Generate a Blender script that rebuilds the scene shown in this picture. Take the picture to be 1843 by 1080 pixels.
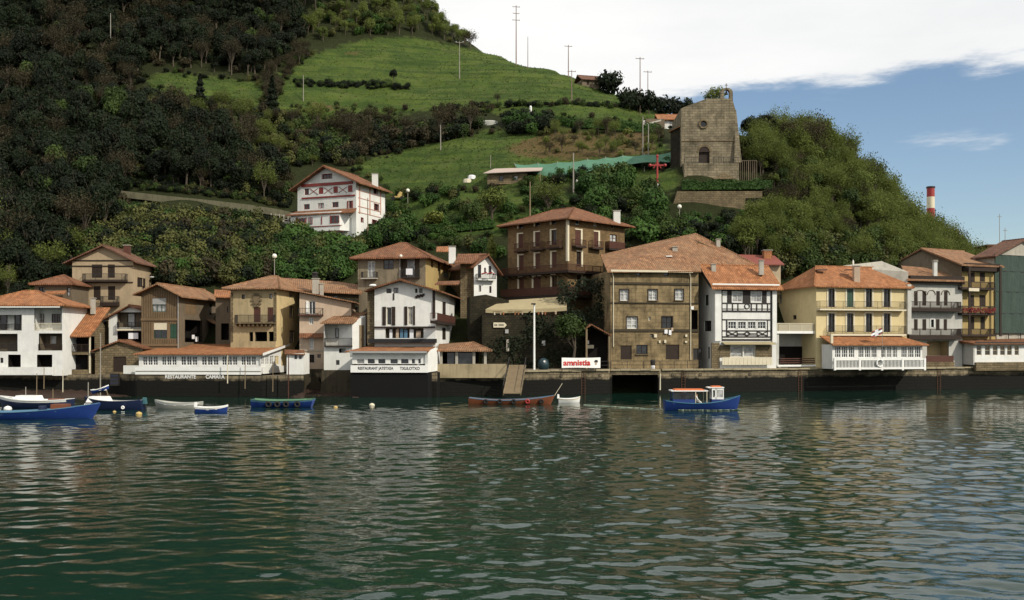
import bpy, math, random
import numpy as np
from mathutils import Vector

for _o in list(bpy.data.objects):
    bpy.data.objects.remove(_o)
SC = bpy.context.scene
COL = SC.collection
R = math.radians
random.seed(7)

# ------------------------------------------------------------------ camera
F, CX, HY, CH = 1792.0, 921.5, 620.0, 5.6        # focal length / centre column / horizon row of the photo, eye height in m
cam_d = bpy.data.cameras.new('camera')
cam = bpy.data.objects.new('camera', cam_d)
COL.objects.link(cam)
cam.location = (0, 0, CH)
cam.rotation_euler = (R(90), 0, 0)
cam_d.sensor_width = 36
cam_d.lens = 36 * F / 1843
cam_d.shift_y = (HY - 540) / 1843
cam_d.clip_start = 0.5
cam_d.clip_end = 6000
SC.camera = cam

# ------------------------------------------------------------------ light
SUN_TO = Vector((0.70, -0.57, 0.64)).normalized()   # direction towards the sun
SUN_STR, SUN_ANG = 3.3, 1.0
SKY_STR = 0.10
CLOUD = 7.9
EXPOSURE = 0.26
sun_d = bpy.data.lights.new('sun', 'SUN')
sun = bpy.data.objects.new('sun', sun_d)
COL.objects.link(sun)
sun_d.energy = SUN_STR
sun_d.angle = R(SUN_ANG)
sun_d.color = (1.0, 0.93, 0.80)
sun.rotation_euler = (-SUN_TO).to_track_quat('-Z', 'Y').to_euler()
sun.location = (40, -30, 60)

world = bpy.data.worlds.new('World')
SC.world = world
world.use_nodes = True


def build_world():
    nt = world.node_tree
    N, L = nt.nodes, nt.links
    N.clear()
    out = N.new('ShaderNodeOutputWorld')
    bg = N.new('ShaderNodeBackground')
    bg.inputs[1].default_value = SKY_STR
    L.new(bg.outputs[0], out.inputs[0])
    sky = N.new('ShaderNodeTexSky')
    sky.sky_type = 'NISHITA'
    sky.sun_disc = False
    sky.sun_elevation = math.asin(SUN_TO.z)
    sky.sun_rotation = math.atan2(SUN_TO.x, SUN_TO.y)
    sky.air_density = 1.0
    sky.dust_density = 0.4
    sky.ozone_density = 1.6
    tc = N.new('ShaderNodeTexCoord')
    sep = N.new('ShaderNodeSeparateXYZ')
    L.new(tc.outputs['Generated'], sep.inputs[0])

    def m(op, a, b=None, clamp=False):
        n = N.new('ShaderNodeMath')
        n.operation = op
        n.use_clamp = clamp
        for i, v in enumerate((a, b)):
            if v is None:
                continue
            if isinstance(v, (int, float)):
                n.inputs[i].default_value = v
            else:
                L.new(v, n.inputs[i])
        return n.outputs[0]
    z = m('MAXIMUM', sep.outputs[2], 0.03)
    cx, cy = m('DIVIDE', sep.outputs[0], z), m('DIVIDE', sep.outputs[1], z)   # point of a flat cloud layer
    comb = N.new('ShaderNodeCombineXYZ')
    L.new(cx, comb.inputs[0])
    L.new(cy, comb.inputs[1])

    def noise(scale, detail, rough, off):
        mp = N.new('ShaderNodeMapping')
        mp.inputs['Location'].default_value = off
        L.new(comb.outputs[0], mp.inputs[0])
        n = N.new('ShaderNodeTexNoise')
        n.inputs['Scale'].default_value = scale
        n.inputs['Detail'].default_value = detail
        n.inputs['Roughness'].default_value = rough
        L.new(mp.outputs[0], n.inputs['Vector'])
        return n.outputs[0]

    def sstep(v, a, b):
        r = N.new('ShaderNodeMapRange')
        r.interpolation_type = 'SMOOTHERSTEP'
        r.inputs['From Min'].default_value = a
        r.inputs['From Max'].default_value = b
        L.new(v, r.inputs['Value'])
        return r.outputs[0]
    # a cloud bank overhead whose front edge lies ahead and to the right of the viewer
    front = m('ADD', m('MULTIPLY', cx, 0.635), m('MULTIPLY', cy, 0.773))
    edge = m('SUBTRACT', m('ADD', 3.72, m('MULTIPLY', m('SUBTRACT', noise(1.1, 6, 0.62, (3.1, 1.7, 0)), 0.5), 2.1)), front)
    bank = sstep(edge, -0.18, 0.32)
    fluff = sstep(noise(0.62, 7, 0.58, (9.4, 2.2, 0)), 0.56, 0.74)
    mask = m('MAXIMUM', bank, m('MULTIPLY', fluff, 0.85), True)
    tone = noise(0.9, 5, 0.55, (0.3, 5.5, 0))
    mixc = N.new('ShaderNodeMix')
    mixc.data_type = 'RGBA'
    L.new(tone, mixc.inputs['Factor'])
    mixc.inputs['A'].default_value = (CLOUD * 0.80, CLOUD * 0.83, CLOUD * 0.86, 1)
    mixc.inputs['B'].default_value = (CLOUD * 1.22, CLOUD * 1.20, CLOUD * 1.16, 1)
    mix = N.new('ShaderNodeMix')
    mix.data_type = 'RGBA'
    L.new(mask, mix.inputs['Factor'])
    L.new(sky.outputs[0], mix.inputs['A'])
    L.new(mixc.outputs['Result'], mix.inputs['B'])
    L.new(mix.outputs['Result'], bg.inputs[0])


build_world()
SC.view_settings.view_transform = 'Standard'
SC.view_settings.look = 'None'
SC.view_settings.gamma = 1.0
SC.view_settings.exposure = EXPOSURE
SC.view_settings.use_curve_mapping = False
SC.cycles.max_bounces = 6
SC.cycles.diffuse_bounces = 2
SC.cycles.glossy_bounces = 3
SC.cycles.transparent_max_bounces = 4
SC.cycles.caustics_reflective = False
SC.cycles.caustics_refractive = False
SC.cycles.sample_clamp_indirect = 6.0
try:
    SC.cycles.use_denoising = True
    SC.cycles.denoiser = 'OPENIMAGEDENOISE'
except Exception:
    pass
# ------------------------------------------------------------------ helpers
def W(px, py, Y):
    """the point at depth Y that the photo shows at column px, row py"""
    return Vector(((px - CX) / F * Y, Y, CH - (py - HY) / F * Y))


def XA(px, Y):
    return (px - CX) / F * Y


def ZA(py, Y):
    return CH - (py - HY) / F * Y


def water_depth(py):
    return CH * F / (py - HY)


class MB:
    """collects faces in world coordinates; build() links them as one mesh object"""

    def __init__(self):
        self.v, self.f, self.mi = [], [], []

    def poly(self, pts, mi=0):
        b = len(self.v)
        self.v += [tuple(p) for p in pts]
        self.f.append(tuple(range(b, b + len(pts))))
        self.mi.append(mi)
        return self

    def faces(self, pts, fs, mi=0):
        b = len(self.v)
        self.v += [tuple(p) for p in pts]
        for f in fs:
            self.f.append(tuple(b + i for i in f))
            self.mi.append(mi)
        return self

    def hexa(self, p, mi=0):
        """p: bottom ring of 4 (counter-clockwise from above), top ring of 4"""
        return self.faces(p, [(3, 2, 1, 0), (4, 5, 6, 7), (0, 1, 5, 4), (1, 2, 6, 5), (2, 3, 7, 6), (3, 0, 4, 7)], mi)

    def box(self, c, s, ax=None, mi=0):
        ax = ax or (Vector((1, 0, 0)), Vector((0, 1, 0)), Vector((0, 0, 1)))
        a, b, d = ax[0] * (s[0] / 2), ax[1] * (s[1] / 2), ax[2] * (s[2] / 2)
        c = Vector(c)
        return self.hexa([c - a - b - d, c + a - b - d, c + a + b - d, c - a + b - d,
                          c - a - b + d, c + a - b + d, c + a + b + d, c - a + b + d], mi)

    def bar(self, p, q, w, h=None, up=None, mi=0):
        p, q = Vector(p), Vector(q)
        h = h or w
        d = (q - p)
        ln = d.length
        if ln < 1e-6:
            return self
        d /= ln
        up = up or Vector((0, 0, 1))
        if abs(d.dot(up)) > 0.98:
            up = Vector((0, 1, 0))
        s = d.cross(up).normalized()
        t = s.cross(d).normalized()
        return self.box((p + q) / 2, (ln, w, h), (d, -s, t), mi)

    def tube(self, p, q, r0, r1=None, n=8, mi=0, cap=True):
        p, q = Vector(p), Vector(q)
        r1 = r0 if r1 is None else r1
        d = (q - p).normalized()
        up = Vector((0, 0, 1)) if abs(d.z) < 0.95 else Vector((1, 0, 0))
        s = d.cross(up).normalized()
        t = d.cross(s).normalized()
        ring = []
        for c, r in ((p, r0), (q, r1)):
            ring += [c + s * (r * math.cos(2 * math.pi * i / n)) + t * (r * math.sin(2 * math.pi * i / n)) for i in range(n)]
        fs = [(i, i + n, (i + 1) % n + n, (i + 1) % n) for i in range(n)]
        if cap:
            fs += [tuple(range(n)), tuple(range(2 * n - 1, n - 1, -1))]
        return self.faces(ring, fs, mi)

    def lathe(self, c, prof, n=12, mi=0):
        """prof: (radius, height) pairs"""
        c = Vector(c)
        pts, fs = [], []
        for r, h in prof:
            pts += [c + Vector((r * math.cos(2 * math.pi * i / n), r * math.sin(2 * math.pi * i / n), h)) for i in range(n)]
        for k in range(len(prof) - 1):
            fs += [(k * n + i, k * n + (i + 1) % n, (k + 1) * n + (i + 1) % n, (k + 1) * n + i) for i in range(n)]
        return self.faces(pts, fs, mi)

    def prism(self, pts, off, mi=0):
        """closed prism: polygon pts extruded by off"""
        pts = [Vector(p) for p in pts]
        n = len(pts)
        off = Vector(off)
        nn = newell(pts)
        if nn.dot(off) > 0:
            pts = pts[::-1]
        al = pts + [p + off for p in pts]
        fs = [tuple(range(n)), tuple(range(2 * n - 1, n - 1, -1))]
        fs += [(i, i + n, (i + 1) % n + n, (i + 1) % n) for i in range(n)]
        return self.faces(al, fs, mi)

    def ring(self, c, r, rr, axis, n=14, m=6, mi=0):
        c = Vector(c)
        axis = axis.normalized()
        up = Vector((0, 0, 1)) if abs(axis.z) < 0.9 else Vector((1, 0, 0))
        s = axis.cross(up).normalized()
        t = axis.cross(s)
        pts, fs = [], []
        for i in range(n):
            a = 2 * math.pi * i / n
            o = s * math.cos(a) + t * math.sin(a)
            for j in range(m):
                b = 2 * math.pi * j / m
                pts.append(c + o * (r + rr * math.cos(b)) + axis * (rr * math.sin(b)))
        for i in range(n):
            for j in range(m):
                fs.append((i * m + j, i * m + (j + 1) % m, ((i + 1) % n) * m + (j + 1) % m, ((i + 1) % n) * m + j))
        return self.faces(pts, fs, mi)

    def build(self, name, mats, parent=None, smooth=False, stuff=False, **props):
        org = Vector((0, 0, 0))
        p = parent
        while p is not None:
            org = org + p.location
            p = p.parent
        if not isinstance(mats, (list, tuple)):
            mats = [mats]
        o = mesh_object(name, [(a - org.x, b - org.y, c - org.z) for a, b, c in self.v], self.f, mats, self.mi, parent, smooth)
        if stuff:
            o['kind'] = 'stuff'
        for k, v in props.items():
            o[k] = v
        return o


def newell(pts):
    n = Vector((0, 0, 0))
    for i in range(len(pts)):
        a, b = pts[i], pts[(i + 1) % len(pts)]
        n += Vector(((a.y - b.y) * (a.z + b.z), (a.z - b.z) * (a.x + b.x), (a.x - b.x) * (a.y + b.y)))
    return n


def mesh_object(name, v, f, mats, mi=None, parent=None, smooth=False, uv=True):
    me = bpy.data.meshes.new(name)
    me.from_pydata(v, [], f)
    for m_ in mats:
        me.materials.append(m_)
    n = len(me.polygons)
    if mi is not None and any(mi):
        me.polygons.foreach_set('material_index', mi)
    if smooth:
        me.polygons.foreach_set('use_smooth', [True] * n)
    if uv and n:
        # metres along the horizontal and up the slope of each face
        lay = me.uv_layers.new(name='UVMap')
        nl = len(me.loops)
        nor = np.empty(n * 3)
        me.polygons.foreach_get('normal', nor)
        nor = nor.reshape(n, 3)
        tot = np.empty(n, int)
        me.polygons.foreach_get('loop_total', tot)
        vi = np.empty(nl, int)
        me.loops.foreach_get('vertex_index', vi)
        co = np.empty(len(me.vertices) * 3)
        me.vertices.foreach_get('co', co)
        co = co.reshape(-1, 3)
        ln = np.repeat(nor, tot, axis=0)
        t = np.stack([-ln[:, 1], ln[:, 0], np.zeros(nl)], 1)
        tl = np.linalg.norm(t, axis=1)
        t[tl < 0.05] = (1, 0, 0)
        t /= np.linalg.norm(t, axis=1)[:, None]
        b = np.cross(ln, t)
        p = co[vi]
        lay.data.foreach_set('uv', np.stack([(p * t).sum(1), (p * b).sum(1)], 1).ravel())
    o = bpy.data.objects.new(name, me)
    COL.objects.link(o)
    if parent is not None:
        o.parent = parent
    return o


def thing(name, loc, label, cat, group=None):
    o = bpy.data.objects.new(name, None)
    o.empty_display_size = 0.3
    COL.objects.link(o)
    o.location = loc
    tag(o, label, cat, group)
    return o


def tag(o, label, cat, group=None):
    o['label'] = label
    o['category'] = cat
    if group:
        o['group'] = group
    return o


def copy_tree(o, parent=None):
    c = o.copy()
    COL.objects.link(c)
    if parent is not None:
        c.parent = parent
    for ch in list(o.children):
        copy_tree(ch, c)
    return c


def text(name, s, mat, parent, origin, xdir, ydir, size, width=None, bold=0.0):
    cu = bpy.data.curves.new(name, 'FONT')
    cu.body = s
    cu.size = size
    cu.extrude = 0.008
    cu.offset = bold
    tmp = bpy.data.objects.new(name, cu)
    COL.objects.link(tmp)
    bpy.context.view_layer.update()
    me = bpy.data.meshes.new_from_object(tmp.evaluated_get(bpy.context.evaluated_depsgraph_get()))
    bpy.data.objects.remove(tmp)
    me.materials.clear()
    me.materials.append(mat)
    n = len(me.vertices)
    co = np.empty(n * 3)
    me.vertices.foreach_get('co', co)
    co = co.reshape(n, 3)
    k = width / max(co[:, 0].max() - co[:, 0].min(), 1e-3) if width else 1.0
    x, y = Vector(xdir).normalized(), Vector(ydir).normalized()
    z = x.cross(y)
    org = Vector(origin)
    p = parent
    while p is not None:
        org = org - p.location
        p = p.parent
    w = np.outer(co[:, 0] * k, np.array(x)) + np.outer(co[:, 1], np.array(y)) + np.outer(co[:, 2], np.array(z)) + np.array(org)
    me.vertices.foreach_set('co', w.ravel())
    o = bpy.data.objects.new(name, me)
    COL.objects.link(o)
    o.parent = parent
    return o


# ------------------------------------------------------------------ materials
MATS = {}


class NT:
    def __init__(self, name):
        self.m = bpy.data.materials.new(name)
        self.m.use_nodes = True
        self.t = self.m.node_tree
        self.t.nodes.clear()
        self.out = self.t.nodes.new('ShaderNodeOutputMaterial')
        self.b = self.t.nodes.new('ShaderNodeBsdfPrincipled')
        self.t.links.new(self.b.outputs[0], self.out.inputs[0])

    def n(self, ty, **kw):
        o = self.t.nodes.new(ty)
        for k, v in kw.items():
            setattr(o, k, v)
        return o

    def l(self, a, b):
        self.t.links.new(a, b)

    def set(self, node, **kw):
        for k, v in kw.items():
            s = node.inputs[k.replace('_', ' ')]
            if hasattr(v, 'is_output'):
                self.l(v, s)
            else:
                s.default_value = v
        return node

    def uv(self, sx=1, sy=1, sz=1, coord='UV', rot=0):
        tc = self.n('ShaderNodeTexCoord')
        mp = self.n('ShaderNodeMapping')
        mp.inputs['Scale'].default_value = (sx, sy, sz)
        mp.inputs['Rotation'].default_value = (0, 0, rot)
        self.l(tc.outputs[coord], mp.inputs[0])
        return mp.outputs[0]

    def pos(self, sx=1, sy=1, sz=1):
        g = self.n('ShaderNodeNewGeometry')
        mp = self.n('ShaderNodeMapping')
        mp.inputs['Scale'].default_value = (sx, sy, sz)
        self.l(g.outputs['Position'], mp.inputs[0])
        return mp.outputs[0]

    def noise(self, vec, scale, detail=4, rough=0.55):
        o = self.n('ShaderNodeTexNoise')
        o.inputs['Scale'].default_value = scale
        o.inputs['Detail'].default_value = detail
        o.inputs['Roughness'].default_value = rough
        self.l(vec, o.inputs['Vector'])
        return o.outputs[0]

    def ramp(self, fac, stops, interp='LINEAR'):
        o = self.n('ShaderNodeValToRGB')
        cr = o.color_ramp
        cr.interpolation = interp
        while len(cr.elements) < len(stops):
            cr.elements.new(0.5)
        for e, (p, c) in zip(cr.elements, stops):
            e.position = p
            c = (c, c, c) if isinstance(c, (int, float)) else c
            e.color = (*c, 1)
        self.l(fac, o.inputs[0])
        return o.outputs[0]

    def mix(self, fac, a, b, blend='MIX'):
        o = self.n('ShaderNodeMix')
        o.data_type = 'RGBA'
        o.blend_type = blend
        for s, v in (('Factor', fac), ('A', a), ('B', b)):
            k = o.inputs[s]
            if hasattr(v, 'is_output'):
                self.l(v, k)
            elif s == 'Factor':
                k.default_value = v
            else:
                k.default_value = (*v, 1) if len(v) == 3 else v
        return o.outputs['Result']

    def math(self, op, a, b=None, clamp=False):
        o = self.n('ShaderNodeMath')
        o.operation = op
        o.use_clamp = clamp
        for i, v in enumerate((a, b)):
            if v is None:
                continue
            if hasattr(v, 'is_output'):
                self.l(v, o.inputs[i])
            else:
                o.inputs[i].default_value = v
        return o.outputs[0]

    def bump(self, h, strength=0.4, dist=0.05):
        o = self.n('ShaderNodeBump')
        o.inputs['Strength'].default_value = strength
        o.inputs['Distance'].default_value = dist
        self.l(h, o.inputs['Height'])
        self.l(o.outputs[0], self.b.inputs['Normal'])

    def done(self, col, rough=0.8, spec=0.3, **kw):
        self.set(self.b, Base_Color=col if hasattr(col, 'is_output') else (*col, 1), Roughness=rough)
        self.b.inputs['Specular IOR Level'].default_value = spec
        return self.m


def sc(c, k):
    return tuple(x * k for x in c)


def plaster(name, col, dirt=0.5, dark=0.45, rough=0.85, streak=1.0, hue=(0.9, 0.95, 0.9)):
    """painted render with patchy fading, run-off streaks and stains"""
    t = NT(name)
    big = t.noise(t.uv(), 0.45, 5, 0.6)
    fine = t.noise(t.uv(), 6, 4, 0.6)
    st = t.noise(t.uv(3.2, 0.22), 1.0, 5, 0.65)
    c = t.mix(t.ramp(big, [(0.35, 0.0), (0.7, 1.0)]), sc(col, 0.86), sc(col, 1.06))
    stain = tuple(a * dark * h for a, h in zip(col, hue))
    c = t.mix(t.math('MULTIPLY', t.ramp(st, [(0.48, 0.0), (0.75, 1.0)]), dirt * streak), c, stain)
    patch = t.noise(t.pos(), 0.8, 6, 0.7)
    c = t.mix(t.math('MULTIPLY', t.ramp(patch, [(0.52, 0.0), (0.66, 1.0)]), dirt * 0.8), c, stain)
    c = t.mix(t.math('MULTIPLY', fine, 0.25), c, sc(col, 0.7))
    t.bump(t.math('ADD', fine, t.math('MULTIPLY', big, 1.5)), 0.25, 0.03)
    return t.done(c, rough, 0.25)


def stone(name, c1, c2, mortar, bw=0.55, bh=0.28, dirt=0.4, dark=(0.03, 0.028, 0.02), bump=0.7):
    t = NT(name)
    uv = t.uv()
    wob = t.mix(0.05, uv, t.n('ShaderNodeTexNoise').outputs['Color'])
    br = t.n('ShaderNodeTexBrick')
    br.inputs['Scale'].default_value = 1.0
    br.inputs['Brick Width'].default_value = bw
    br.inputs['Row Height'].default_value = bh
    br.inputs['Mortar Size'].default_value = 0.022
    br.inputs['Mortar Smooth'].default_value = 0.4
    br.inputs['Color1'].default_value = (*c1, 1)
    br.inputs['Color2'].default_value = (*c2, 1)
    br.inputs['Mortar'].default_value = (*mortar, 1)
    t.l(wob, br.inputs['Vector'])
    patch = t.noise(t.pos(), 0.55, 6, 0.68)
    st = t.noise(t.uv(2.0, 0.25), 0.9, 5, 0.65)
    fine = t.noise(uv, 5, 5, 0.65)
    c = t.mix(t.math('MULTIPLY', t.ramp(patch, [(0.42, 0.0), (0.68, 1.0)]), dirt), br.outputs['Color'], dark)
    c = t.mix(t.math('MULTIPLY', t.ramp(st, [(0.5, 0.0), (0.75, 1.0)]), dirt), c, dark)
    c = t.mix(0.55, c, t.ramp(fine, [(0.25, sc(c1, 0.45)), (0.75, sc(c2, 1.35))]), 'OVERLAY')
    t.bump(t.math('ADD', t.math('MULTIPLY', br.outputs['Fac'], -1.0), t.math('MULTIPLY', fine, 0.6)), bump, 0.05)
    return t.done(c, 0.9, 0.2)


def rooftile(name, c1, c2, c3, lichen=0.25, bump=0.9):
    """rows of half-round clay tiles running down the slope, each tile its own tone"""
    t = NT(name)
    uv = t.uv()
    sep = t.n('ShaderNodeSeparateXYZ')
    t.l(uv, sep.inputs[0])
    u = t.math('DIVIDE', sep.outputs[0], 0.24)
    v = t.math('DIVIDE', sep.outputs[1], 0.42)
    cell = t.n('ShaderNodeCombineXYZ')
    t.l(t.math('FLOOR', u), cell.inputs[0])
    t.l(t.math('FLOOR', v), cell.inputs[1])
    wn = t.n('ShaderNodeTexWhiteNoise')
    wn.noise_dimensions = '2D'
    t.l(cell.outputs[0], wn.inputs['Vector'])
    fu = t.math('FRACT', u)
    prof = t.math('SINE', t.math('MULTIPLY', fu, math.pi))
    step = t.math('FRACT', v)
    patch = t.noise(t.pos(), 0.5, 5, 0.65)
    fine = t.noise(t.pos(), 3.0, 4, 0.6)
    blot = t.noise(t.pos(), 1.3, 5, 0.7)
    c = t.mix(wn.outputs[0], sc(c1, 1.12), sc(c2, 0.8))
    c = t.mix(t.ramp(blot, [(0.40, 0.0), (0.62, 0.75)]), c, sc(c2, 0.62))
    c = t.mix(t.ramp(blot, [(0.30, 0.6), (0.42, 0.0)]), c, tuple(min(1, x * 1.08 + 0.035) for x in c1))
    c = t.mix(t.math('MULTIPLY', t.ramp(patch, [(0.4, 0.0), (0.7, 1.0)]), 0.65), c, c3)
    c = t.mix(t.math('MULTIPLY', t.ramp(fine, [(0.55, 0.0), (0.75, 1.0)]), lichen), c, (0.10, 0.095, 0.06))
    gap = t.ramp(fu, [(0.0, 0.0), (0.10, 1.0), (0.90, 1.0), (1.0, 0.0)])
    c = t.mix(t.math('MULTIPLY', t.math('SUBTRACT', 1.0, gap), 0.6), c, sc(c3, 0.35))
    h = t.math('ADD', t.math('MULTIPLY', prof, 0.7), t.math('MULTIPLY', t.math('SUBTRACT', 1.0, step), 0.35))
    t.bump(t.math('ADD', h, t.math('MULTIPLY', wn.outputs[0], 0.25)), bump, 0.09)
    return t.done(c, 0.85, 0.25)


def simple(name, col, rough=0.6, var=0.2, scale=3.0, bump=0.1, spec=0.4, metal=0.0, sx=1, sy=1):
    t = NT(name)
    n = t.noise(t.uv(sx, sy), scale, 4, 0.6)
    n2 = t.noise(t.pos(), 0.9, 4, 0.6)
    c = t.mix(n, sc(col, 1 - var), sc(col, 1 + var))
    c = t.mix(t.math('MULTIPLY', t.ramp(n2, [(0.45, 0.0), (0.75, 1.0)]), min(1, var * 1.5)), c, sc(col, 0.55))
    if bump:
        t.bump(n, bump, 0.02)
    t.b.inputs['Metallic'].default_value = metal
    return t.done(c, rough, spec)


def glass(name, col, rough=0.06):
    t = NT(name)
    n = t.noise(t.pos(), 1.7, 2, 0.5)
    c = t.mix(t.ramp(n, [(0.35, 0.0), (0.65, 1.0)]), sc(col, 0.6), sc(col, 1.5))
    t.bump(t.noise(t.pos(), 0.8, 2, 0.5), 0.05, 0.05)
    return t.done(c, rough, 0.5)


def leafmat(name, c1, c2, c3=None, trans=0.25):
    """leaf colour that varies from leaf clump to leaf clump and from plant to plant"""
    t = NT(name)
    oi = t.n('ShaderNodeObjectInfo')
    n = t.noise(t.pos(), 0.9, 4, 0.65)
    n2 = t.noise(t.pos(), 5.0, 2, 0.5)
    f = t.math('ADD', t.math('MULTIPLY', oi.outputs['Random'], 0.55), t.math('MULTIPLY', n, 0.55))
    c = t.mix(t.ramp(f, [(0.2, 0.0), (0.85, 1.0)]), c1, c2)
    if c3:
        n3 = t.noise(t.pos(), 0.12, 3, 0.6)
        c = t.mix(t.ramp(n3, [(0.45, 0.0), (0.65, 0.8)]), c, c3)
    c = t.mix(t.math('MULTIPLY', n2, 0.5), c, sc(c1, 0.45))
    m_ = t.done(c, 0.7, 0.2)
    tr = t.n('ShaderNodeBsdfTranslucent')
    t.l(c, tr.inputs[0])
    mx = t.n('ShaderNodeMixShader')
    mx.inputs[0].default_value = trans
    t.l(t.b.outputs[0], mx.inputs[1])
    t.l(tr.outputs[0], mx.inputs[2])
    t.l(mx.outputs[0], t.out.inputs[0])
    return m_


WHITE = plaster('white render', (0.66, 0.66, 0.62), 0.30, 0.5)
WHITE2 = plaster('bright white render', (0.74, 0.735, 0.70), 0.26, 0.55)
GREYW = plaster('greyish white render', (0.50, 0.49, 0.45), 0.45, 0.55)
TAN = plaster('tan render', (0.40, 0.31, 0.20), 0.45, 0.5)
OCHRE = plaster('ochre render', (0.42, 0.33, 0.19), 0.6, 0.42)
PINK = plaster('pink beige render', (0.50, 0.38, 0.28), 0.35, 0.6)
BEIGE = plaster('beige render', (0.46, 0.37, 0.25), 0.4, 0.55)
YELLOW = plaster('yellow render', (0.66, 0.54, 0.30), 0.24, 0.62, streak=0.8)
OLDYEL = plaster('old yellow render', (0.42, 0.31, 0.13), 0.4, 0.5)
GREYOLD = plaster('weathered grey render', (0.23, 0.19, 0.13), 0.75, 0.4)
STUCCO = plaster('brown grey render', (0.16, 0.125, 0.085), 0.6, 0.5)
CONC = plaster('pale concrete', (0.42, 0.39, 0.33), 0.5, 0.5)
STONE_T = stone('brown rubble stone', (0.30, 0.215, 0.115), (0.20, 0.145, 0.08), (0.26, 0.20, 0.12), 0.42, 0.24, 0.35, (0.06, 0.045, 0.025))
STONE_S = stone('sandstone front with black stains', (0.37, 0.30, 0.185), (0.29, 0.235, 0.145), (0.2, 0.165, 0.11), 0.9, 0.42, 0.7, (0.036, 0.029, 0.019), 0.3)
STONE_C = stone('pale ashlar stone', (0.37, 0.325, 0.24), (0.25, 0.22, 0.16), (0.11, 0.10, 0.075), 0.75, 0.36, 0.65, (0.055, 0.05, 0.036))
STONE_G = stone('grey rubble stone', (0.33, 0.27, 0.175), (0.21, 0.175, 0.115), (0.12, 0.10, 0.07), 0.45, 0.25, 0.45, (0.05, 0.042, 0.028))
STONE_D = stone('dark mossy rubble', (0.085, 0.07, 0.042), (0.045, 0.04, 0.025), (0.03, 0.028, 0.018), 0.45, 0.26, 0.6, (0.014, 0.016, 0.008))
TILE_O = rooftile('orange clay tiles', (0.41, 0.17, 0.068), (0.29, 0.115, 0.048), (0.34, 0.165, 0.08), 0.3)
TILE_R = rooftile('red brown clay tiles', (0.26, 0.108, 0.050), (0.17, 0.07, 0.036), (0.21, 0.108, 0.058), 0.4)
TILE_B = rooftile('faded pinkish clay tiles', (0.34, 0.175, 0.088), (0.23, 0.112, 0.058), (0.28, 0.175, 0.10), 0.45)
TILE_D = rooftile('dark weathered tiles', (0.19, 0.085, 0.05), (0.13, 0.06, 0.04), (0.17, 0.10, 0.065), 0.4)
DARKWOOD = simple('dark stained timber', (0.028, 0.018, 0.013), 0.7, 0.35, 4, 0.2, 0.25, sx=6)
BROWNWOOD = simple('red brown timber', (0.075, 0.028, 0.018), 0.65, 0.35, 4, 0.2, 0.3, sx=6)
REDWOOD = simple('red painted timber', (0.20, 0.022, 0.018), 0.55, 0.25, 3, 0.1, 0.35)
GREYWOOD = simple('silvered brown boards', (0.17, 0.115, 0.065), 0.85, 0.4, 3, 0.3, 0.2, sx=7, sy=0.5)
WOOD = simple('weathered timber', (0.20, 0.15, 0.09), 0.8, 0.3, 3, 0.2, 0.2, sx=5)
WHITEP = simple('white gloss paint', (0.74, 0.74, 0.71), 0.45, 0.08, 2, 0.03, 0.4)
CREAMP = simple('cream paint', (0.60, 0.54, 0.40), 0.5, 0.1, 2, 0.03, 0.4)
GREENP = simple('green paint', (0.02, 0.06, 0.035), 0.5, 0.2)
IRON = simple('black iron', (0.02, 0.018, 0.016), 0.55, 0.3, 5, 0.05, 0.4)
ZINC = simple('grey zinc', (0.32, 0.32, 0.31), 0.5, 0.2, 2, 0.05, 0.5)
GLASS = glass('dark window glass', (0.018, 0.02, 0.022))
GLASSC = glass('window glass with net curtain', (0.30, 0.30, 0.29), 0.15)
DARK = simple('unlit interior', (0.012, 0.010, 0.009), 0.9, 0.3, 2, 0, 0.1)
CLOTHW = simple('white cloth', (0.72, 0.72, 0.74), 0.9, 0.08, 3, 0.2, 0.1)
CANVAS = simple('cream canvas', (0.34, 0.285, 0.17), 0.85, 0.14, 1.2, 0.1, 0.15)
REDP = simple('red paint', (0.28, 0.024, 0.022), 0.5, 0.15)
REDT = simple('red lettering paint', (0.50, 0.02, 0.015), 0.6, 0.1)
BLACKP = simple('black paint', (0.012, 0.012, 0.013), 0.6, 0.2)
SIGNW = simple('white sign board', (0.78, 0.77, 0.74), 0.6, 0.04, 2, 0)
BLUEP = simple('blue boat paint', (0.012, 0.036, 0.17), 0.38, 0.2, 2, 0.04, 0.5)
LBLUEP = simple('light blue boat paint', (0.075, 0.17, 0.26), 0.4, 0.2, 2, 0.04, 0.5)
NAVYP = simple('navy boat paint', (0.012, 0.02, 0.06), 0.4, 0.25, 2, 0.04, 0.5)
BROWNB = simple('varnished brown timber', (0.17, 0.055, 0.025), 0.45, 0.25, 2, 0.05, 0.4)
GREYB = simple('pale grey boat paint', (0.36, 0.36, 0.32), 0.5, 0.2, 2, 0.05, 0.4)
GREENB = simple('sea green deck paint', (0.09, 0.19, 0.11), 0.6, 0.2, 2, 0.05, 0.3)
ORANGEP = simple('orange paint', (0.50, 0.12, 0.03), 0.5, 0.15)
RUBBER = simple('black rubber', (0.012, 0.012, 0.012), 0.8, 0.3)
YELP = simple('yellow plastic', (0.45, 0.32, 0.11), 0.5, 0.15)
POLE = simple('pale grey pole', (0.26, 0.24, 0.20), 0.7, 0.2, 2, 0.05)
POLEP = simple('pinkish timber pole', (0.22, 0.15, 0.12), 0.8, 0.2, 2, 0.05)
BRICK = stone('dull red brick', (0.22, 0.07, 0.045), (0.15, 0.05, 0.035), (0.2, 0.15, 0.12), 0.25, 0.08, 0.2)
GLOBE = simple('opal lamp globe', (0.75, 0.72, 0.62), 0.3, 0.03, 2, 0, 0.5)
# ------------------------------------------------------------------ terrain
TP = []


def tp(px, py, Y):
    p = W(px, py, Y)
    TP.append((p.x, p.y, p.z))


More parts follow.
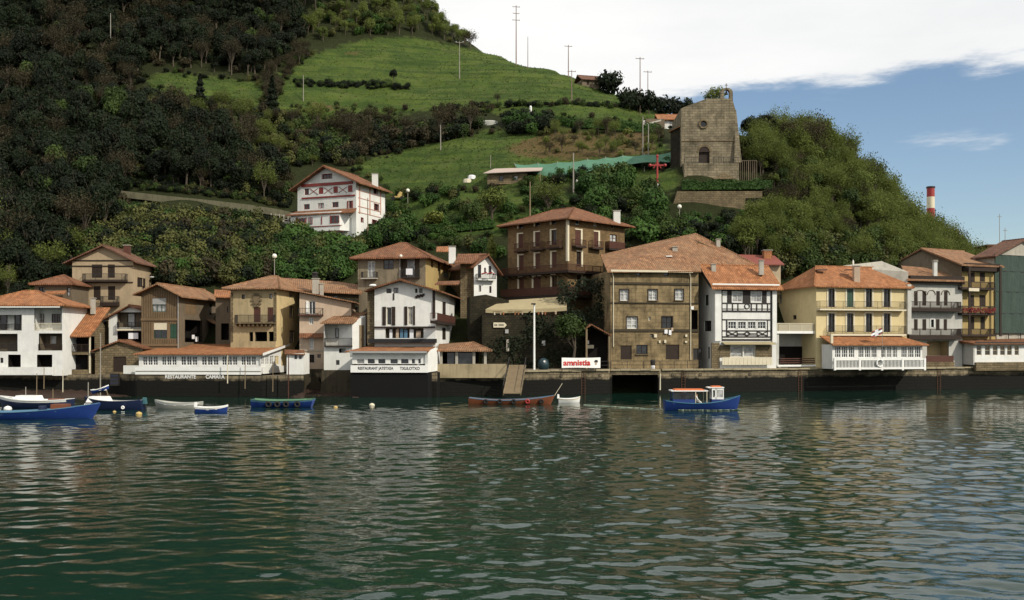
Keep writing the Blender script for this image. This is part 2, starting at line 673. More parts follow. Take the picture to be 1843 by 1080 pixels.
for a in [
    # left wood
    (-350, 560, 122), (-350, 300, 165), (-350, 60, 215), (-350, -250, 285),
    (0, 590, 117), (0, 520, 123), (0, 420, 142), (0, 320, 162), (0, 220, 184), (0, 120, 208), (0, 20, 235), (0, -120, 280),
    (150, 590, 121), (150, 520, 127), (150, 400, 147), (150, 300, 166), (150, 200, 188), (150, 90, 214), (150, -60, 262),
    (300, 590, 121), (300, 520, 126), (300, 440, 137), (300, 362, 150), (300, 340, 155), (300, 250, 172), (300, 130, 204), (300, 40, 230), (300, -90, 270),
    (430, 590, 121), (430, 510, 128), (430, 450, 136), (430, 380, 149), (430, 350, 155), (430, 260, 175), (430, 150, 203), (430, 60, 228), (430, -80, 268),
    (535, 500, 130), (520, 395, 150), (520, 370, 156), (540, 280, 174), (560, 190, 197), (560, 100, 224), (560, 40, 240), (560, -70, 268),
    # house on the slope
    (590, 445, 145), (641, 442, 145), (693, 410, 153), (620, 500, 131),
    (700, 500, 133), (700, 440, 142), (720, 345, 163), (700, 300, 172), (700, 250, 184), (700, 195, 200), (700, 140, 216), (700, 70, 238), (700, 30, 250), (720, -40, 268),
    (800, 470, 136), (800, 400, 148), (800, 335, 161), (800, 270, 175), (800, 215, 192), (800, 150, 214), (800, 90, 240), (790, 40, 258),
    (900, 470, 134), (900, 400, 146), (900, 330, 159), (900, 250, 178), (900, 205, 193), (900, 150, 214), (905, 104, 240),
    (1000, 470, 132), (1000, 410, 141), (1000, 345, 153), (1000, 290, 164), (1000, 235, 178), (1000, 195, 194), (1000, 160, 210), (1000, 131, 228),
    (1100, 470, 132), (1100, 410, 139), (1100, 350, 149), (1100, 290, 162), (1100, 240, 177), (1100, 205, 193), (1100, 168, 220),
    (1180, 420, 135), (1183, 349, 147), (1190, 300, 156), (1180, 240, 177), (1180, 215, 193), (1180, 196, 212),
    (1225, 460, 132), (1225, 385, 142.5), (1225, 344, 146), (1225, 330, 148.4), (1225, 297, 150.2), (1225, 292, 158), (1230, 225, 195),
    (1290, 460, 133), (1290, 386, 142.5), (1290, 345, 146), (1290, 330, 148.4), (1290, 297, 150.2), (1290, 292, 160), (1330, 345, 146), (1330, 330, 148.6), (1300, 240, 185),
    # wooded shoulder on the right
    (1370, 470, 133), (1370, 390, 143), (1370, 330, 149), (1370, 270, 160), (1375, 258, 170), (1380, 270, 195),
    (1450, 470, 134), (1450, 390, 144), (1450, 320, 153), (1450, 268, 163), (1455, 258, 172), (1460, 285, 195),
    (1520, 480, 135), (1530, 400, 145), (1530, 340, 155), (1530, 312, 164), (1540, 350, 185),
    (1600, 480, 138), (1600, 435, 146), (1600, 406, 156), (1600, 402, 162), (1610, 440, 185),
    (1680, 500, 140), (1680, 470, 150), (1680, 458, 160), (1690, 490, 180),
    (1760, 530, 142), (1760, 505, 155), (1770, 520, 170),
    (1900, 560, 140), (1900, 545, 160), (1900, 550, 200), (2100, 570, 150), (2100, 570, 220),
]:
    tp(*a)
# behind the skyline the hill falls away
for a in [(-90, 340, 95), (-40, 340, 95), (0, 330, 80), (30, 300, 45), (60, 260, 22), (100, 260, 10), (140, 230, 6),
          (-90, 420, 70), (0, 420, 50), (80, 380, 10), (150, 400, 4), (-150, 340, 95), (-150, 250, 70), (-150, 130, 12),
          (-150, 420, 60), (-30, 300, 90), (150, 160, 6), (130, 120, 4)]:
    TP.append(a)
# the built-up foot of the slope behind the quay
for px in range(-100, 2000, 100):
    Yq = 116 + (0 if px < 700 else (px - 700) / 1200 * 12)
    TP.append((XA(px, Yq), Yq, 3.2))
TP = np.array(TP)


def _rbf_fit(P):
    n = len(P)
    D = np.hypot(P[:, None, 0] - P[None, :, 0], P[:, None, 1] - P[None, :, 1])
    A = np.zeros((n + 3, n + 3))
    A[:n, :n] = D + np.eye(n) * (-0.25)
    A[:n, n] = 1
    A[:n, n + 1] = P[:, 0]
    A[:n, n + 2] = P[:, 1]
    A[n, :n] = 1
    A[n + 1, :n] = P[:, 0]
    A[n + 2, :n] = P[:, 1]
    b = np.zeros(n + 3)
    b[:n] = P[:, 2]
    return np.linalg.solve(A, b)


_RW = _rbf_fit(TP)
_rs = np.random.RandomState(4)
_WV = [(_rs.uniform(0.12, 0.75), _rs.uniform(0, 6.28), _rs.uniform(0, 6.28)) for _ in range(26)]


def hill(x, y):
    x, y = np.atleast_1d(np.asarray(x, float)), np.atleast_1d(np.asarray(y, float))
    sh = x.shape
    x, y = x.ravel(), y.ravel()
    n = len(TP)
    z = _RW[n] + _RW[n + 1] * x + _RW[n + 2] * y
    for i in range(n):
        z = z + _RW[i] * np.hypot(x - TP[i, 0], y - TP[i, 1])
    nz = np.zeros_like(z)
    for k, a, p in _WV:
        nz += np.sin(k * (x * math.cos(a) + y * math.sin(a)) + p) * (0.09 / k ** 0.8)
    nz *= 0.32
    # shallow terraces that follow the contour
    ter = np.sin(z * 2 * math.pi / 3.4 + 1.1 * np.sin(x * 0.06) + 0.7 * np.sin(x * 0.17 + 1)) * 0.3
    fade = np.clip((y - 150) / 25, 0, 1)
    return (z + nz + ter * fade).reshape(sh)


# a table of heights for quick look-ups
_GX = np.arange(-190, 190.1, 1.25)
_GY = np.arange(112, 430.1, 1.25)
_gx, _gy = np.meshgrid(_GX, _GY)
_GZ = hill(_gx, _gy)
_qy = np.interp(CX + _gx / _gy * F, [-260, 545, 700, 1100, 1400, 1664, 2100], [113, 113, 112, 117, 122, 127, 137])
_GZ = np.where(_gy < _qy + 2.5, np.minimum(_GZ, 2.2 - (_qy + 2.5 - _gy) * 0.8), _GZ)


def ground(x, y):
    fx = min(max((x + 190) / 1.25, 0), len(_GX) - 1.001)
    fy = min(max((y - 112) / 1.25, 0), len(_GY) - 1.001)
    i, j = int(fx), int(fy)
    a, b = fx - i, fy - j
    return ((_GZ[j, i] * (1 - a) + _GZ[j, i + 1] * a) * (1 - b) + (_GZ[j + 1, i] * (1 - a) + _GZ[j + 1, i + 1] * a) * b)


def land_at(px, py, y0=118.0):
    """where the line of sight through a photo pixel meets the slope"""
    u, v = (px - CX) / F, -(py - HY) / F
    Y = y0
    while Y < 330:
        if CH + v * Y <= ground(u * Y, Y):
            return Vector((u * Y, Y, ground(u * Y, Y)))
        Y += 0.4
    return None


def inpoly(x, y, poly):
    r = False
    j = len(poly) - 1
    for i in range(len(poly)):
        xi, yi = poly[i]
        xj, yj = poly[j]
        if (yi > y) != (yj > y) and x < (xj - xi) * (y - yi) / (yj - yi) + xi:
            r = not r
        j = i
    return r


MEADOWS = [
    [(470, 200), (480, 150), (560, 100), (640, 75), (740, 66), (850, 88), (1010, 120), (1200, 165), (1230, 190), (1215, 230), (1100, 218), (950, 206), (760, 198), (640, 222), (560, 215)],
    [(620, 300), (760, 262), (880, 236), (1000, 232), (1190, 250), (1200, 300), (1150, 345), (1050, 330), (930, 330), (860, 345), (700, 352), (690, 330)],
    [(262, 138), (300, 132), (400, 140), (470, 150), (470, 190), (380, 185), (270, 160)],
    [(700, 345), (860, 350), (1000, 345), (1060, 362), (1040, 400), (900, 420), (720, 432)],
    [(1040, 360), (1130, 320), (1200, 300), (1230, 330), (1200, 350), (1120, 350), (1060, 380)],
]
EARTH = [
    [(530, 178), (600, 190), (620, 202), (570, 203)], [(625, 214), (700, 216), (760, 226), (730, 232), (630, 230)],
    [(590, 92), (660, 92), (650, 99), (570, 99)], [(695, 332), (750, 322), (745, 327), (700, 340)],
    [(990, 235), (1180, 240), (1190, 280), (960, 290), (900, 268)],
]


def build_land():
    nx, ny = len(_GX), len(_GY)
    v = np.stack([_gx.ravel(), _gy.ravel(), _GZ.ravel()], 1)
    idx = np.arange(nx * ny).reshape(ny, nx)
    f = np.stack([idx[:-1, :-1], idx[:-1, 1:], idx[1:, 1:], idx[1:, :-1]], -1).reshape(-1, 4)
    t = NT('hillside ground')
    at = t.n('ShaderNodeAttribute')
    at.attribute_name = 'cover'
    sp = t.n('ShaderNodeSeparateColor')
    t.l(at.outputs['Color'], sp.inputs[0])
    n1 = t.noise(t.pos(), 0.09, 5, 0.6)
    n2 = t.noise(t.pos(), 0.7, 5, 0.65)
    n3 = t.noise(t.pos(1, 1, 4), 2.2, 4, 0.7)
    band = t.noise(t.pos(0.12, 0.12, 2.2), 0.55, 4, 0.6)
    grass = t.mix(t.ramp(n1, [(0.35, 0.0), (0.65, 1.0)]), (0.070, 0.112, 0.020), (0.115, 0.150, 0.030))
    grass = t.mix(t.math('MULTIPLY', t.ramp(band, [(0.46, 0.0), (0.60, 1.0)]), 0.8), grass, (0.030, 0.058, 0.012))
    n4 = t.noise(t.pos(), 0.22, 6, 0.7)
    grass = t.mix(t.ramp(n4, [(0.46, 0.0), (0.62, 0.75)]), grass, (0.036, 0.062, 0.016))
    grass = t.mix(t.ramp(n4, [(0.32, 0.7), (0.44, 0.0)]), grass, (0.115, 0.120, 0.045))
    grass = t.mix(t.math('MULTIPLY', t.ramp(n2, [(0.45, 0.0), (0.75, 1.0)]), 0.7), grass, (0.085, 0.098, 0.035))
    grass = t.mix(t.ramp(n3, [(0.3, 0.55), (0.7, 0.0)]), grass, (0.020, 0.042, 0.009))
    scrub = t.mix(n2, (0.016, 0.024, 0.008), (0.045, 0.05, 0.018))
    scrub = t.mix(t.ramp(n3, [(0.35, 0.7), (0.65, 0.0)]), scrub, (0.012, 0.014, 0.006))
    earth = t.mix(n2, (0.16, 0.095, 0.045), (0.08, 0.06, 0.03))
    ed = t.math('ADD', sp.outputs[0], t.math('MULTIPLY', t.math('SUBTRACT', n2, 0.5), 1.5))
    c = t.mix(t.ramp(ed, [(0.30, 0.0), (0.65, 1.0)]), scrub, grass)
    ee = t.math('ADD', sp.outputs[1], t.math('MULTIPLY', t.math('SUBTRACT', n2, 0.5), 1.2))
    c = t.mix(t.ramp(ee, [(0.45, 0.0), (0.75, 0.8)]), c, earth)
    t.bump(t.math('ADD', t.math('MULTIPLY', n2, 1.0), n3), 0.9, 0.35)
    m = t.done(c, 0.95, 0.1)
    me = bpy.data.meshes.new('hillside')
    me.from_pydata(v.tolist(), [], f.tolist())
    me.materials.append(m)
    me.polygons.foreach_set('use_smooth', [True] * len(f))
    px = CX + v[:, 0] / v[:, 1] * F
    py = HY - (v[:, 2] - CH) / v[:, 1] * F
    colr = np.zeros((len(v), 4), np.float32)
    colr[:, 3] = 1
    for i in range(len(v)):
        if -100 < px[i] < 1950 and py[i] > 40:
            if any(inpoly(px[i], py[i], q) for q in MEADOWS):
                colr[i, 0] = 1
            if any(inpoly(px[i], py[i], q) for q in EARTH):
                colr[i, 1] = 1
    # soften the edges of each land cover
    g4 = colr.reshape(ny, nx, 4)
    for _ in range(3):
        g4[1:-1, 1:-1, :2] = (g4[1:-1, 1:-1, :2] * 2 + g4[:-2, 1:-1, :2] + g4[2:, 1:-1, :2] + g4[1:-1, :-2, :2] + g4[1:-1, 2:, :2]) / 6
    colr = g4.reshape(-1, 4)
    ca = me.color_attributes.new('cover', 'FLOAT_COLOR', 'POINT')
    ca.data.foreach_set('color', colr.ravel())
    o = bpy.data.objects.new('hillside', me)
    COL.objects.link(o)
    o['kind'] = 'structure'


build_land()


def build_ground():
    t = NT('low ground')
    n = t.noise(t.pos(), 0.05, 5)
    m = t.done(t.mix(n, (0.05, 0.07, 0.03), (0.10, 0.09, 0.06)), 0.95, 0.1)
    MB().poly([(-2500, 131, 1.0), (2500, 131, 1.0), (2500, 4500, 1.0), (-2500, 4500, 1.0)]).build('ground', m, kind='structure')


build_ground()

# ------------------------------------------------------------------ water
def build_water():
    t = NT('harbour water')
    n1 = t.noise(t.pos(0.75, 1.0, 1), 2.1, 4, 0.6)
    n2 = t.noise(t.pos(0.7, 1.0, 1), 9.0, 2, 0.5)
    big = t.noise(t.pos(), 0.05, 3)
    gust = t.ramp(t.noise(t.pos(0.5, 1.0, 1), 0.045, 3, 0.55), [(0.35, 0.45), (0.65, 1.0)])
    c = t.mix(big, (0.0045, 0.020, 0.0135), (0.008, 0.028, 0.019))
    t.bump(t.math('MULTIPLY', t.math('ADD', n1, t.math('MULTIPLY', n2, 0.35)), gust), 0.5, 0.022)
    m = t.done(c, 0.03, 0.42)
    t.b.inputs['IOR'].default_value = 1.333
    rs = np.random.RandomState(11)
    comps = []
    for i in range(72):
        lam = math.exp(rs.uniform(math.log(0.36), math.log(2.5)))
        ang = rs.normal(1.45, 0.6)             # travelling roughly across the channel
        comps.append((2 * math.pi / lam * math.cos(ang), 2 * math.pi / lam * math.sin(ang), rs.uniform(0, 6.28), 0.0033 * lam ** 0.84))
    rows = [14.0]
    while rows[-1] < 134:
        Y = rows[-1]
        rows.append(Y + max(0.10, 0.10 * (Y / 28)))
    rows = np.array(rows)
    ncol = 700
    s = np.linspace(-1, 1, ncol)
    hw = 0.62 * rows + 8
    X = hw[:, None] * s[None, :]
    Yg = np.repeat(rows[:, None], ncol, 1)
    Z = np.zeros_like(X)
    dx = (2 * hw / ncol)[:, None]
    dy = np.gradient(rows)[:, None]
    for kx, ky, ph, am in comps:
        k = math.hypot(kx, ky)
        fade = np.clip(1.6 - 0.9 * np.maximum(abs(kx) * dx, abs(ky) * dy) / 1.6, 0, 1)
        Z += am * fade * np.sin(kx * X + ky * Yg + ph)
    gus = 0.62 + 0.38 * np.sin(X * 0.045 + Yg * 0.06 + 1.0) * np.sin(X * 0.02 - Yg * 0.035 + 0.4)
    Z *= gus
    Z[:, :2] = 0
    Z[:, -2:] = 0
    Z[:2] = 0
    v = np.stack([X.ravel(), Yg.ravel(), Z.ravel()], 1)
    ny = len(rows)
    idx = np.arange(ny * ncol).reshape(ny, ncol)
    f = np.stack([idx[:-1, :-1], idx[:-1, 1:], idx[1:, 1:], idx[1:, :-1]], -1).reshape(-1, 4)
    # still water all round, reaching far beyond the rippled sheet
    extra = np.array([(-3000, -600, 0), (3000, -600, 0), (3000, 136, 0), (-3000, 136, 0)], float)
    b = len(v)
    v = np.concatenate([v, extra])
    fl = f.tolist()
    c00, c10, c11, c01 = int(idx[0, 0]), int(idx[0, -1]), int(idx[-1, -1]), int(idx[-1, 0])
    fl += [[b, b + 1, c10] + idx[0, ::-1].tolist()[1:], [b + 1, b + 2, c11] + idx[::-1, -1].tolist()[1:],
           [b + 3, b] + idx[:, 0].tolist()]
    me = bpy.data.meshes.new('water')
    me.from_pydata(v.tolist(), [], fl)
    me.materials.append(m)
    me.polygons.foreach_set('use_smooth', [True] * len(fl))
    o = bpy.data.objects.new('water', me)
    COL.objects.link(o)
    o['kind'] = 'structure'


build_water()

# ------------------------------------------------------------------ quay
QZ = 2.75
QUAY = [(-260, 109, 2.2), (-60, 109, 2.2), (215, 110, 2.3), (244, 107.3, 2.3), (247, 107.2, 2.25), (472, 106.2, 2.25), (516, 106.8, 2.25), (546, 107.0, 2.25), (548, 112.0, 2.4), (632, 111.4, 2.4), (634, 106.6, 2.6), (786, 105.6, 2.6),
        (788, 107.6, QZ), (905, 108.4, QZ), (1010, 110.2, QZ), (1096, 112.6, QZ), (1098, 113.2, QZ), (1188, 113.6, QZ), (1190, 114.0, QZ), (1284, 115.6, QZ), (1398, 118.2, QZ),
        (1490, 120.0, QZ), (1664, 123.2, QZ), (1720, 124.4, QZ), (1860, 127.8, QZ), (2100, 133, QZ)]


def quay_Y(px):
    for (a, Ya, _), (b, Yb, _) in zip(QUAY, QUAY[1:]):
        if a <= px <= b:
            return Ya + (Yb - Ya) * (px - a) / max(b - a, 1e-6)
    return 110


def build_quay():
    t = NT('quay wall stone and weed')
    br = t.n('ShaderNodeTexBrick')
    br.inputs['Scale'].default_value = 1
    br.inputs['Brick Width'].default_value = 0.8
    br.inputs['Row Height'].default_value = 0.38
    br.inputs['Mortar Size'].default_value = 0.03
    br.inputs['Color1'].default_value = (0.27, 0.22, 0.14, 1)
    br.inputs['Color2'].default_value = (0.17, 0.135, 0.085, 1)
    br.inputs['Mortar'].default_value = (0.09, 0.075, 0.05, 1)
    t.l(t.uv(), br.inputs['Vector'])
    n = t.noise(t.pos(), 0.7, 6, 0.65)
    fine = t.noise(t.pos(), 4, 4, 0.6)
    g = t.n('ShaderNodeNewGeometry')
    s = t.n('ShaderNodeSeparateXYZ')
    t.l(g.outputs['Position'], s.inputs[0])
    # weed and tar-dark stain that stops at the high-water mark
    hw = t.math('SUBTRACT', s.outputs[2], t.math('MULTIPLY', t.math('SUBTRACT', n, 0.5), 0.9))
    weed = t.mix(fine, (0.002, 0.0023, 0.0016), (0.007, 0.0065, 0.004))
    c = t.mix(t.math('MULTIPLY', t.ramp(n, [(0.42, 0.0), (0.66, 1.0)]), 0.75), br.outputs['Color'], (0.035, 0.03, 0.018))
    c = t.mix(t.ramp(t.math('DIVIDE', hw, 3.0), [(0.56, 1.0), (0.66, 0.0)]), c, weed)
    t.bump(t.math('ADD', t.math('MULTIPLY', br.outputs['Fac'], -1), fine), 0.8, 0.06)
    m = t.done(c, 0.85, 0.25)
    paving = plaster('worn paving', (0.20, 0.17, 0.12), 0.5, 0.5)
    mb = MB()
    pts = [Vector((XA(p, Y), Y, z)) for p, Y, z in QUAY]
    for (a, b), (p0, _, _), (p1, _, _) in zip(zip(pts, pts[1:]), QUAY, QUAY[1:]):
        if p0 == 1098:          # a dark boathouse arch under the street
            for t0, t1, lo in ((0, 0.04, -1.5), (0.04, 0.96, 2.15), (0.96, 1, -1.5)):
                q, r = a.lerp(b, t0), a.lerp(b, t1)
                mb.poly([(q.x, q.y, lo), (r.x, r.y, lo), (r.x, r.y, r.z), (q.x, q.y, q.z)], 0)
            q, r = a.lerp(b, 0.04), a.lerp(b, 0.96)
            for f0, f1 in (((q.x, q.y), (q.x, q.y + 6)), ((q.x, q.y + 6), (r.x, r.y + 6)), ((r.x, r.y + 6), (r.x, r.y))):
                mb.poly([(*f0, -1.5), (*f1, -1.5), (*f1, 2.15), (*f0, 2.15)], 2)
            mb.poly([(q.x, q.y, 2.15), (r.x, r.y, 2.15), (r.x, r.y + 6, 2.15), (q.x, q.y + 6, 2.15)], 2)
            continue
        mb.poly([(a.x, a.y, -1.5), (b.x, b.y, -1.5), (b.x, b.y, b.z), (a.x, a.y, a.z)], 0)
    back = [Vector((p.x * 1.12, p.y + 14, p.z)) for p in pts]
    for i in range(len(pts) - 1):
        mb.poly([pts[i], pts[i + 1], back[i + 1], back[i]], 1)
    q = mb.build('quay', [m, paving, DARK])
    q['kind'] = 'structure'
    # a coping along the top edge
    cm = simple('pale coping stone', (0.30, 0.255, 0.165), 0.9, 0.35, 1.5, 0.3)
    rs = random.Random(21)
    for (a, b), (p0, _, _) in zip(zip(pts, pts[1:]), QUAY):
        d = (b - a)
        if d.length < 0.8 or abs(d.y) > abs(d.x) or p0 < 780:
            continue
        n = max(1, int(d.length / 1.15))
        o = Vector((d.y, -d.x, 0)).normalized()
        for i in range(n):
            k = o * (0.03 + rs.uniform(0, 0.07)) + Vector((0, 0, -0.03 + rs.uniform(-0.025, 0.025)))
            MB().bar(a + d * ((i + 0.012) / n) + k, a + d * ((i + 0.988) / n) + k, 0.36, 0.2 + rs.uniform(-0.03, 0.03)).build('coping_stone', cm, q)
    for p in (1050, 1230, 1440, 1690):          # iron ladders down to the water
        Y = quay_Y(p) - 0.12
        x = XA(p, Y)
        m_ = MB()
        for s_ in (-0.2, 0.2):
            m_.bar((x + s_, Y, -0.4), (x + s_, Y, QZ + 0.1), 0.05)
        for i in range(9):
            m_.bar((x - 0.2, Y, 0.1 + i * 0.3), (x + 0.2, Y, 0.1 + i * 0.3), 0.035)
        m_.build('ladder', simple('rusty iron', (0.09, 0.04, 0.02), 0.8, 0.4), q)
    for p in (560, 830, 900, 1010, 1080, 1210, 1260, 1350, 1420, 1560, 1620, 1780):   # mooring rings
        Y = quay_Y(p) - 0.1
        MB().ring((XA(p, Y), Y, 2.1), 0.14, 0.03, Vector((0, 1, 0.2)), 12, 5).build('mooring_ring', IRON, q)
    # low-tide mud bank
    mud = NT('foreshore mud and shingle')
    a_ = mud.noise(mud.pos(), 1.2, 6, 0.7)
    b_ = mud.noise(mud.pos(), 7, 4, 0.7)
    cc = mud.mix(a_, (0.020, 0.012, 0.008), (0.085, 0.045, 0.028))
    mud.bump(mud.math('ADD', a_, b_), 1.0, 0.3)
    mm = mud.done(cc, 0.6, 0.4)
    for (p0, p1, d0, h) in ((-200, 250, 8.5, 0.75), (520, 650, 5.5, 0.85)):
        nx, ny = 60, 14
        v, f = [], []
        rs = random.Random(p0)
        for j in range(ny):
            for i in range(nx):
                p = p0 + (p1 - p0) * i / (nx - 1)
                Yq = quay_Y(p) + 0.3
                k = j / (ny - 1)
                Y = Yq - d0 * k
                edge = min(1, 4 * i / (nx - 1), 4 * (nx - 1 - i) / (nx - 1))
                z = h * (1 - k * 1.45) * edge + rs.uniform(-0.10, 0.10) * (1 - k) - 0.12
                v.append((XA(p, Y), Y, z))
        for j in range(ny - 1):
            for i in range(nx - 1):
                f.append((j * nx + i, (j + 1) * nx + i, (j + 1) * nx + i + 1, j * nx + i + 1))
        o = mesh_object('shore', v, f, [mm], smooth=True)
        o['kind'] = 'structure'


build_quay()
# ------------------------------------------------------------------ house kit
class Fac:
    """an upright wall plane between two ground points, seen from its outside left to right"""

    def __init__(self, a, b):
        self.a, self.b = Vector((a[0], a[1], 0)), Vector((b[0], b[1], 0))
        d = self.b - self.a
        self.w = d.length
        self.d = d / self.w
        self.n = Vector((self.d.y, -self.d.x, 0))

    def pt(self, u, z, out=0.0):
        p = self.a + self.d * u + self.n * out
        return Vector((p.x, p.y, z))

    def uz(self, px, py, out=0.0):
        dr = Vector(((px - CX) / F, 1.0, -(py - HY) / F))
        a = self.a + self.n * out
        t = a.dot(self.n) / dr.dot(self.n)
        p = dr * t
        return (p - a).dot(self.d), CH + p.z

    def rect(self, r, out=0.0):
        """photo rectangle -> (u0, z0, u1, z1)"""
        x0, y0, x1, y1 = r
        ym = (y0 + y1) / 2
        u0, u1 = self.uz(x0, ym, out)[0], self.uz(x1, ym, out)[0]
        xm = (x0 + x1) / 2
        z1, z0 = self.uz(xm, y0, out)[1], self.uz(xm, y1, out)[1]
        return (min(u0, u1), z0, max(u0, u1), z1)


def clip(poly, p, n):
    """keep the side of a 2D polygon where (q - p).n >= 0"""
    out = []
    for i in range(len(poly)):
        a, b = poly[i], poly[(i + 1) % len(poly)]
        da = (a[0] - p[0]) * n[0] + (a[1] - p[1]) * n[1]
        db = (b[0] - p[0]) * n[0] + (b[1] - p[1]) * n[1]
        if da >= 0:
            out.append(a)
        if (da > 0 and db < 0) or (da < 0 and db > 0):
            k = da / (da - db)
            out.append((a[0] + (b[0] - a[0]) * k, a[1] + (b[1] - a[1]) * k))
    return out


class House:
    """a box on a rectangular plan: front wall from (pxa, Ya) to (pxb, Yb), depth back; walls: front, right, back, left"""

    def __init__(self, name, label, pxa, Ya, pxb, Yb, depth, z0, z1, mat, cat='house', group=None, depth_px=None):
        a, b = Vector((XA(pxa, Ya), Ya, 0)), Vector((XA(pxb, Yb), Yb, 0))
        self.f = Fac(a, b)
        back = -self.f.n
        if depth_px is not None:          # depth such that the right wall ends at this column
            u = (depth_px - CX) / F
            # (b.x + back.x t) = u (b.y + back.y t)
            depth = (u * b.y - b.x) / (back.x - u * back.y)
        self.dp = depth
        c, d = b + back * depth, a + back * depth
        self.c = (a, b, c, d)
        self.back = back
        self.r, self.bk, self.l = Fac(b, c), Fac(c, d), Fac(d, a)
        self.z0, self.z1 = z0, z1
        self.w = self.f.w
        self.root = thing(name, (a + b) / 2 + Vector((0, 0, z0)), label, cat, group)
        self.holes = {0: [], 1: [], 2: [], 3: []}
        self.prof = {}
        self.mats = [mat, mat, mat, mat]
        self.facs = (self.f, self.r, self.bk, self.l)

    def P(self, u, t, z):
        """u along the front, t back from it"""
        p = self.c[0] + self.f.d * u + self.back * t
        return Vector((p.x, p.y, z))

    def walls(self, reveal=0.22):
        mb = MB()
        ms = []
        for k, fc in enumerate(self.facs[:4]):
            m = self.mats[k]
            if m not in ms:
                ms.append(m)
            wall_faces(mb, fc, self.prof.get(k) or [(0, self.z0), (fc.w, self.z0), (fc.w, self.z1), (0, self.z1)], self.holes[k], ms.index(m), reveal)
        return mb.build('wall', ms, self.root)


def wall_faces(mb, fc, prof, holes, mi, reveal=0.22):
    us = sorted({p[0] for p in prof} | {h[0] for h in holes} | {h[2] for h in holes})
    zs = sorted({p[1] for p in prof} | {h[1] for h in holes} | {h[3] for h in holes})
    for i in range(len(us) - 1):
        for j in range(len(zs) - 1):
            if us[i + 1] - us[i] < 1e-5 or zs[j + 1] - zs[j] < 1e-5:
                continue
            um, zm = (us[i] + us[i + 1]) / 2, (zs[j] + zs[j + 1]) / 2
            if any(h[0] < um < h[2] and h[1] < zm < h[3] for h in holes):
                continue
            cell = [(us[i], zs[j]), (us[i + 1], zs[j]), (us[i + 1], zs[j + 1]), (us[i], zs[j + 1])]
            for q in range(len(prof)):
                a, b = prof[q], prof[(q + 1) % len(prof)]
                cell = clip(cell, a, (-(b[1] - a[1]), b[0] - a[0]))
                if len(cell) < 3:
                    break
            if len(cell) >= 3:
                mb.poly([fc.pt(u, z) for u, z in cell], mi)
    for u0, z0, u1, z1 in holes:
        for (ua, za), (ub, zb) in (((u0, z0), (u1, z0)), ((u1, z0), (u1, z1)), ((u1, z1), (u0, z1)), ((u0, z1), (u0, z0))):
            mb.poly([fc.pt(ua, za), fc.pt(ub, zb), fc.pt(ub, zb, -reveal), fc.pt(ua, za, -reveal)], mi)


WR = random.Random(77)


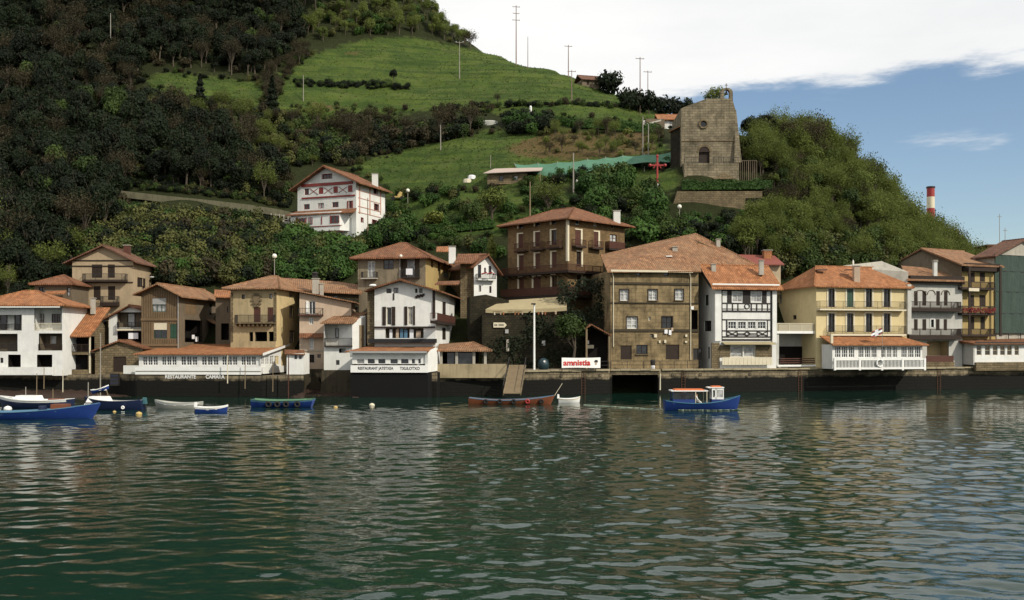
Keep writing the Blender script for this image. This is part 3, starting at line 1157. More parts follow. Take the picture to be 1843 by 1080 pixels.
def window(h, k, r, cols=2, rows=2, frame=None, pane=None, fw=0.06, shut=None, smat=None, sill=None, surround=None, sw=0.10,
           recess=0.13, name='window', px=True, hole=True, awn=None):
    """a framed window (or glazed door) in wall k of house h; r in photo pixels"""
    fc = h.facs[k]
    u0, z0, u1, z1 = fc.rect(r) if px else r
    if u1 - u0 < 0.12 or z1 - z0 < 0.12:
        return None
    if hole:
        h.holes[k].append((u0, z0, u1, z1))
    rc = -recess if hole else 0.05
    if pane is None and WR.random() < 0.25:
        pane = GLASSC
    frame = frame or BROWNWOOD
    ax = (fc.d, -fc.n, Vector((0, 0, 1)))
    mb = MB()

    def br(ua, za, ub, zb, out, th):
        mb.box((fc.pt((ua + ub) / 2, (za + zb) / 2, out)), (ub - ua, th, zb - za), ax)
    br(u0, z0, u0 + fw, z1, rc, 0.06)
    br(u1 - fw, z0, u1, z1, rc, 0.06)
    br(u0 + fw, z0, u1 - fw, z0 + fw, rc, 0.06)
    br(u0 + fw, z1 - fw, u1 - fw, z1, rc, 0.06)
    for i in range(1, cols):
        u = u0 + (u1 - u0) * i / cols
        br(u - fw * 0.45, z0 + fw, u + fw * 0.45, z1 - fw, rc, 0.05)
    for j in range(1, rows):
        z = z0 + (z1 - z0) * j / rows
        br(u0 + fw, z - fw * 0.28, u1 - fw, z + fw * 0.28, rc, 0.04)
    wdw = mb.build(name, frame, h.root)
    MB().poly([fc.pt(u0 + 0.01, z0 + 0.01, rc - 0.035), fc.pt(u1 - 0.01, z0 + 0.01, rc - 0.035), fc.pt(u1 - 0.01, z1 - 0.01, rc - 0.035), fc.pt(u0 + 0.01, z1 - 0.01, rc - 0.035)]).build('pane', pane or GLASS, wdw)
    if shut == 'open':
        sw_ = (u1 - u0) * 0.5
        for ua in (u0 - sw_ - 0.02, u1 + 0.02):
            shutter(fc, ua, z0, ua + sw_, z1, 0.04, smat or DARKWOOD, wdw)
    elif shut == 'closed':
        um = (u0 + u1) / 2
        shutter(fc, u0 + 0.02, z0 + 0.02, um - 0.012, z1 - 0.02, -0.05, smat or DARKWOOD, wdw)
        shutter(fc, um + 0.012, z0 + 0.02, u1 - 0.02, z1 - 0.02, -0.05, smat or DARKWOOD, wdw)
    elif shut == 'half':
        sw_ = (u1 - u0) * 0.48
        shutter(fc, u0 - sw_ * 0.9, z0, u0 - 0.02, z1, 0.06, smat or DARKWOOD, wdw)
    elif shut == 'blind':
        zb = z1 - (z1 - z0) * 0.45
        MB().box(fc.pt((u0 + u1) / 2, (zb + z1) / 2, -0.06), (u1 - u0 - 0.02, 0.04, z1 - zb), ax).build('blind', smat or CREAMP, wdw)
    if sill:
        MB().box(fc.pt((u0 + u1) / 2, z0 - 0.05, 0.05), (u1 - u0 + 0.24, 0.26, 0.10), ax).build('sill', sill, wdw)
    if surround:
        s = MB()
        o = 0.025
        s.box(fc.pt(u0 - sw / 2, (z0 + z1) / 2, o), (sw, 0.09, z1 - z0), ax)
        s.box(fc.pt(u1 + sw / 2, (z0 + z1) / 2, o), (sw, 0.09, z1 - z0), ax)
        s.box(fc.pt((u0 + u1) / 2, z1 + sw / 2, o), (u1 - u0 + 2 * sw, 0.09, sw), ax)
        s.build('surround', surround, wdw)
    return wdw


def shutter(fc, u0, z0, u1, z1, out, mat, parent):
    ax = (fc.d, -fc.n, Vector((0, 0, 1)))
    mb = MB().box(fc.pt((u0 + u1) / 2, (z0 + z1) / 2, out), (u1 - u0, 0.035, z1 - z0), ax)
    for q in (0.12, 0.5, 0.88):
        mb.box(fc.pt((u0 + u1) / 2, z0 + (z1 - z0) * q, out + 0.026), (u1 - u0 - 0.03, 0.018, 0.09), ax)
    return mb.build('shutter', mat, parent)


def door(h, k, r, mat=None, surround=None, px=True, planks=4, name='door', recess=0.12):
    fc = h.facs[k]
    u0, z0, u1, z1 = fc.rect(r) if px else r
    h.holes[k].append((u0, z0, u1, z1))
    ax = (fc.d, -fc.n, Vector((0, 0, 1)))
    mb = MB()
    n = planks
    for i in range(n):
        a, b = u0 + (u1 - u0) * i / n, u0 + (u1 - u0) * (i + 1) / n
        mb.box(fc.pt((a + b) / 2, (z0 + z1) / 2, -recess - 0.004 * (i % 2)), (b - a - 0.012, 0.05, z1 - z0 - 0.01), ax)
    mb.box(fc.pt((u0 + u1) / 2, (z0 + z1) / 2, -recess - 0.05), (u1 - u0, 0.03, z1 - z0), ax)
    d = mb.build(name, mat or DARKWOOD, h.root)
    MB().box(fc.pt(u1 - 0.14, z0 + min(1.0, (z1 - z0) * 0.5), -recess + 0.05), (0.04, 0.05, 0.14), ax).build('handle', IRON, d)
    if surround:
        s = MB()
        s.box(fc.pt(u0 - 0.06, (z0 + z1) / 2, 0.02), (0.12, 0.08, z1 - z0), ax)
        s.box(fc.pt(u1 + 0.06, (z0 + z1) / 2, 0.02), (0.12, 0.08, z1 - z0), ax)
        s.box(fc.pt((u0 + u1) / 2, z1 + 0.06, 0.02), (u1 - u0 + 0.24, 0.08, 0.12), ax)
        s.build('surround', surround, d)
    return d


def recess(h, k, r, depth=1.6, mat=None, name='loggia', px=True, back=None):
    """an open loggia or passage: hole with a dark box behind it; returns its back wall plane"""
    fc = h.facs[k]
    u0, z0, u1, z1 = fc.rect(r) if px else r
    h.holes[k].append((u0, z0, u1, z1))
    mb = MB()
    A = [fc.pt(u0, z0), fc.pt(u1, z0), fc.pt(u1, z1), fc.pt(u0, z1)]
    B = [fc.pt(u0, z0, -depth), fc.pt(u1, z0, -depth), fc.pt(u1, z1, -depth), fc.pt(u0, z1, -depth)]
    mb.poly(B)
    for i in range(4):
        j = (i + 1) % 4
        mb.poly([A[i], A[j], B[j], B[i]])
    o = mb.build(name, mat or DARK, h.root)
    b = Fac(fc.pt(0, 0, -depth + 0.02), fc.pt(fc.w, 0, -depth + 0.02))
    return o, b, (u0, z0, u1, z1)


def plate(h, fc, r, mat, name, out=0.03, th=0.04, px=True, parent=None):
    u0, z0, u1, z1 = fc.rect(r) if px else r
    return MB().box(fc.pt((u0 + u1) / 2, (z0 + z1) / 2, out), (u1 - u0, th, z1 - z0), (fc.d, -fc.n, Vector((0, 0, 1)))).build(name, mat, parent or h.root)


def rail_mesh(pts, z0, z1, spacing=0.13, bw=0.022, rw=0.05, solid=False, boards=False):
    """top and bottom rails with upright bars along a polyline (x, y)"""
    mb = MB()
    for a, b in zip(pts, pts[1:]):
        a, b = Vector((a[0], a[1], 0)), Vector((b[0], b[1], 0))
        d = b - a
        ln = d.length
        if ln < 0.05:
            continue
        d /= ln
        up = Vector((0, 0, 1))
        mb.bar(a + up * z1, b + up * z1, rw, rw)
        mb.bar(a + up * (z0 + 0.06), b + up * (z0 + 0.06), rw * 0.8, rw * 0.8)
        n = max(1, int(ln / spacing))
        for i in range(n + 1):
            p = a + d * (ln * i / n)
            w = spacing * 0.82 if boards else bw
            big = i % max(1, int(1.6 / spacing)) == 0
            if boards:
                if i < n:
                    q = a + d * (ln * (i + 0.5) / n)
                    mb.box(q + up * ((z0 + z1) / 2 + 0.02), (w, 0.025, z1 - z0 - 0.06), (d, Vector((-d.y, d.x, 0)), up))
                if big:
                    mb.box(p + up * ((z0 + z1) / 2), (0.07, 0.07, z1 - z0), (d, Vector((-d.y, d.x, 0)), up))
            else:
                ww = bw * (2.0 if big else 1.0)
                mb.box(p + up * ((z0 + z1) / 2), (ww, ww, z1 - z0), (d, Vector((-d.y, d.x, 0)), up))
    return mb


def balcony(h, fc, x0, x1, ytop, yfloor, ybot, depth=0.9, slab=None, rail=None, spacing=0.13, boards=False, sides=True, bw=0.025, name='balcony', rw=0.05):
    slab, rail = slab or CONC, rail or IRON
    u0, zt = fc.uz(x0, ytop, depth)
    u1, _ = fc.uz(x1, ytop, depth)
    zf, zb = fc.uz((x0 + x1) / 2, yfloor, depth)[1], fc.uz((x0 + x1) / 2, ybot, depth)[1]
    zt = fc.uz((x0 + x1) / 2, ytop, depth)[1]
    ax = (fc.d, -fc.n, Vector((0, 0, 1)))
    o = MB().box(fc.pt((u0 + u1) / 2, (zf + zb) / 2, depth / 2), (u1 - u0, depth, max(0.06, zf - zb)), ax).build(name, slab, h.root)
    e = 0.04
    pts = [fc.pt(u0 + e, 0, 0), fc.pt(u0 + e, 0, depth - e), fc.pt(u1 - e, 0, depth - e), fc.pt(u1 - e, 0, 0)]
    if not sides:
        pts = pts[1:3]
    rail_mesh([(p.x, p.y) for p in pts], zf, zt, spacing, bw, rw, boards=boards).build('railing', rail, o, stuff=True)
    return o


def roof_faces(mb, pts, th=0.14, mi=0):
    """one roof slope: polygon extruded straight down"""
    pts = [Vector(p) for p in pts]
    if newell(pts).z < 0:
        pts = pts[::-1]
    n = len(pts)
    low = [p - Vector((0, 0, th)) for p in pts]
    mb.faces(pts + low, [tuple(range(n)), tuple(range(2 * n - 1, n - 1, -1))] + [(i, i + n, (i + 1) % n + n, (i + 1) % n) for i in range(n)], mi)


def roof(h, polys, mat, th=0.14, name='roof', caps=None, parent=None):
    mb = MB()
    for k, p in enumerate(polys):
        roof_faces(mb, [q - Vector((0, 0, 0.003 * k)) for q in (Vector(x) for x in p)], th)
    o = mb.build(name, mat, parent or h.root)
    for a, b in caps or []:          # a row of ridge tiles
        a, b = Vector(a), Vector(b)
        m = MB()
        n = max(2, int((b - a).length / 0.42))
        for i in range(n):
            p, q = a.lerp(b, i / n), a.lerp(b, (i + 1.06) / n)
            m.tube(p - Vector((0, 0, 0.02)), q - Vector((0, 0, 0.045)), 0.13, 0.11, 6)
        m.build('ridge_tiles', mat, o, stuff=True)
    return o


def gable_front(h, zl, ua, za, zr, mat, of=0.6, ol=0.6, orr=0.6, ob=0.3, th=0.16, ul=0, ur=None, back_drop=0.0):
    """ridge runs back from the front; wall gable included"""
    ur = h.w if ur is None else ur
    sl, sr = (za - zl) / (ua - ul), (za - zr) / (ur - ua)
    h.prof[0] = [(ul, h.z0), (ur, h.z0), (ur, zr), (ua, za), (ul, zl)]
    w = h.w
    h.prof[2] = [(w - ur, h.z0), (w - ul, h.z0), (w - ul, zl), (w - ua, za), (w - ur, zr)]
    h.prof[1] = [(0, h.z0), (h.dp, h.z0), (h.dp, zr), (0, zr)]
    h.prof[3] = [(0, h.z0), (h.dp, h.z0), (h.dp, zl), (0, zl)]
    t0, t1 = -of, h.dp + ob
    up = th + 0.02
    A, B = h.P(ua, t0, za + up), h.P(ua, t1, za + up - back_drop)
    L0, L1 = h.P(ul - ol, t0, zl - sl * ol + up), h.P(ul - ol, t1, zl - sl * ol + up - back_drop)
    R0, R1 = h.P(ur + orr, t0, zr - sr * orr + up), h.P(ur + orr, t1, zr - sr * orr + up - back_drop)
    return roof(h, [[L0, A, B, L1], [A, R0, R1, B]], mat, th, caps=[(A, B)])


def gable_side(h, ze, zr, mat, t_r=None, zb=None, of=0.6, os=0.3, ob=0.4, th=0.16):
    """ridge parallel to the front at depth t_r"""
    t_r = h.dp / 2 if t_r is None else t_r
    zb = ze if zb is None else zb
    h.prof[0] = [(0, h.z0), (h.w, h.z0), (h.w, ze), (0, ze)]
    h.prof[1] = [(0, h.z0), (h.dp, h.z0), (h.dp, zb), (t_r, zr), (0, ze)]
    h.prof[3] = [(0, h.z0), (h.dp, h.z0), (h.dp, ze), (h.dp - t_r, zr), (0, zb)]
    h.prof[2] = [(0, h.z0), (h.w, h.z0), (h.w, zb), (0, zb)]
    sf, sb = (zr - ze) / t_r, (zr - zb) / max(h.dp - t_r, 0.1)
    up = th + 0.02
    a0, a1 = h.P(-os, -of, ze - sf * of + up), h.P(h.w + os, -of, ze - sf * of + up)
    r0, r1 = h.P(-os, t_r, zr + up), h.P(h.w + os, t_r, zr + up)
    b0, b1 = h.P(-os, h.dp + ob, zb - sb * ob + up), h.P(h.w + os, h.dp + ob, zb - sb * ob + up)
    return roof(h, [[a0, a1, r1, r0], [r0, r1, b1, b0]], mat, th, caps=[(r0, r1)])


def hip(h, ze, zr, mat, il, ir, t_r=None, o=0.6, th=0.16, os=None):
    t_r = h.dp / 2 if t_r is None else t_r
    os = o if os is None else os
    up = 0.06
    ze = ze + up
    a0, a1 = h.P(-os, -o, ze), h.P(h.w + os, -o, ze)
    b0, b1 = h.P(-os, h.dp + o, ze), h.P(h.w + os, h.dp + o, ze)
    r0, r1 = h.P(il, t_r, zr), h.P(h.w - ir, t_r, zr)
    ps = [[a0, a1, r1, r0], [a1, b1, r1], [b1, b0, r0, r1], [b0, a0, r0]]
    return roof(h, ps, mat, th, caps=[(r0, r1), (a0, r0), (a1, r1)])


def chimney(h, px0, px1, ytop, ybot, Y, mat=None, cap=True, parent=None):
    x0, x1 = XA(px0, Y), XA(px1, Y)
    zt, zb = ZA(ytop, Y), ZA(ybot, Y) - 0.6
    w = x1 - x0
    m = MB().box(((x0 + x1) / 2, Y, (zt + zb) / 2), (w, w * 0.9, zt - zb))
    c = m.build('chimney', mat or WHITE, parent or h.root)
    if cap:
        MB().box(((x0 + x1) / 2, Y, zt + 0.09), (w + 0.16, w * 0.9 + 0.16, 0.08)).box(((x0 + x1) / 2, Y, zt + 0.04), (w * 0.6, w * 0.5, 0.1)).build('chimney_cap', CONC, c)
    return c


def pipe(h, pts, r=0.05, mat=None, name='drainpipe'):
    m = MB()
    for a, b in zip(pts, pts[1:]):
        m.tube(a, b, r, r, 6)
    return m.build(name, mat or CREAMP, h.root)


def beam(h, fc, r, mat, out=0.03, th=0.06, name='beam', px=True):
    return plate(h, fc, r, mat, name, out, th, px)
# ------------------------------------------------------------------ houses, from the left of the quay to the right
def area(ox, oy, k):
    def f(*v):
        return tuple((ox if i % 2 == 0 else oy) + c / k for i, c in enumerate(v))
    return f


A1, A2, A3 = area(0, 420, 3), area(230, 420, 3), area(560, 400, 3)
A4, A5, A6, A7 = area(840, 360, 2.7), area(1060, 380, 2.842), area(1380, 420, 3.857), area(1580, 400, 3.6)
A8, A9 = area(480, 270, 5.686), area(1140, 130, 3.484)
AT, AS, AK, AW, AH = area(900, 380, 6), area(1080, 460, 5.142), area(400, 480, 5.4), area(660, 500, 7.715), area(1255, 500, 6.353)


def add_fac(h, fc):
    h.facs = tuple(h.facs) + (fc,)
    k = len(h.facs) - 1
    h.holes[k] = []
    return k


# --- white house at the left edge with open loggias
def white_loggia_house():
    Y = 108.4
    h = House('white_house', 'white house with open loggias and orange hipped roof beside the big blue boat', -45, Y, 113, Y, 6.2, 2.2, ZA(550, Y), WHITE2)
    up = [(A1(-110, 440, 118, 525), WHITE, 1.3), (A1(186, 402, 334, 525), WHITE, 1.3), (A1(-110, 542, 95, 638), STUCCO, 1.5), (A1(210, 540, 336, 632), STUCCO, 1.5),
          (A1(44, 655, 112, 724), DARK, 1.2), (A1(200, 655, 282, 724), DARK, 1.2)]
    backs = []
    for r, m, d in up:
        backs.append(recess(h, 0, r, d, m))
    k = add_fac(h, backs[0][1])
    window(h, k, A1(2, 438, 40, 520), 1, 1, DARKWOOD, hole=False, name='door')
    window(h, k, A1(80, 438, 112, 520), 1, 1, DARKWOOD, hole=False, name='door')
    k = add_fac(h, backs[1][1])
    window(h, k, A1(195, 435, 238, 490), 3, 3, BROWNWOOD, hole=False, fw=0.05)
    window(h, k, A1(281, 435, 326, 490), 3, 3, BROWNWOOD, hole=False, fw=0.05)
    k = add_fac(h, backs[3][1])
    window(h, k, A1(275, 555, 305, 600), 1, 2, CREAMP, hole=False)
    window(h, 0, A1(0, 672, 18, 700), 1, 1, DARKWOOD)
    h.walls()
    for r, y0 in ((A1(-110, 490, 118, 525), 0), (A1(186, 486, 334, 525), 1), (A1(-110, 596, 95, 638), 0)):
        u0, z0, u1, z1 = h.f.rect(r)
        rail_mesh([h.f.pt(u0, 0, -0.05).xy, h.f.pt(u1, 0, -0.05).xy], z0, z1, 0.14, 0.03, 0.06).build('railing', [IRON, CREAMP][y0], h.root, stuff=True)
    r = h.f.rect(A1(210, 598, 336, 632))
    rail_mesh([h.f.pt(r[0], 0, 0.02).xy, h.f.pt(r[2], 0, 0.02).xy], r[1], r[3], 0.14, 0.03, 0.06).build('railing', DARKWOOD, h.root, stuff=True)
    hip(h, h.z1, ZA(523, Y + 3), TILE_O, 4.0, 4.2, 3.0, 0.75)
    plate(h, h.f, (-45, 551, 113, 554), WHITEP, 'fascia', 0.7, 0.05)
    plate(h, h.f, A1(-120, 722, 290, 764), WHITE2, 'terrace_wall', 0.25, 0.25)
    return h


white_loggia_house()


# --- small house with the steep orange roof
def lean_house():
    Y = 110.6
    h = House('lean_to_house', 'narrow house with steep orange lean-to roof and dark porch beside the white loggia house', 122, Y, 162, Y, 6.0, 2.3, ZA(603, Y), STONE_G, depth_px=195)
    recess(h, 0, A1(364, 556, 486, 640), 1.2, DARK, 'porch')
    recess(h, 0, A1(385, 655, 476, 735), 1.0, DARK, 'opening')
    window(h, 1, A1(558, 455, 580, 490), 1, 1, DARKWOOD)
    zr = ZA(556, Y + h.dp * 0.8)
    h.prof[1] = [(0, h.z0), (h.dp, h.z0), (h.dp, zr), (0, h.z1)]
    h.prof[3] = [(0, h.z0), (h.dp, h.z0), (h.dp, h.z1), (0, zr)]
    h.walls()
    a = [h.P(-0.3, -0.5, h.z1 - 0.1), h.P(h.w + 0.25, -0.5, h.z1 - 0.1), h.P(h.w + 0.25, h.dp, zr + 0.2), h.P(-0.3, h.dp, zr + 0.2)]
    roof(h, [a], TILE_O)
    r = h.f.rect(A1(362, 600, 480, 640))
    rail_mesh([h.f.pt(r[0], 0, 0.03).xy, h.f.pt(r[2], 0, 0.03).xy], r[1], r[3], 0.13, 0.03, 0.06).build('railing', DARKWOOD, h.root, stuff=True)
    chimney(h, 164, 171, 538, 556, Y + 3.5, CONC)
    for x in (122, 162):
        MB().bar(h.f.pt(h.f.uz(x, 640)[0], ZA(604, Y), 0.02), h.f.pt(h.f.uz(x, 640)[0], 2.4, 0.02), 0.14).build('post', CREAMP, h.root)


lean_house()


# --- tan gabled house behind
def tan_gable_house():
    Y = 121.0
    h = House('gabled_house', 'tall tan gabled house with dark balconied doors below the dark wood', 130, Y, 240, Y, 6, ZA(600, Y), ZA(470, Y), TAN, depth_px=274)
    u, z = h.f.uz(187, 444)
    for x0, x1, y0, y1 in ((495, 552, 168, 240), (582, 620, 168, 240), (505, 543, 285, 360), (583, 622, 285, 360)):
        window(h, 0, A1(x0, y0, x1, y1), 2, 1, DARKWOOD, shut='closed', name='balcony_door')
    window(h, 1, A1(752, 240, 772, 290), 1, 1, DARKWOOD, shut='open')
    gable_front(h, h.z1, u, z, h.z1, TILE_D, 0.6, 0.9, 0.7)
    h.walls()
    balcony(h, h.f, *A1(443, 676)[0:1], A1(676, 0)[0], 420 + 218 / 3, 420 + 252 / 3, 420 + 262 / 3, 0.8, DARKWOOD, IRON)
    balcony(h, h.f, A1(540, 0)[0], A1(632, 0)[0], 420 + 340 / 3, 420 + 372 / 3, 420 + 392 / 3, 0.8, DARKWOOD, IRON)
    for y in (144, 174, 262):
        plate(h, h.f, A1(388, y, 718, y + 6), DARKWOOD, 'string_course', 0.04, 0.08)
    chimney(h, 224, 234, 443, 470, Y + 4, BRICK)
    m = MB().lathe(W(*A1(778, 238), Y + 2) + Vector((0.9, 0, 0)), [(0.0, -0.1), (0.28, 0.0), (0.34, 0.12)], 12)
    m.build('satellite_dish', WHITEP, h.root)


tan_gable_house()


def back_cottage():
    Y = 116.5
    h = House('low_cottage', 'low brown cottage with dark hipped roof peeping over the loggia house', 62, Y, 130, Y, 5, ZA(600, Y), ZA(512, Y), STUCCO)
    window(h, 0, A1(360, 292, 380, 340), 1, 2, DARKWOOD)
    window(h, 0, A1(210, 290, 240, 322), 2, 1, DARKWOOD)
    h.walls()
    hip(h, h.z1, ZA(495, Y + 2.5), TILE_R, 2.2, 2.0, 2.5, 0.5)
    roof(h, [[W(*A1(245, 322), 114.5), W(*A1(350, 322), 114.5), W(*A1(358, 308), 116), W(*A1(245, 312), 116)]], TILE_O, name='lower_roof')


back_cottage()


def balcony_cottage():
    Y = 114.0
    h = House('balcony_cottage', 'small white cottage with dark balconies squeezed beside the boarded house', 196, Y, 256, Y, 5, 2.2, ZA(572, Y), WHITE)
    u, z = h.f.uz(235, 552)
    _, b1, _ = recess(h, 0, A1(634, 426, 764, 508), 1.0, STUCCO, 'loggia')
    _, b2, _ = recess(h, 0, A1(634, 528, 764, 600), 1.0, DARK, 'loggia')
    k = add_fac(h, b1)
    window(h, k, A1(690, 432, 730, 505), 1, 1, DARKWOOD, hole=False, name='door')
    gable_front(h, h.z1, u, z, ZA(559, Y), TILE_R, 0.5, 0.5, 0.3)
    h.walls()
    balcony(h, h.f, 210, 256, 580, 592, 595, 0.5, CREAMP, IRON)
    plate(h, h.f, A1(700, 538, 752, 570), CLOTHW, 'towel', 0.35, 0.03)


balcony_cottage()


def stone_shed():
    Y = 110.4
    h = House('stone_shed', 'rough stone shed with dark plank door at the quay edge', 171, Y, 256, Y, 5, 2.0, ZA(632, Y), STONE_G, cat='shed')
    u, z = h.f.uz(216, 615)
    door(h, 0, A1(610, 665, 680, 748), DARKWOOD)
    gable_front(h, h.z1, u, z, ZA(627, Y), TILE_R, 0.35, 0.4, 0.4)
    h.walls()


stone_shed()


# --- boarded timber house
def boarded_house():
    Y = 112.6
    h = House('boarded_house', 'old boarded timber house with blinds and a green shuttered door', 255, Y, 322, Y - 0.4, 8, 2.4, ZA(528, Y), GREYWOOD, depth_px=398)
    u, z = h.f.uz(288, 513)
    window(h, 0, A2(132, 350, 206, 424), 3, 2, GREENP, GLASSC, shut='blind', smat=ZINC)
    window(h, 0, A2(140, 482, 212, 568), 2, 1, GREENP, shut='blind', smat=CREAMP)
    window(h, 0, A2(228, 490, 265, 568), 1, 1, GREENP, shut='closed', smat=GREENP, name='door')
    recess(h, 1, A2(308, 468, 402, 588), 1.5, DARK, 'passage')
    recess(h, 1, A2(436, 492, 468, 586), 1.0, DARK, 'passage')
    window(h, 1, A2(440, 380, 456, 440), 1, 2, DARKWOOD)
    window(h, 1, A2(310, 350, 372, 440), 2, 1, DARKWOOD, shut='closed', smat=GREYWOOD, name='loft_door')
    h.mats[1] = STUCCO
    gable_front(h, h.z1, u, z, ZA(531, Y), TILE_B, 0.8, 0.7, 0.7, back_drop=0.0)
    h.walls()
    # upright boards with proud cover strips
    m = MB()
    n = int(h.w / 0.26)
    for i in range(n + 1):
        uu = h.w * i / n
        top = (h.z1 + (z - h.z1) * uu / u) if uu < u else (z + (ZA(531, Y) - z) * (uu - u) / (h.w - u))
        for a, b in ((ZA(621, Y), ZA(577, Y)), (ZA(573, Y), top - 0.05)):
            segs = [(a, b)]
            for hh in h.holes[0]:
                if hh[0] - 0.06 < uu < hh[2] + 0.06:
                    new = []
                    for s0, s1 in segs:
                        if hh[3] <= s0 or hh[1] >= s1:
                            new.append((s0, s1))
                        else:
                            if hh[1] - s0 > 0.1:
                                new.append((s0, hh[1] - 0.05))
                            if s1 - hh[3] > 0.1:
                                new.append((hh[3] + 0.05, s1))
                    segs = new
            for s0, s1 in segs:
                m.box(h.f.pt(uu, (s0 + s1) / 2, 0.02), (0.05, 0.05, s1 - s0), (h.f.d, -h.f.n, Vector((0, 0, 1))))
    m.build('cover_strips', simple('grey brown battens', (0.10, 0.07, 0.04), 0.9, 0.3), h.root, stuff=True)
    plate(h, h.f, (254, 573, 323, 577), GREYWOOD, 'beam', 0.05, 0.12)
    plate(h, h.f, (254, 619, 323, 623), GREYWOOD, 'beam', 0.05, 0.12)
    u0, z0, u1, z1 = h.r.rect(A2(425, 474, 500, 490))
    roof(h, [[h.r.pt(u0, z0, 0.9), h.r.pt(u1, z0, 0.9), h.r.pt(u1, z1 + 0.2, 0), h.r.pt(u0, z1 + 0.2, 0)]], TILE_B, 0.08, 'porch_roof')
    pipe(h, [h.f.pt(h.w - 0.05, ZA(532, Y), 0.1), h.f.pt(h.w - 0.05, 2.6, 0.1)], 0.05, ZINC)
    # laundry on the passage
    for x0, x1, y0, y1 in ((333, 347, 548, 570), (352, 368, 558, 585)):
        plate(h, h.r, A2(x0, y0, x1, y1), CLOTHW, 'laundry', 0.3, 0.03)


boarded_house()


# --- house with the coat of arms
def arms_house():
    Y = 112.4
    h = House('coat_of_arms_house', 'ochre house with carved coat of arms and long iron balcony behind the restaurant terrace', 415, Y, 496, Y - 0.6, 9, 2.4, ZA(520, Y), OCHRE, depth_px=539)
    h.mats[1] = plaster('pale ochre render peeling', (0.60, 0.47, 0.25), 0.5, 0.45)
    window(h, 0, AK(190, 270, 220, 315), 1, 1, DARKWOOD)
    window(h, 0, AK(458, 265, 486, 312), 1, 1, DARKWOOD)
    for r in (AK(306, 395, 372, 540), AK(440, 395, 496, 535)):
        window(h, 0, r, 2, 1, BROWNWOOD, shut='closed', smat=BROWNWOOD, name='balcony_door')
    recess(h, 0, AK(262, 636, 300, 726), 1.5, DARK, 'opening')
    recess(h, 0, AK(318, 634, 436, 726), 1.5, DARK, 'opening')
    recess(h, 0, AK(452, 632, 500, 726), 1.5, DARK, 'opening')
    for r in (AK(655, 255, 682, 300), AK(655, 390, 688, 500), AK(655, 630, 695, 740)):
        window(h, 1, r, 1, 2, BROWNWOOD, surround=STONE_G, sw=0.15)
    h.walls()
    hip(h, h.z1, ZA(497, Y + 3.5), TILE_B, 3.4, 1.0, 3.6, 0.75)
    balcony(h, h.f, AK(118, 0)[0], AK(500, 0)[0], AK(0, 470)[1], AK(0, 545)[1], AK(0, 552)[1], 0.75, STONE_G, IRON, 0.11)
    for i in range(9):
        p = h.f.uz(AK(150 + i * 42, 0)[0], AK(0, 565)[1])
        MB().box(h.f.pt(p[0], p[1] - 0.02, 0.3), (0.18, 0.6, 0.3), (h.f.d, -h.f.n, Vector((0, 0, 1)))).build('corbel', STONE_G, h.root)
    # carved shield with scrolls
    u, z = h.f.uz(*AK(334, 325))
    sh = MB()
    prof = [(-0.32, 0.5), (0.32, 0.5), (0.36, 0.0), (0.22, -0.38), (0, -0.55), (-0.22, -0.38), (-0.36, 0.0)]
    sh.prism([h.f.pt(u + a, z + b, 0.02) for a, b in prof], h.f.n * 0.14)
    for a in range(10):
        th = a / 10 * 2 * math.pi
        sh.box(h.f.pt(u + 0.5 * math.cos(th), z + 0.68 * math.sin(th), 0.07), (0.26, 0.12, 0.22), (h.f.d, -h.f.n, Vector((0, 0, 1))))
    sh.build('coat_of_arms', simple('grey carved stone', (0.16, 0.12, 0.07), 0.9, 0.35, 4, 0.4), h.root)
    for x in (75, 130, 500, 560):
        pass
    plate(h, h.f, AK(82, 250, 104, 730), STONE_G, 'quoin', 0.03, 0.08)
    plate(h, h.f, AK(505, 250, 528, 720), STONE_G, 'quoin', 0.03, 0.08)
    return h


arms_house()


def narrow_house():
    Y = 116.4
    h = House('narrow_house', 'narrow dark house with orange roof in the gap beside the boarded house', 388, Y, 420, Y, 5, 2.4, ZA(533, Y), STUCCO)
    window(h, 0, (409, 552, 412, 562), 1, 1, DARKWOOD)
    recess(h, 0, (398, 582, 412, 612), 1.0, DARK, 'doorway')
    h.walls()
    roof(h, [[W(385, 533, Y - 0.5), W(424, 536, Y - 0.5), W(420, 523, Y + 3), W(386, 521, Y + 3)]], TILE_O, 0.12)


narrow_house()


def gap_wall():
    t = thing('alley_wall', W(880, 600, 118.6), 'dark rubble alley wall between the white gabled house and the awning terrace', 'wall')
    f = Fac((XA(846, 118.8), 118.8), (XA(916, 119.6), 119.6))
    MB().prism([f.pt(0, 2.2), f.pt(f.w, 2.2), f.pt(f.w, ZA(540, 119)), f.pt(f.w * 0.4, ZA(530, 119)), f.pt(0, ZA(534, 119))], -f.n * 3).build('masonry', STONE_D, t)


gap_wall()


def long_back_roof():
    Y = 117.5
    h = House('long_roofed_house', 'dark stone house with long faded tile roof and black flue behind the pink house', 545, Y, 646, Y + 1.0, 5, 2.4, ZA(527, Y), STONE_D)
    window(h, 0, (600, 532, 608, 545), 1, 1, DARKWOOD)
    h.walls()
    a = [W(510, 521, Y - 0.6), W(652, 528, Y + 0.6), W(652, 513, Y + 4), W(610, 507, Y + 5), W(560, 503, Y + 5), W(495, 499, Y + 5)]
    roof(h, [a], TILE_B)
    c = chimney(h, 563, 574, 503, 520, Y - 1.0, CONC)
    MB().box(W(567, 497, Y - 1.0), (0.55, 0.5, 0.8)).lathe(W(567, 492.5, Y - 1.0), [(0.35, -0.1), (0.42, 0.05), (0.2, 0.18)], 8).build('flue', IRON, c)
    chimney(h, 576, 582, 512, 526, Y - 1.0, CONC)


long_back_roof()


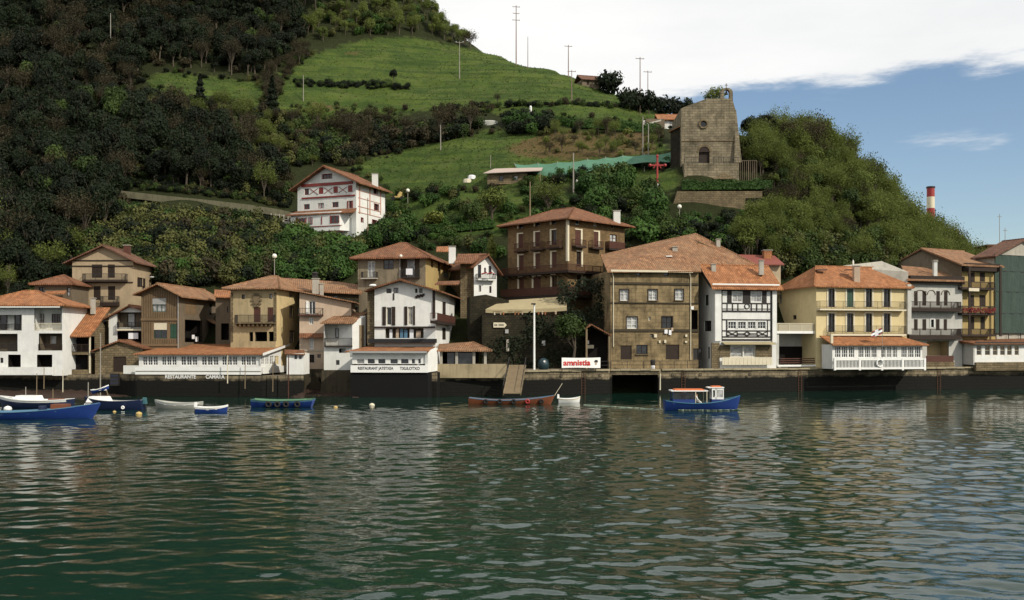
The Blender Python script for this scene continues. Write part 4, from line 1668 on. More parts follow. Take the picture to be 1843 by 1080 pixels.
def pink_house():
    Y = 112.2
    h = House('pink_house', 'pale pink house with sloping roof, small iron balcony and tiled awning', 539, Y, 632, Y + 0.4, 5.5, 2.0, ZA(527, Y), PINK)
    zr = ZA(545, Y)
    h.prof[0] = [(0, h.z0), (h.w, h.z0), (h.w, zr), (0, h.z1)]
    h.prof[1] = [(0, h.z0), (h.dp, h.z0), (h.dp, zr), (0, zr)]
    h.prof[2] = [(0, h.z0), (h.w, h.z0), (h.w, h.z1), (0, zr)]
    window(h, 0, AK(842, 335, 905, 462), 2, 1, WHITEP, GLASS, name='balcony_door', shut='half', smat=WHITEP)
    window(h, 0, AK(845, 495, 885, 560), 2, 2, WHITEP, GLASSC)
    window(h, 0, AK(850, 690, 888, 800), 2, 3, WHITEP, GLASSC)
    window(h, 0, AK(838, 855, 895, 932), 2, 2, BROWNWOOD, surround=CONC)
    window(h, 0, AK(924, 852, 958, 886), 1, 1, BROWNWOOD)
    h.walls()
    roof(h, [[h.P(-0.2, -0.6, h.z1 + 0.25), h.P(h.w + 0.6, -0.6, zr + 0.1), h.P(h.w + 0.6, h.dp, zr + 0.1), h.P(-0.2, h.dp, h.z1 + 0.25)]], TILE_B)
    balcony(h, h.f, AK(740, 0)[0], AK(978, 0)[0], AK(0, 404)[1], AK(0, 465)[1], AK(0, 477)[1], 0.6, BROWNWOOD, IRON, 0.2)
    u0, z0, u1, z1 = h.f.rect(AK(755, 655, 985, 685))
    roof(h, [[h.f.pt(u0, z0, 0.7), h.f.pt(u1, z0, 0.7), h.f.pt(u1, z1 + 0.1, 0), h.f.pt(u0, z1 + 0.1, 0)]], TILE_R, 0.1, 'awning_roof')
    # lower front
    u0, z0, u1, z1 = h.f.rect(AK(800, 815, 1000, 1000))
    plate(h, h.f, AK(800, 810, 1002, 818), CONC, 'string_course', 0.05, 0.1)


pink_house()


def little_white_house():
    Y = 110.4
    h = House('little_white_house', 'little white house with tiled roof and railed balcony left of the white gabled house', 583, Y, 634, Y, 4, 1.6, ZA(581, Y), WHITE)
    h.mats[1] = WHITE2
    _, b, _ = recess(h, 0, AK(995, 560, 1262, 770), 1.1, GREYW, 'loggia')
    k = add_fac(h, b)
    window(h, k, AK(1100, 600, 1136, 690), 1, 1, DARKWOOD, hole=False)
    window(h, k, AK(1165, 598, 1232, 765), 2, 1, DARKWOOD, hole=False, name='door')
    recess(h, 0, AK(1135, 795, 1205, 838), 0.8, DARK, 'opening')
    window(h, 0, AK(1105, 908, 1140, 955), 1, 1, DARKWOOD)
    h.walls()
    balcony(h, h.f, AK(990, 0)[0], AK(1262, 0)[0], AK(0, 695)[1], AK(0, 768)[1], AK(0, 780)[1], 0.45, DARKWOOD, IRON, 0.13)
    zt = ZA(562, Y + 3.4)
    roof(h, [[h.P(-0.3, -0.7, h.z1), h.P(h.w + 0.2, -0.7, h.z1), h.P(h.w + 1.2, 3.6, zt), h.P(1.3, 3.6, zt)]], TILE_B)
    # white gable block with a tall panel on its right
    g = MB()
    fc = Fac((XA(634, Y - 0.2), Y - 0.2), (XA(658, Y + 1.5), Y + 1.5))
    z0 = ZA(640, Y)
    g.prism([fc.pt(0, z0), fc.pt(fc.w, z0), fc.pt(fc.w, ZA(568, Y)), fc.pt(0, ZA(581, Y))], -fc.n * 2.5)
    w = g.build('side_block', WHITE2, h.root)
    MB().box(fc.pt(fc.w * 0.68, (ZA(585, Y) + ZA(636, Y)) / 2, 0.02), (0.7, 0.06, ZA(585, Y) - ZA(636, Y)), (fc.d, -fc.n, Vector((0, 0, 1)))).build('door', WOOD, w)


little_white_house()


def footings():
    t = thing('stone_footing', W(600, 690, 110.6), 'dark weed-stained stone footing under the pink and little white houses', 'footing')
    m = plaster('weed stained footing', (0.055, 0.045, 0.028), 0.9, 0.3)
    Y = 110.2
    MB().hexa([W(577, 712, Y - 0.4), W(634, 712, Y - 0.4), W(634, 712, Y + 4), W(577, 712, Y + 4), W(579, 666, Y - 0.1), W(634, 666, Y - 0.1), W(634, 666, Y + 4), W(579, 666, Y + 4)]).build('masonry', m, t)
    Y = 112.0
    MB().hexa([W(546, 712, Y - 0.3), W(586, 712, Y - 0.3), W(586, 712, Y + 2), W(546, 712, Y + 2), W(548, 664, Y - 0.1), W(586, 664, Y - 0.1), W(586, 664, Y + 2), W(548, 664, Y + 2)]).build('masonry', m, t)


footings()


# --- restaurant on the quay, long orange roof
def restaurant_camara():
    Yl, Yr = 107.6, 106.6
    h = House('waterside_restaurant', 'long white waterside restaurant with orange tile roof and RESTAURANTE CAMARA lettering', 250, Yl, 470, Yr, 10, ZA(673, 107), ZA(637, 107), WHITE2, cat='restaurant', depth_px=516)
    groups = [(80, 165), (183, 266), (287, 378), (398, 492), (508, 594), (612, 695)]
    for a, b in groups:
        for i in range(3):
            w = (b - a) / 3
            window(h, 0, A2(a + i * w, 664, a + (i + 1) * w - 3, 712), 2, 3, WHITEP, GLASS, fw=0.05, recess=0.08)
    for i in range(4):
        window(h, 1, A2(718 + i * 25, 662, 740 + i * 25, 708), 2, 3, WHITEP, GLASSC, fw=0.05, recess=0.08)
    zr = ZA(619, 107 + h.dp)
    h.prof[1] = [(0, h.z0), (h.dp, h.z0), (h.dp, zr - 0.2), (0, h.z1)]
    h.prof[3] = [(0, h.z0), (h.dp, h.z0), (h.dp, h.z1), (0, zr - 0.2)]
    h.walls(0.12)
    roof(h, [[h.P(-0.4, -0.5, h.z1 + 0.02), h.P(h.w + 0.35, -0.5, h.z1 + 0.02), h.P(h.w + 0.35, h.dp, zr), h.P(0.2, h.dp, zr)]], TILE_O, 0.14)
    plate(h, h.f, (249, 637.5, 470, 640), WHITEP, 'fascia', 0.35, 0.06)
    plate(h, h.f, (247, 661, 472, 667.5), WHITEP, 'sill_band', 0.46, 0.1)
    plate(h, h.f, (247, 669.5, 472, 674), WHITEP, 'sill_band', 0.44, 0.1)
    plate(h, h.f, (247, 666.8, 472, 669.9), CONC, 'sill_band', 0.36, 0.1)
    plate(h, h.r, (471, 659, 514, 671), WHITEP, 'sill_band', 0.12, 0.12)
    a, b = h.r.pt(-0.5, h.z1 - 0.05, 0.37), h.r.pt(h.dp, zr - 0.1, 0.37)
    MB().bar(a, b, 0.05, 0.26).build('barge_board', WHITEP, h.root)
    # painted letters on the quay wall below
    zb = ZA(681.5, 106.2)
    o = h.f.pt(h.f.uz(300, 680)[0], zb, 0.46)
    text('lettering', 'RESTAURANTE', WHITEP, h.root, o, h.f.d, (0, 0, 1), 0.55, (357 - 300) / F * 106.4, 0.012)
    o = h.f.pt(h.f.uz(373, 680)[0], zb, 0.46)
    text('lettering', 'CAMARA', WHITEP, h.root, o, h.f.d, (0, 0, 1), 0.55, (408 - 373) / F * 106.4, 0.012)
    # white annex at the end
    Y = 107.2
    g = MB().box(((XA(516, Y) + XA(546, Y)) / 2, Y + 1.6, (ZA(636, Y) + ZA(674, Y)) / 2), (XA(546, Y) - XA(516, Y), 3.2, ZA(636, Y) - ZA(674, Y)))
    g = g.build('annex', WHITE2, h.root)
    roof(h, [[W(512, 636, Y - 0.3), W(549, 638, Y - 0.3), W(547, 630, Y + 3.2), W(512, 629, Y + 3.2)]], TILE_R, 0.1, 'annex_roof', parent=g)
    for x in (530.5, 538.5):
        MB().box(W(x + 2, 642.5, Y - 0.01), (0.28, 0.05, 0.42)).build('window', GLASS, g)
    # white parapet at the left
    MB().box(((XA(219, Y) + XA(248, Y)) / 2, Y + 0.6, (ZA(658, Y) + ZA(673, Y)) / 2), (XA(248, Y) - XA(219, Y), 0.3, ZA(658, Y) - ZA(673, Y))).build('terrace_wall', WHITE, h.root)
    # a terrace behind the roof
    return h


restaurant_camara()
# --- tan house with hipped roof above the white gabled house
def tan_hip_house():
    Y = 119.5
    h = House('hipped_house', 'weathered grey and ochre house with dark red hipped roof and white chimney', 644, Y, 766, Y - 1.2, 9, ZA(620, Y), ZA(466, Y), GREYOLD, depth_px=834)
    h.mats[1] = OLDYEL
    window(h, 0, A3(305, 210, 345, 302), 2, 1, WHITEP, GLASSC, name='balcony_door')
    window(h, 0, A3(390, 203, 445, 255), 2, 2, BROWNWOOD)
    _, b, _ = recess(h, 0, A3(482, 195, 585, 305), 1.2, STUCCO, 'loggia')
    k = add_fac(h, b)
    window(h, k, A3(520, 200, 560, 300), 2, 1, WHITEP, GLASSC, hole=False, name='door')
    for r in (A3(648, 200, 660, 245), A3(684, 208, 698, 265), A3(714, 212, 724, 255), A3(746, 214, 760, 260), A3(716, 270, 744, 300)):
        window(h, 1, r, 1, 2, BROWNWOOD)
    h.walls()
    za, zr = ZA(463, Y), ZA(438, Y + 4)
    hip(h, h.z1, zr, TILE_R, 4.2, 3.4, 4.0, 0.8)
    balcony(h, h.f, A3(268, 0)[0], A3(352, 0)[0], A3(0, 268)[1], A3(0, 300)[1], A3(0, 306)[1], 0.7, CONC, IRON)
    balcony(h, h.f, A3(484, 0)[0], A3(584, 0)[0], A3(0, 254)[1], A3(0, 296)[1], A3(0, 304)[1], 0.35, DARKWOOD, IRON)
    plate(h, h.f, A3(517, 252, 552, 285), CLOTHW, 'laundry', 0.42, 0.03)
    c = chimney(h, 808, 820, 445, 466, Y + 5, WHITE2)
    MB().box(W(814, 444, Y + 5), (1.0, 0.8, 0.12)).build('chimney_band', IRON, c)
    roof(h, [[W(785, 452, Y + 7), W(812, 452, Y + 7), W(808, 443, Y + 9), W(786, 444, Y + 9)]], TILE_O, 0.12, 'rear_roof')
    u = h.f.uz(720, 500)[0]
    pipe(h, [h.f.pt(u, h.z1, 0.08), h.f.pt(u, h.z1 - 7, 0.08)], 0.05, ZINC)
    MB().lathe(W(721.5, 461, Y - 1.4), [(0.02, -0.2), (0.16, -0.1), (0.2, 0.05), (0.1, 0.18), (0.0, 0.2)], 10).build('lamp_globe', GLOBE, h.root)


tan_hip_house()


def white_small_gable():
    Y = 124.0
    h = House('small_gabled_house', 'small white gabled house with flower balcony beside the tall stone house', 853, Y, 894, Y + 1.5, 7, ZA(600, Y), ZA(478, Y), WHITE2)
    h.mats[3] = STONE_G
    u, z = h.f.uz(876, 461)
    for r in (A3(900, 230, 918, 300), A3(958, 236, 974, 280), A3(905, 340, 918, 375), A3(934, 246, 944, 272)):
        window(h, 0, r, 1, 1, BROWNWOOD, shut=None)
    window(h, 0, A3(962, 345, 974, 382), 1, 1, BROWNWOOD)
    gable_front(h, h.z1, u, z, ZA(485, Y), TILE_R, 0.6, 0.6, 0.6)
    h.walls()
    balcony(h, h.f, A3(902, 0)[0], A3(998, 0)[0], A3(0, 280)[1], A3(0, 306)[1], A3(0, 314)[1], 0.7, WHITE, IRON)
    roof(h, [[W(818, 472, Y - 1), W(850, 473, Y - 1), W(876, 456, Y + 4), W(824, 457, Y + 4)]], TILE_R, 0.14, 'side_roof')
    wing = MB().box(((XA(828, Y) + XA(853, Y)) / 2, Y + 3.2, ZA(540, Y)), (XA(853, Y) - XA(828, Y), 5.0, ZA(474, Y) - ZA(606, Y)))
    wing.build('side_wing', STONE_G, h.root)
    for i in range(7):
        MB().lathe(W(868 + i * 3.4, 493 - (i % 3), Y - 0.9 + 0.05 * i), [(0.0, -0.12), (0.16, 0.0), (0.0, 0.14)], 6).build('flower_pot', REDP, h.root)


white_small_gable()


# --- white gabled house behind the second restaurant
def white_gable_house():
    Y = 110.2
    h = House('white_gabled_house', 'white gabled house with dark shutters and brown roof above the quayside restaurant', 674, Y, 784, Y - 0.5, 9, 2.6, ZA(521, Y), WHITE2, depth_px=849)
    u, z = h.f.uz(722, 506)
    window(h, 0, AW(275, 410, 345, 655), 1, 1, CREAMP, GLASS, name='balcony_door', recess=0.18)
    window(h, 0, AW(572, 405, 640, 650), 2, 1, CREAMP, GLASSC, name='balcony_door', recess=0.18)
    for r in (AW(272, 150, 345, 215), AW(372, 140, 438, 215), AW(672, 150, 705, 210), AW(730, 150, 775, 210)):
        window(h, 0, r, 2, 1, DARKWOOD)
    _, b, q = recess(h, 0, AW(260, 700, 790, 838), 0.9, STUCCO, 'loggia')
    for r in (AW(1052, 335, 1100, 510), AW(1288, 370, 1330, 555), AW(1410, 395, 1456, 565), AW(1050, 692, 1100, 860), AW(1286, 692, 1330, 876), AW(1342, 690, 1372, 795), AW(1425, 695, 1460, 860)):
        window(h, 1, r, 1, 2, DARKWOOD, shut='closed' if random.random() < 0.5 else None)
    zr = ZA(524, Y)
    gable_front(h, h.z1, u, z, zr, TILE_R, 0.9, 1.0, 0.9)
    h.walls()
    w0, w1 = h.f.rect(AW(220, 400, 270, 660)), h.f.rect(AW(345, 400, 398, 660))
    for r in (AW(220, 402, 268, 660), AW(350, 402, 398, 660), AW(524, 398, 566, 656), AW(645, 392, 672, 656)):
        u0, z0, u1, z1 = h.f.rect(r)
        shutter(h.f, u0, z0, u1, z1, 0.06, DARKWOOD, h.root)
    plate(h, h.f, AW(90, 676, 950, 696), DARKWOOD, 'beam', 0.08, 0.22)
    plate(h, h.f, AW(45, 848, 975, 905), BLACKP, 'parapet', 0.5, 0.9)
    plate(h, h.f, AW(915, 170, 952, 560), DARKWOOD, 'corner_post', 0.05, 0.12)
    plate(h, h.f, AW(367, 215, 385, 308), DARKWOOD, 'beam', 0.04, 0.06)
    # carved bracket strip with knobs
    for i in range(6):
        uu, zz = h.f.uz(*AW(690 + i * 20, 268 - (i % 2) * 14 - i * 4))
        MB().box(h.f.pt(uu, zz, 0.05), (0.26, 0.1, 0.22), (h.f.d, -h.f.n, Vector((0, 0, 1)))).build('carved_knob', DARKWOOD, h.root)
    for r, m in ((AW(310, 715, 350, 838), CLOTHW), (AW(400, 715, 440, 835), PINK), (AW(458, 708, 500, 836), LBLUEP), (AW(515, 720, 560, 836), LBLUEP), (AW(590, 712, 645, 836), CLOTHW), (AW(680, 735, 745, 832), PINK)):
        plate(h, h.f, r, m, 'laundry', -0.25, 0.03)
    # brown strip of the older wall on the left
    a = MB().box(((XA(660, Y) + XA(674, Y)) / 2, Y + 3, (h.z1 + 2.6) / 2), (XA(674, Y) - XA(660, Y), 5.0, h.z1 - 2.6))
    a.build('side_wing', STONE_G, h.root)
    balcony(h, h.r, AW(985, 0)[0], AW(1232, 0)[0], AW(0, 516)[1], AW(0, 612)[1], AW(0, 650)[1], 0.8, DARKWOOD, BROWNWOOD, 0.14)
    roof(h, [[W(782, 511, Y + 6), W(826, 511, Y + 6), W(828, 505, Y + 8.5), W(790, 506, Y + 8.5)]], TILE_R, 0.14, 'upper_roof')
    wing = Fac(h.c[2], h.c[2] + h.f.d * 1.6)
    MB().prism([wing.pt(0, 3), wing.pt(wing.w, 3), wing.pt(wing.w, zr), wing.pt(0, zr)], -wing.n * 3).build('rear_wing', STONE_G, h.root)
    MB().lathe(W(671, 514.5, Y - 0.9), [(0.0, -0.12), (0.3, -0.08), (0.42, 0.02), (0.3, 0.16), (0.0, 0.2)], 12).build('satellite_dish', WHITEP, h.root)


white_gable_house()


# --- second quayside restaurant
def restaurant_two():
    Yl, Yr = 105.8, 105.2
    h = House('quayside_restaurant', 'white quayside restaurant on a black base lettered RESTAURANT JATETXEA TXULOTXO', 634, Yl, 770, Yr, 6.5, ZA(655, 105.5), ZA(633, 105.5), WHITE2, cat='restaurant', depth_px=788)
    AR = area(625, 640, 10.84)
    for x0, x1 in ((180, 335), (388, 540), (595, 748), (832, 990), (1040, 1200), (1250, 1325), (1375, 1440)):
        window(h, 0, AR(x0, 58, x1, 165), 1, 1, WHITEP, GLASS if x0 > 380 else GLASSC, fw=0.05, recess=0.06)
    h.walls(0.1)
    zr = ZA(623, Yl + 5)
    roof(h, [[h.P(-0.6, -0.6, h.z1 + 0.05), h.P(h.w + 0.1, -0.6, h.z1 + 0.05), h.P(h.w + 0.1, 5, zr), h.P(0.6, 5, zr)]], TILE_O)
    plate(h, h.f, (631, 632, 770, 635.5), ZINC, 'gutter', 0.55, 0.12)
    b = plate(h, h.f, (632.5, 657.5, 771, 670.3), SIGNW, 'sign_board', 0.25, 0.3)
    o = h.f.pt(h.f.uz(645.5, 665)[0], ZA(665.3, 105.1), 0.41)
    text('lettering', 'RESTAURANT JATETXEA', BLACKP, h.root, o, h.f.d, (0, 0, 1), 0.42, (710 - 645.5) / F * 105.2, 0.008)
    o = h.f.pt(h.f.uz(721, 665)[0], ZA(665.5, 105.1), 0.41)
    text('lettering', 'TXULOTXO', BLACKP, h.root, o, h.f.d, (0, 0, 1), 0.44, (757 - 721) / F * 105.2, 0.008)
    # white end wall turning back
    fc = Fac((XA(770, Yr - 0.25), Yr - 0.25), (XA(787.5, Yr + 2.2), Yr + 2.2))
    MB().prism([fc.pt(0, ZA(670, Yr)), fc.pt(fc.w, ZA(668.5, Yr)), fc.pt(fc.w, ZA(626, Yr)), fc.pt(0, ZA(634, Yr))], -fc.n * 0.3).build('end_wall', WHITE2, h.root)
    blk = MB()
    blk.hexa([h.f.pt(-0.1, -1, 0.2), h.f.pt(h.w + 0.05, -1, 0.2), h.f.pt(h.w + 1.0, -1, -2.0), h.f.pt(-0.1, -1, -4),
              h.f.pt(-0.1, ZA(670.5, 105), 0.2), h.f.pt(h.w + 0.05, ZA(670.5, 105), 0.2), h.f.pt(h.w + 1.0, ZA(670.5, 105), -2.0), h.f.pt(-0.1, ZA(670.5, 105), -4)])
    blk.build('base', plaster('tarred black base', (0.004, 0.004, 0.004), 0.6, 0.5), h.root)
    # roofed porch on posts at the right
    Y = 107.8
    p = thing('roofed_porch', W(835, 668, Y), 'low tiled porch on square posts behind a pale quay wall', 'porch')
    z = ZA(630.5, Y)
    e0, e1 = Vector((XA(786, Y), Y - 0.6, z)), Vector((XA(885, Y), Y - 0.6, z))
    f0, f1 = Vector((XA(786, Y), Y + 4.5, z + 1.0)), Vector((XA(878, Y), Y + 5.5, z + 0.15))
    g1 = Vector((XA(850, Y + 3), Y + 3.0, ZA(615, Y + 3)))
    g0 = Vector((XA(790, Y + 3), Y + 3.0, ZA(619, Y + 3)))

    class _H:
        root = p
    roof(_H, [[e0, e1, g1, g0], [e1, f1, g1]], TILE_B, 0.14, caps=[(e1, g1)])
    for x in (794, 822, 853, 873.5):
        MB().box((XA(x, Y), Y, (z + QZ) / 2 - 0.05), (0.28, 0.28, z - QZ)).build('post', CONC, p)
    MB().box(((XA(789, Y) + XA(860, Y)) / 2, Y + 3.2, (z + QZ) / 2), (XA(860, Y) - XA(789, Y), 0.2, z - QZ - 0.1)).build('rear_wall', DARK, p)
    for x0, x1 in ((805, 818), (824, 850)):
        MB().box(((XA(x0, Y) + XA(x1, Y)) / 2, Y + 0.1, (ZA(635, Y) + ZA(655, Y)) / 2), (XA(x1, Y) - XA(x0, Y), 0.04, ZA(635, Y) - ZA(655, Y))).build('glass_screen', GLASS, p)
    lw = MB().box(((XA(788, Y) + XA(912, Y)) / 2, Y - 0.25, (ZA(655, Y) + ZA(680, Y)) / 2), (XA(912, Y) - XA(788, Y), 0.35, ZA(655, Y) - ZA(680, Y)))
    lw.build('parapet', plaster('pale stained parapet', (0.36, 0.29, 0.18), 0.7, 0.4), p)


restaurant_two()


# --- tall brown stone house with three rows of balconies
def tall_house():
    Yc = 121.5
    a = R(45)
    cx = XA(1021.5, Yc)
    # left end of the left wall at column 916
    u = (914 - CX) / F
    t = (cx - u * Yc) / (math.sin(a) + u * math.cos(a))
    lx, ly = cx - math.sin(a) * t, Yc + math.cos(a) * t
    h = House('tall_stone_house', 'tall brown stone house with rows of wooden balconies above the awning terrace', CX + lx / ly * F, ly, 1021.5, Yc, 10, ZA(640, Yc), ZA(395, Yc), STONE_T, depth_px=1124)
    sur = CREAMP
    for x0, x1, y0, y1 in ((205, 245, 140, 190), (383, 425, 118, 165), (560, 602, 98, 145)):
        window(h, 0, AT(x0, y0, x1, y1), 1, 1, BROWNWOOD, surround=None)
        plate(h, h.f, AT(x0 - 18, y0, x0 - 3, y1), sur, 'jamb', 0.03, 0.06)
    for x0, x1, y0, y1 in ((203, 247, 248, 400), (383, 430, 228, 382), (560, 606, 205, 365), (208, 254, 478, 640), (386, 430, 458, 622), (564, 610, 440, 610), (210, 256, 715, 850), (565, 616, 692, 850), (365, 440, 705, 850)):
        window(h, 0, AT(x0, y0, x1, y1), 2, 1, BROWNWOOD, GLASS, shut='closed' if (x0 * 7 + y0) % 3 else None, smat=BROWNWOOD, name='balcony_door')
        plate(h, h.f, AT(x0 - 20, y0 - 12, x0 - 3, y1), sur, 'jamb', 0.03, 0.06)
        plate(h, h.f, AT(x0 - 3, y0 - 14, x1 + 4, y0 - 2), sur, 'lintel', 0.03, 0.06)
    for x0, x1, y0, y1 in ((815, 860, 100, 150), (1010, 1048, 118, 165), (1200, 1235, 150, 188)):
        window(h, 1, AT(x0, y0, x1, y1), 1, 1, CREAMP)
    for x0, x1, y0, y1 in ((812, 868, 205, 370), (1014, 1056, 225, 385), (828, 872, 440, 600), (832, 874, 690, 850), (1005, 1045, 690, 830)):
        window(h, 1, AT(x0, y0, x1, y1), 2, 1, BROWNWOOD, GLASS, shut='closed' if (x0 + y0) % 2 else None, smat=BROWNWOOD, name='balcony_door')
        plate(h, h.r, AT(x1 + 3, y0 - 12, x1 + 20, y1), sur, 'jamb', 0.03, 0.06)
        plate(h, h.r, AT(x0 - 4, y0 - 14, x1 + 3, y0 - 2), sur, 'lintel', 0.03, 0.06)
    window(h, 1, AT(1188, 252, 1260, 330), 2, 2, BROWNWOOD)
    h.walls()
    hip(h, h.z1, ZA(376, Yc + 7), TILE_R, 3.9, 3.0, h.dp * 0.42, 1.0)
    MB().box(h.f.pt(h.w, (h.z1 + ZA(470, Yc)) / 2, 0.0), (0.3, 0.3, h.z1 - ZA(470, Yc)), (h.f.d, -h.f.n, Vector((0, 0, 1)))).build('quoin', CREAMP, h.root)
    for x0, x1, y0, y1, yb in ((148, 268, 348, 432, 440), (325, 450, 335, 412, 425), (500, 640, 322, 392, 405)):
        balcony(h, h.f, AT(x0, 0)[0], AT(x1, 0)[0], AT(0, y0)[1], AT(0, y1)[1], AT(0, yb)[1], 0.7, DARKWOOD, BROWNWOOD, 0.16)
    for x0, x1, y0, y1, yb in ((820, 935, 310, 378, 395), (1000, 1120, 325, 395, 412), (1182, 1350, 335, 405, 425)):
        balcony(h, h.r, AT(x0, 0)[0], AT(x1, 0)[0], AT(0, y0)[1], AT(0, y1)[1], AT(0, yb)[1], 0.7, DARKWOOD, BROWNWOOD, 0.16, boards=x0 > 1150)
    # two continuous galleries round the corner
    for y0, y1, yb, ue, bd in ((570, 640, 662, 8.2, False), (812, 895, 928, 3.6, True)):
        dpt = 1.0
        zt, zf, zb = (ZA(AT(0, v)[1], Yc - 1.2) for v in (y0, y1, yb))
        P = [h.f.pt(-0.3, 0, 0), h.f.pt(-0.3, 0, dpt), h.f.pt(h.w + dpt, 0, dpt), h.r.pt(ue, 0, dpt), h.r.pt(ue, 0, 0), h.f.pt(h.w, 0, 0)]
        mb = MB()
        mb.prism([Vector((p.x, p.y, zf)) for p in P], Vector((0, 0, -(zf - zb))))
        g = mb.build('gallery', DARKWOOD, h.root)
        rail_mesh([p.xy for p in P[:5]], zf, zt, 0.15, 0.035, 0.07, boards=bd).build('railing', BROWNWOOD, g, stuff=True)
        for i in range(10):
            uu = h.w * i / 9
            MB().bar(h.f.pt(uu, zb - 0.45, 0.02), h.f.pt(uu, zb - 0.02, dpt - 0.1), 0.09).build('bracket', DARKWOOD, g)
    chimney(h, 1104, 1116, 381, 396, Yc + 6.5, WHITE)
    return h


tall_house()


# --- the terrace in front of it: retaining wall, awning
def terrace():
    Y = 117.6
    t = thing('retaining_wall', W(960, 655, Y), 'dark overgrown rubble retaining wall under the awning terrace', 'wall')
    f = Fac((XA(868, Y - 0.6), Y - 0.6), (XA(1100, Y + 0.6), Y + 0.6))
    MB().prism([f.pt(0, 2.0), f.pt(f.w, 2.0), f.pt(f.w, ZA(575, Y)), f.pt(f.w * 0.66, ZA(567, Y)), f.pt(0, ZA(567, Y))], -f.n * 5.5).build('masonry', STONE_D, t)
    # parapet rail with small lamps and pots
    rail_mesh([f.pt(0.2, 0, -0.3).xy, f.pt(f.w * 0.62, 0, -0.3).xy], ZA(567, Y), ZA(561, Y), 0.2, 0.03, 0.05).build('railing', DARKWOOD, t, stuff=True)
    for x in (890, 901, 906, 927, 933, 940, 969, 976, 981, 1000):
        MB().lathe(W(x, 566 + (x % 4) * 0.6, Y - 0.2), [(0.08, 0), (0.13, 0.25), (0.17, 0.3), (0.0, 0.5)], 7).build('flower_pot', (TILE_O, PINK, CREAMP)[x % 3], t)
    # steps-side buttress, small cabinet, meter box
    plate(None, f, (911, 611, 916, 632), CONC, 'pilaster', 0.1, 0.3, parent=t)
    plate(None, f, (975, 613, 981, 622), ZINC, 'meter_box', 0.1, 0.2, parent=t)
    plate(None, f, (909, 593, 915, 600), ZINC, 'meter_box', 0.1, 0.2, parent=t)
    # arrow sign
    s = thing('arrow_sign', W(900, 585, Y - 0.9), 'cream arrow-shaped sign on the dark retaining wall', 'sign')
    u0, z0, u1, z1 = f.rect((888, 580.5, 908, 589.5), 0.15)
    ut = f.uz(912, 585, 0.15)[0]
    MB().prism([f.pt(u0, z0, 0.12), f.pt(u1, z0, 0.12), f.pt(ut, (z0 + z1) / 2, 0.12), f.pt(u1, z1, 0.12), f.pt(u0, z1, 0.12)], f.n * 0.05).build('board', CREAMP, s)
    o = f.pt(u0 + 0.12, z0 + 0.17, 0.18)
    m = MB()
    for i in range(9):
        if i in (3,):
            continue
        m.box(f.pt(u0 + 0.16 + i * 0.125, (z0 + z1) / 2, 0.175), (0.075, 0.012, 0.22), (f.d, -f.n, Vector((0, 0, 1))))
    m.build('lettering_marks', BLACKP, s, stuff=True)
    # cream awning
    a = thing('awning', W(950, 545, Y), 'broad cream canvas awning over the terrace of the tall house', 'awning')
    Ya = Y - 0.3
    A, B, C, D = W(874, 556.5, Ya), W(1020, 552.5, Ya), W(1019, 533.5, Ya + 3.0), W(905, 541, Ya + 3.4)
    n = 14
    mb = MB()
    for i in range(n):
        k0, k1 = i / n, (i + 1) / n
        sag = lambda k: Vector((0, 0, -0.10 * math.sin(math.pi * k) - 0.05 * abs(math.sin(3 * math.pi * k))))
        mb.poly([A.lerp(B, k0) + sag(k0), A.lerp(B, k1) + sag(k1), D.lerp(C, k1), D.lerp(C, k0)])
    mb2 = MB()
    for i in range(n):
        k0, k1 = i / n, (i + 1) / n
        p, q = A.lerp(B, k0) + sag(k0), A.lerp(B, k1) + sag(k1)
        mb.poly([p - Vector((0, 0, 0.42)), q - Vector((0, 0, 0.42)), q, p])
    mb.poly([B, B - Vector((0, 0, 0.3)), C - Vector((0, 0, 0.3)), C])
    cv = mb.build('canvas', CANVAS, a)
    fr = Fac((A.x, A.y), (B.x, B.y))
    m = MB()
    for x0, x1 in ((0.10, 0.20), (0.28, 0.33), (0.36, 0.47)):
        u = x0
        while u < x1:
            p = A.lerp(B, u) + Vector((0, -0.03, -0.27 - 0.10 * math.sin(math.pi * u)))
            m.box(p, (0.10, 0.012, 0.16))
            u += 0.0165
    m.build('lettering_marks', simple('faded brown lettering', (0.22, 0.17, 0.09), 0.8), a, stuff=True)
    for q in (A, B):
        MB().bar(q - Vector((0, -0.05, 0.2)), Vector((q.x, q.y + 0.05, ZA(567, Y))), 0.07).build('pole', IRON, a)


terrace()
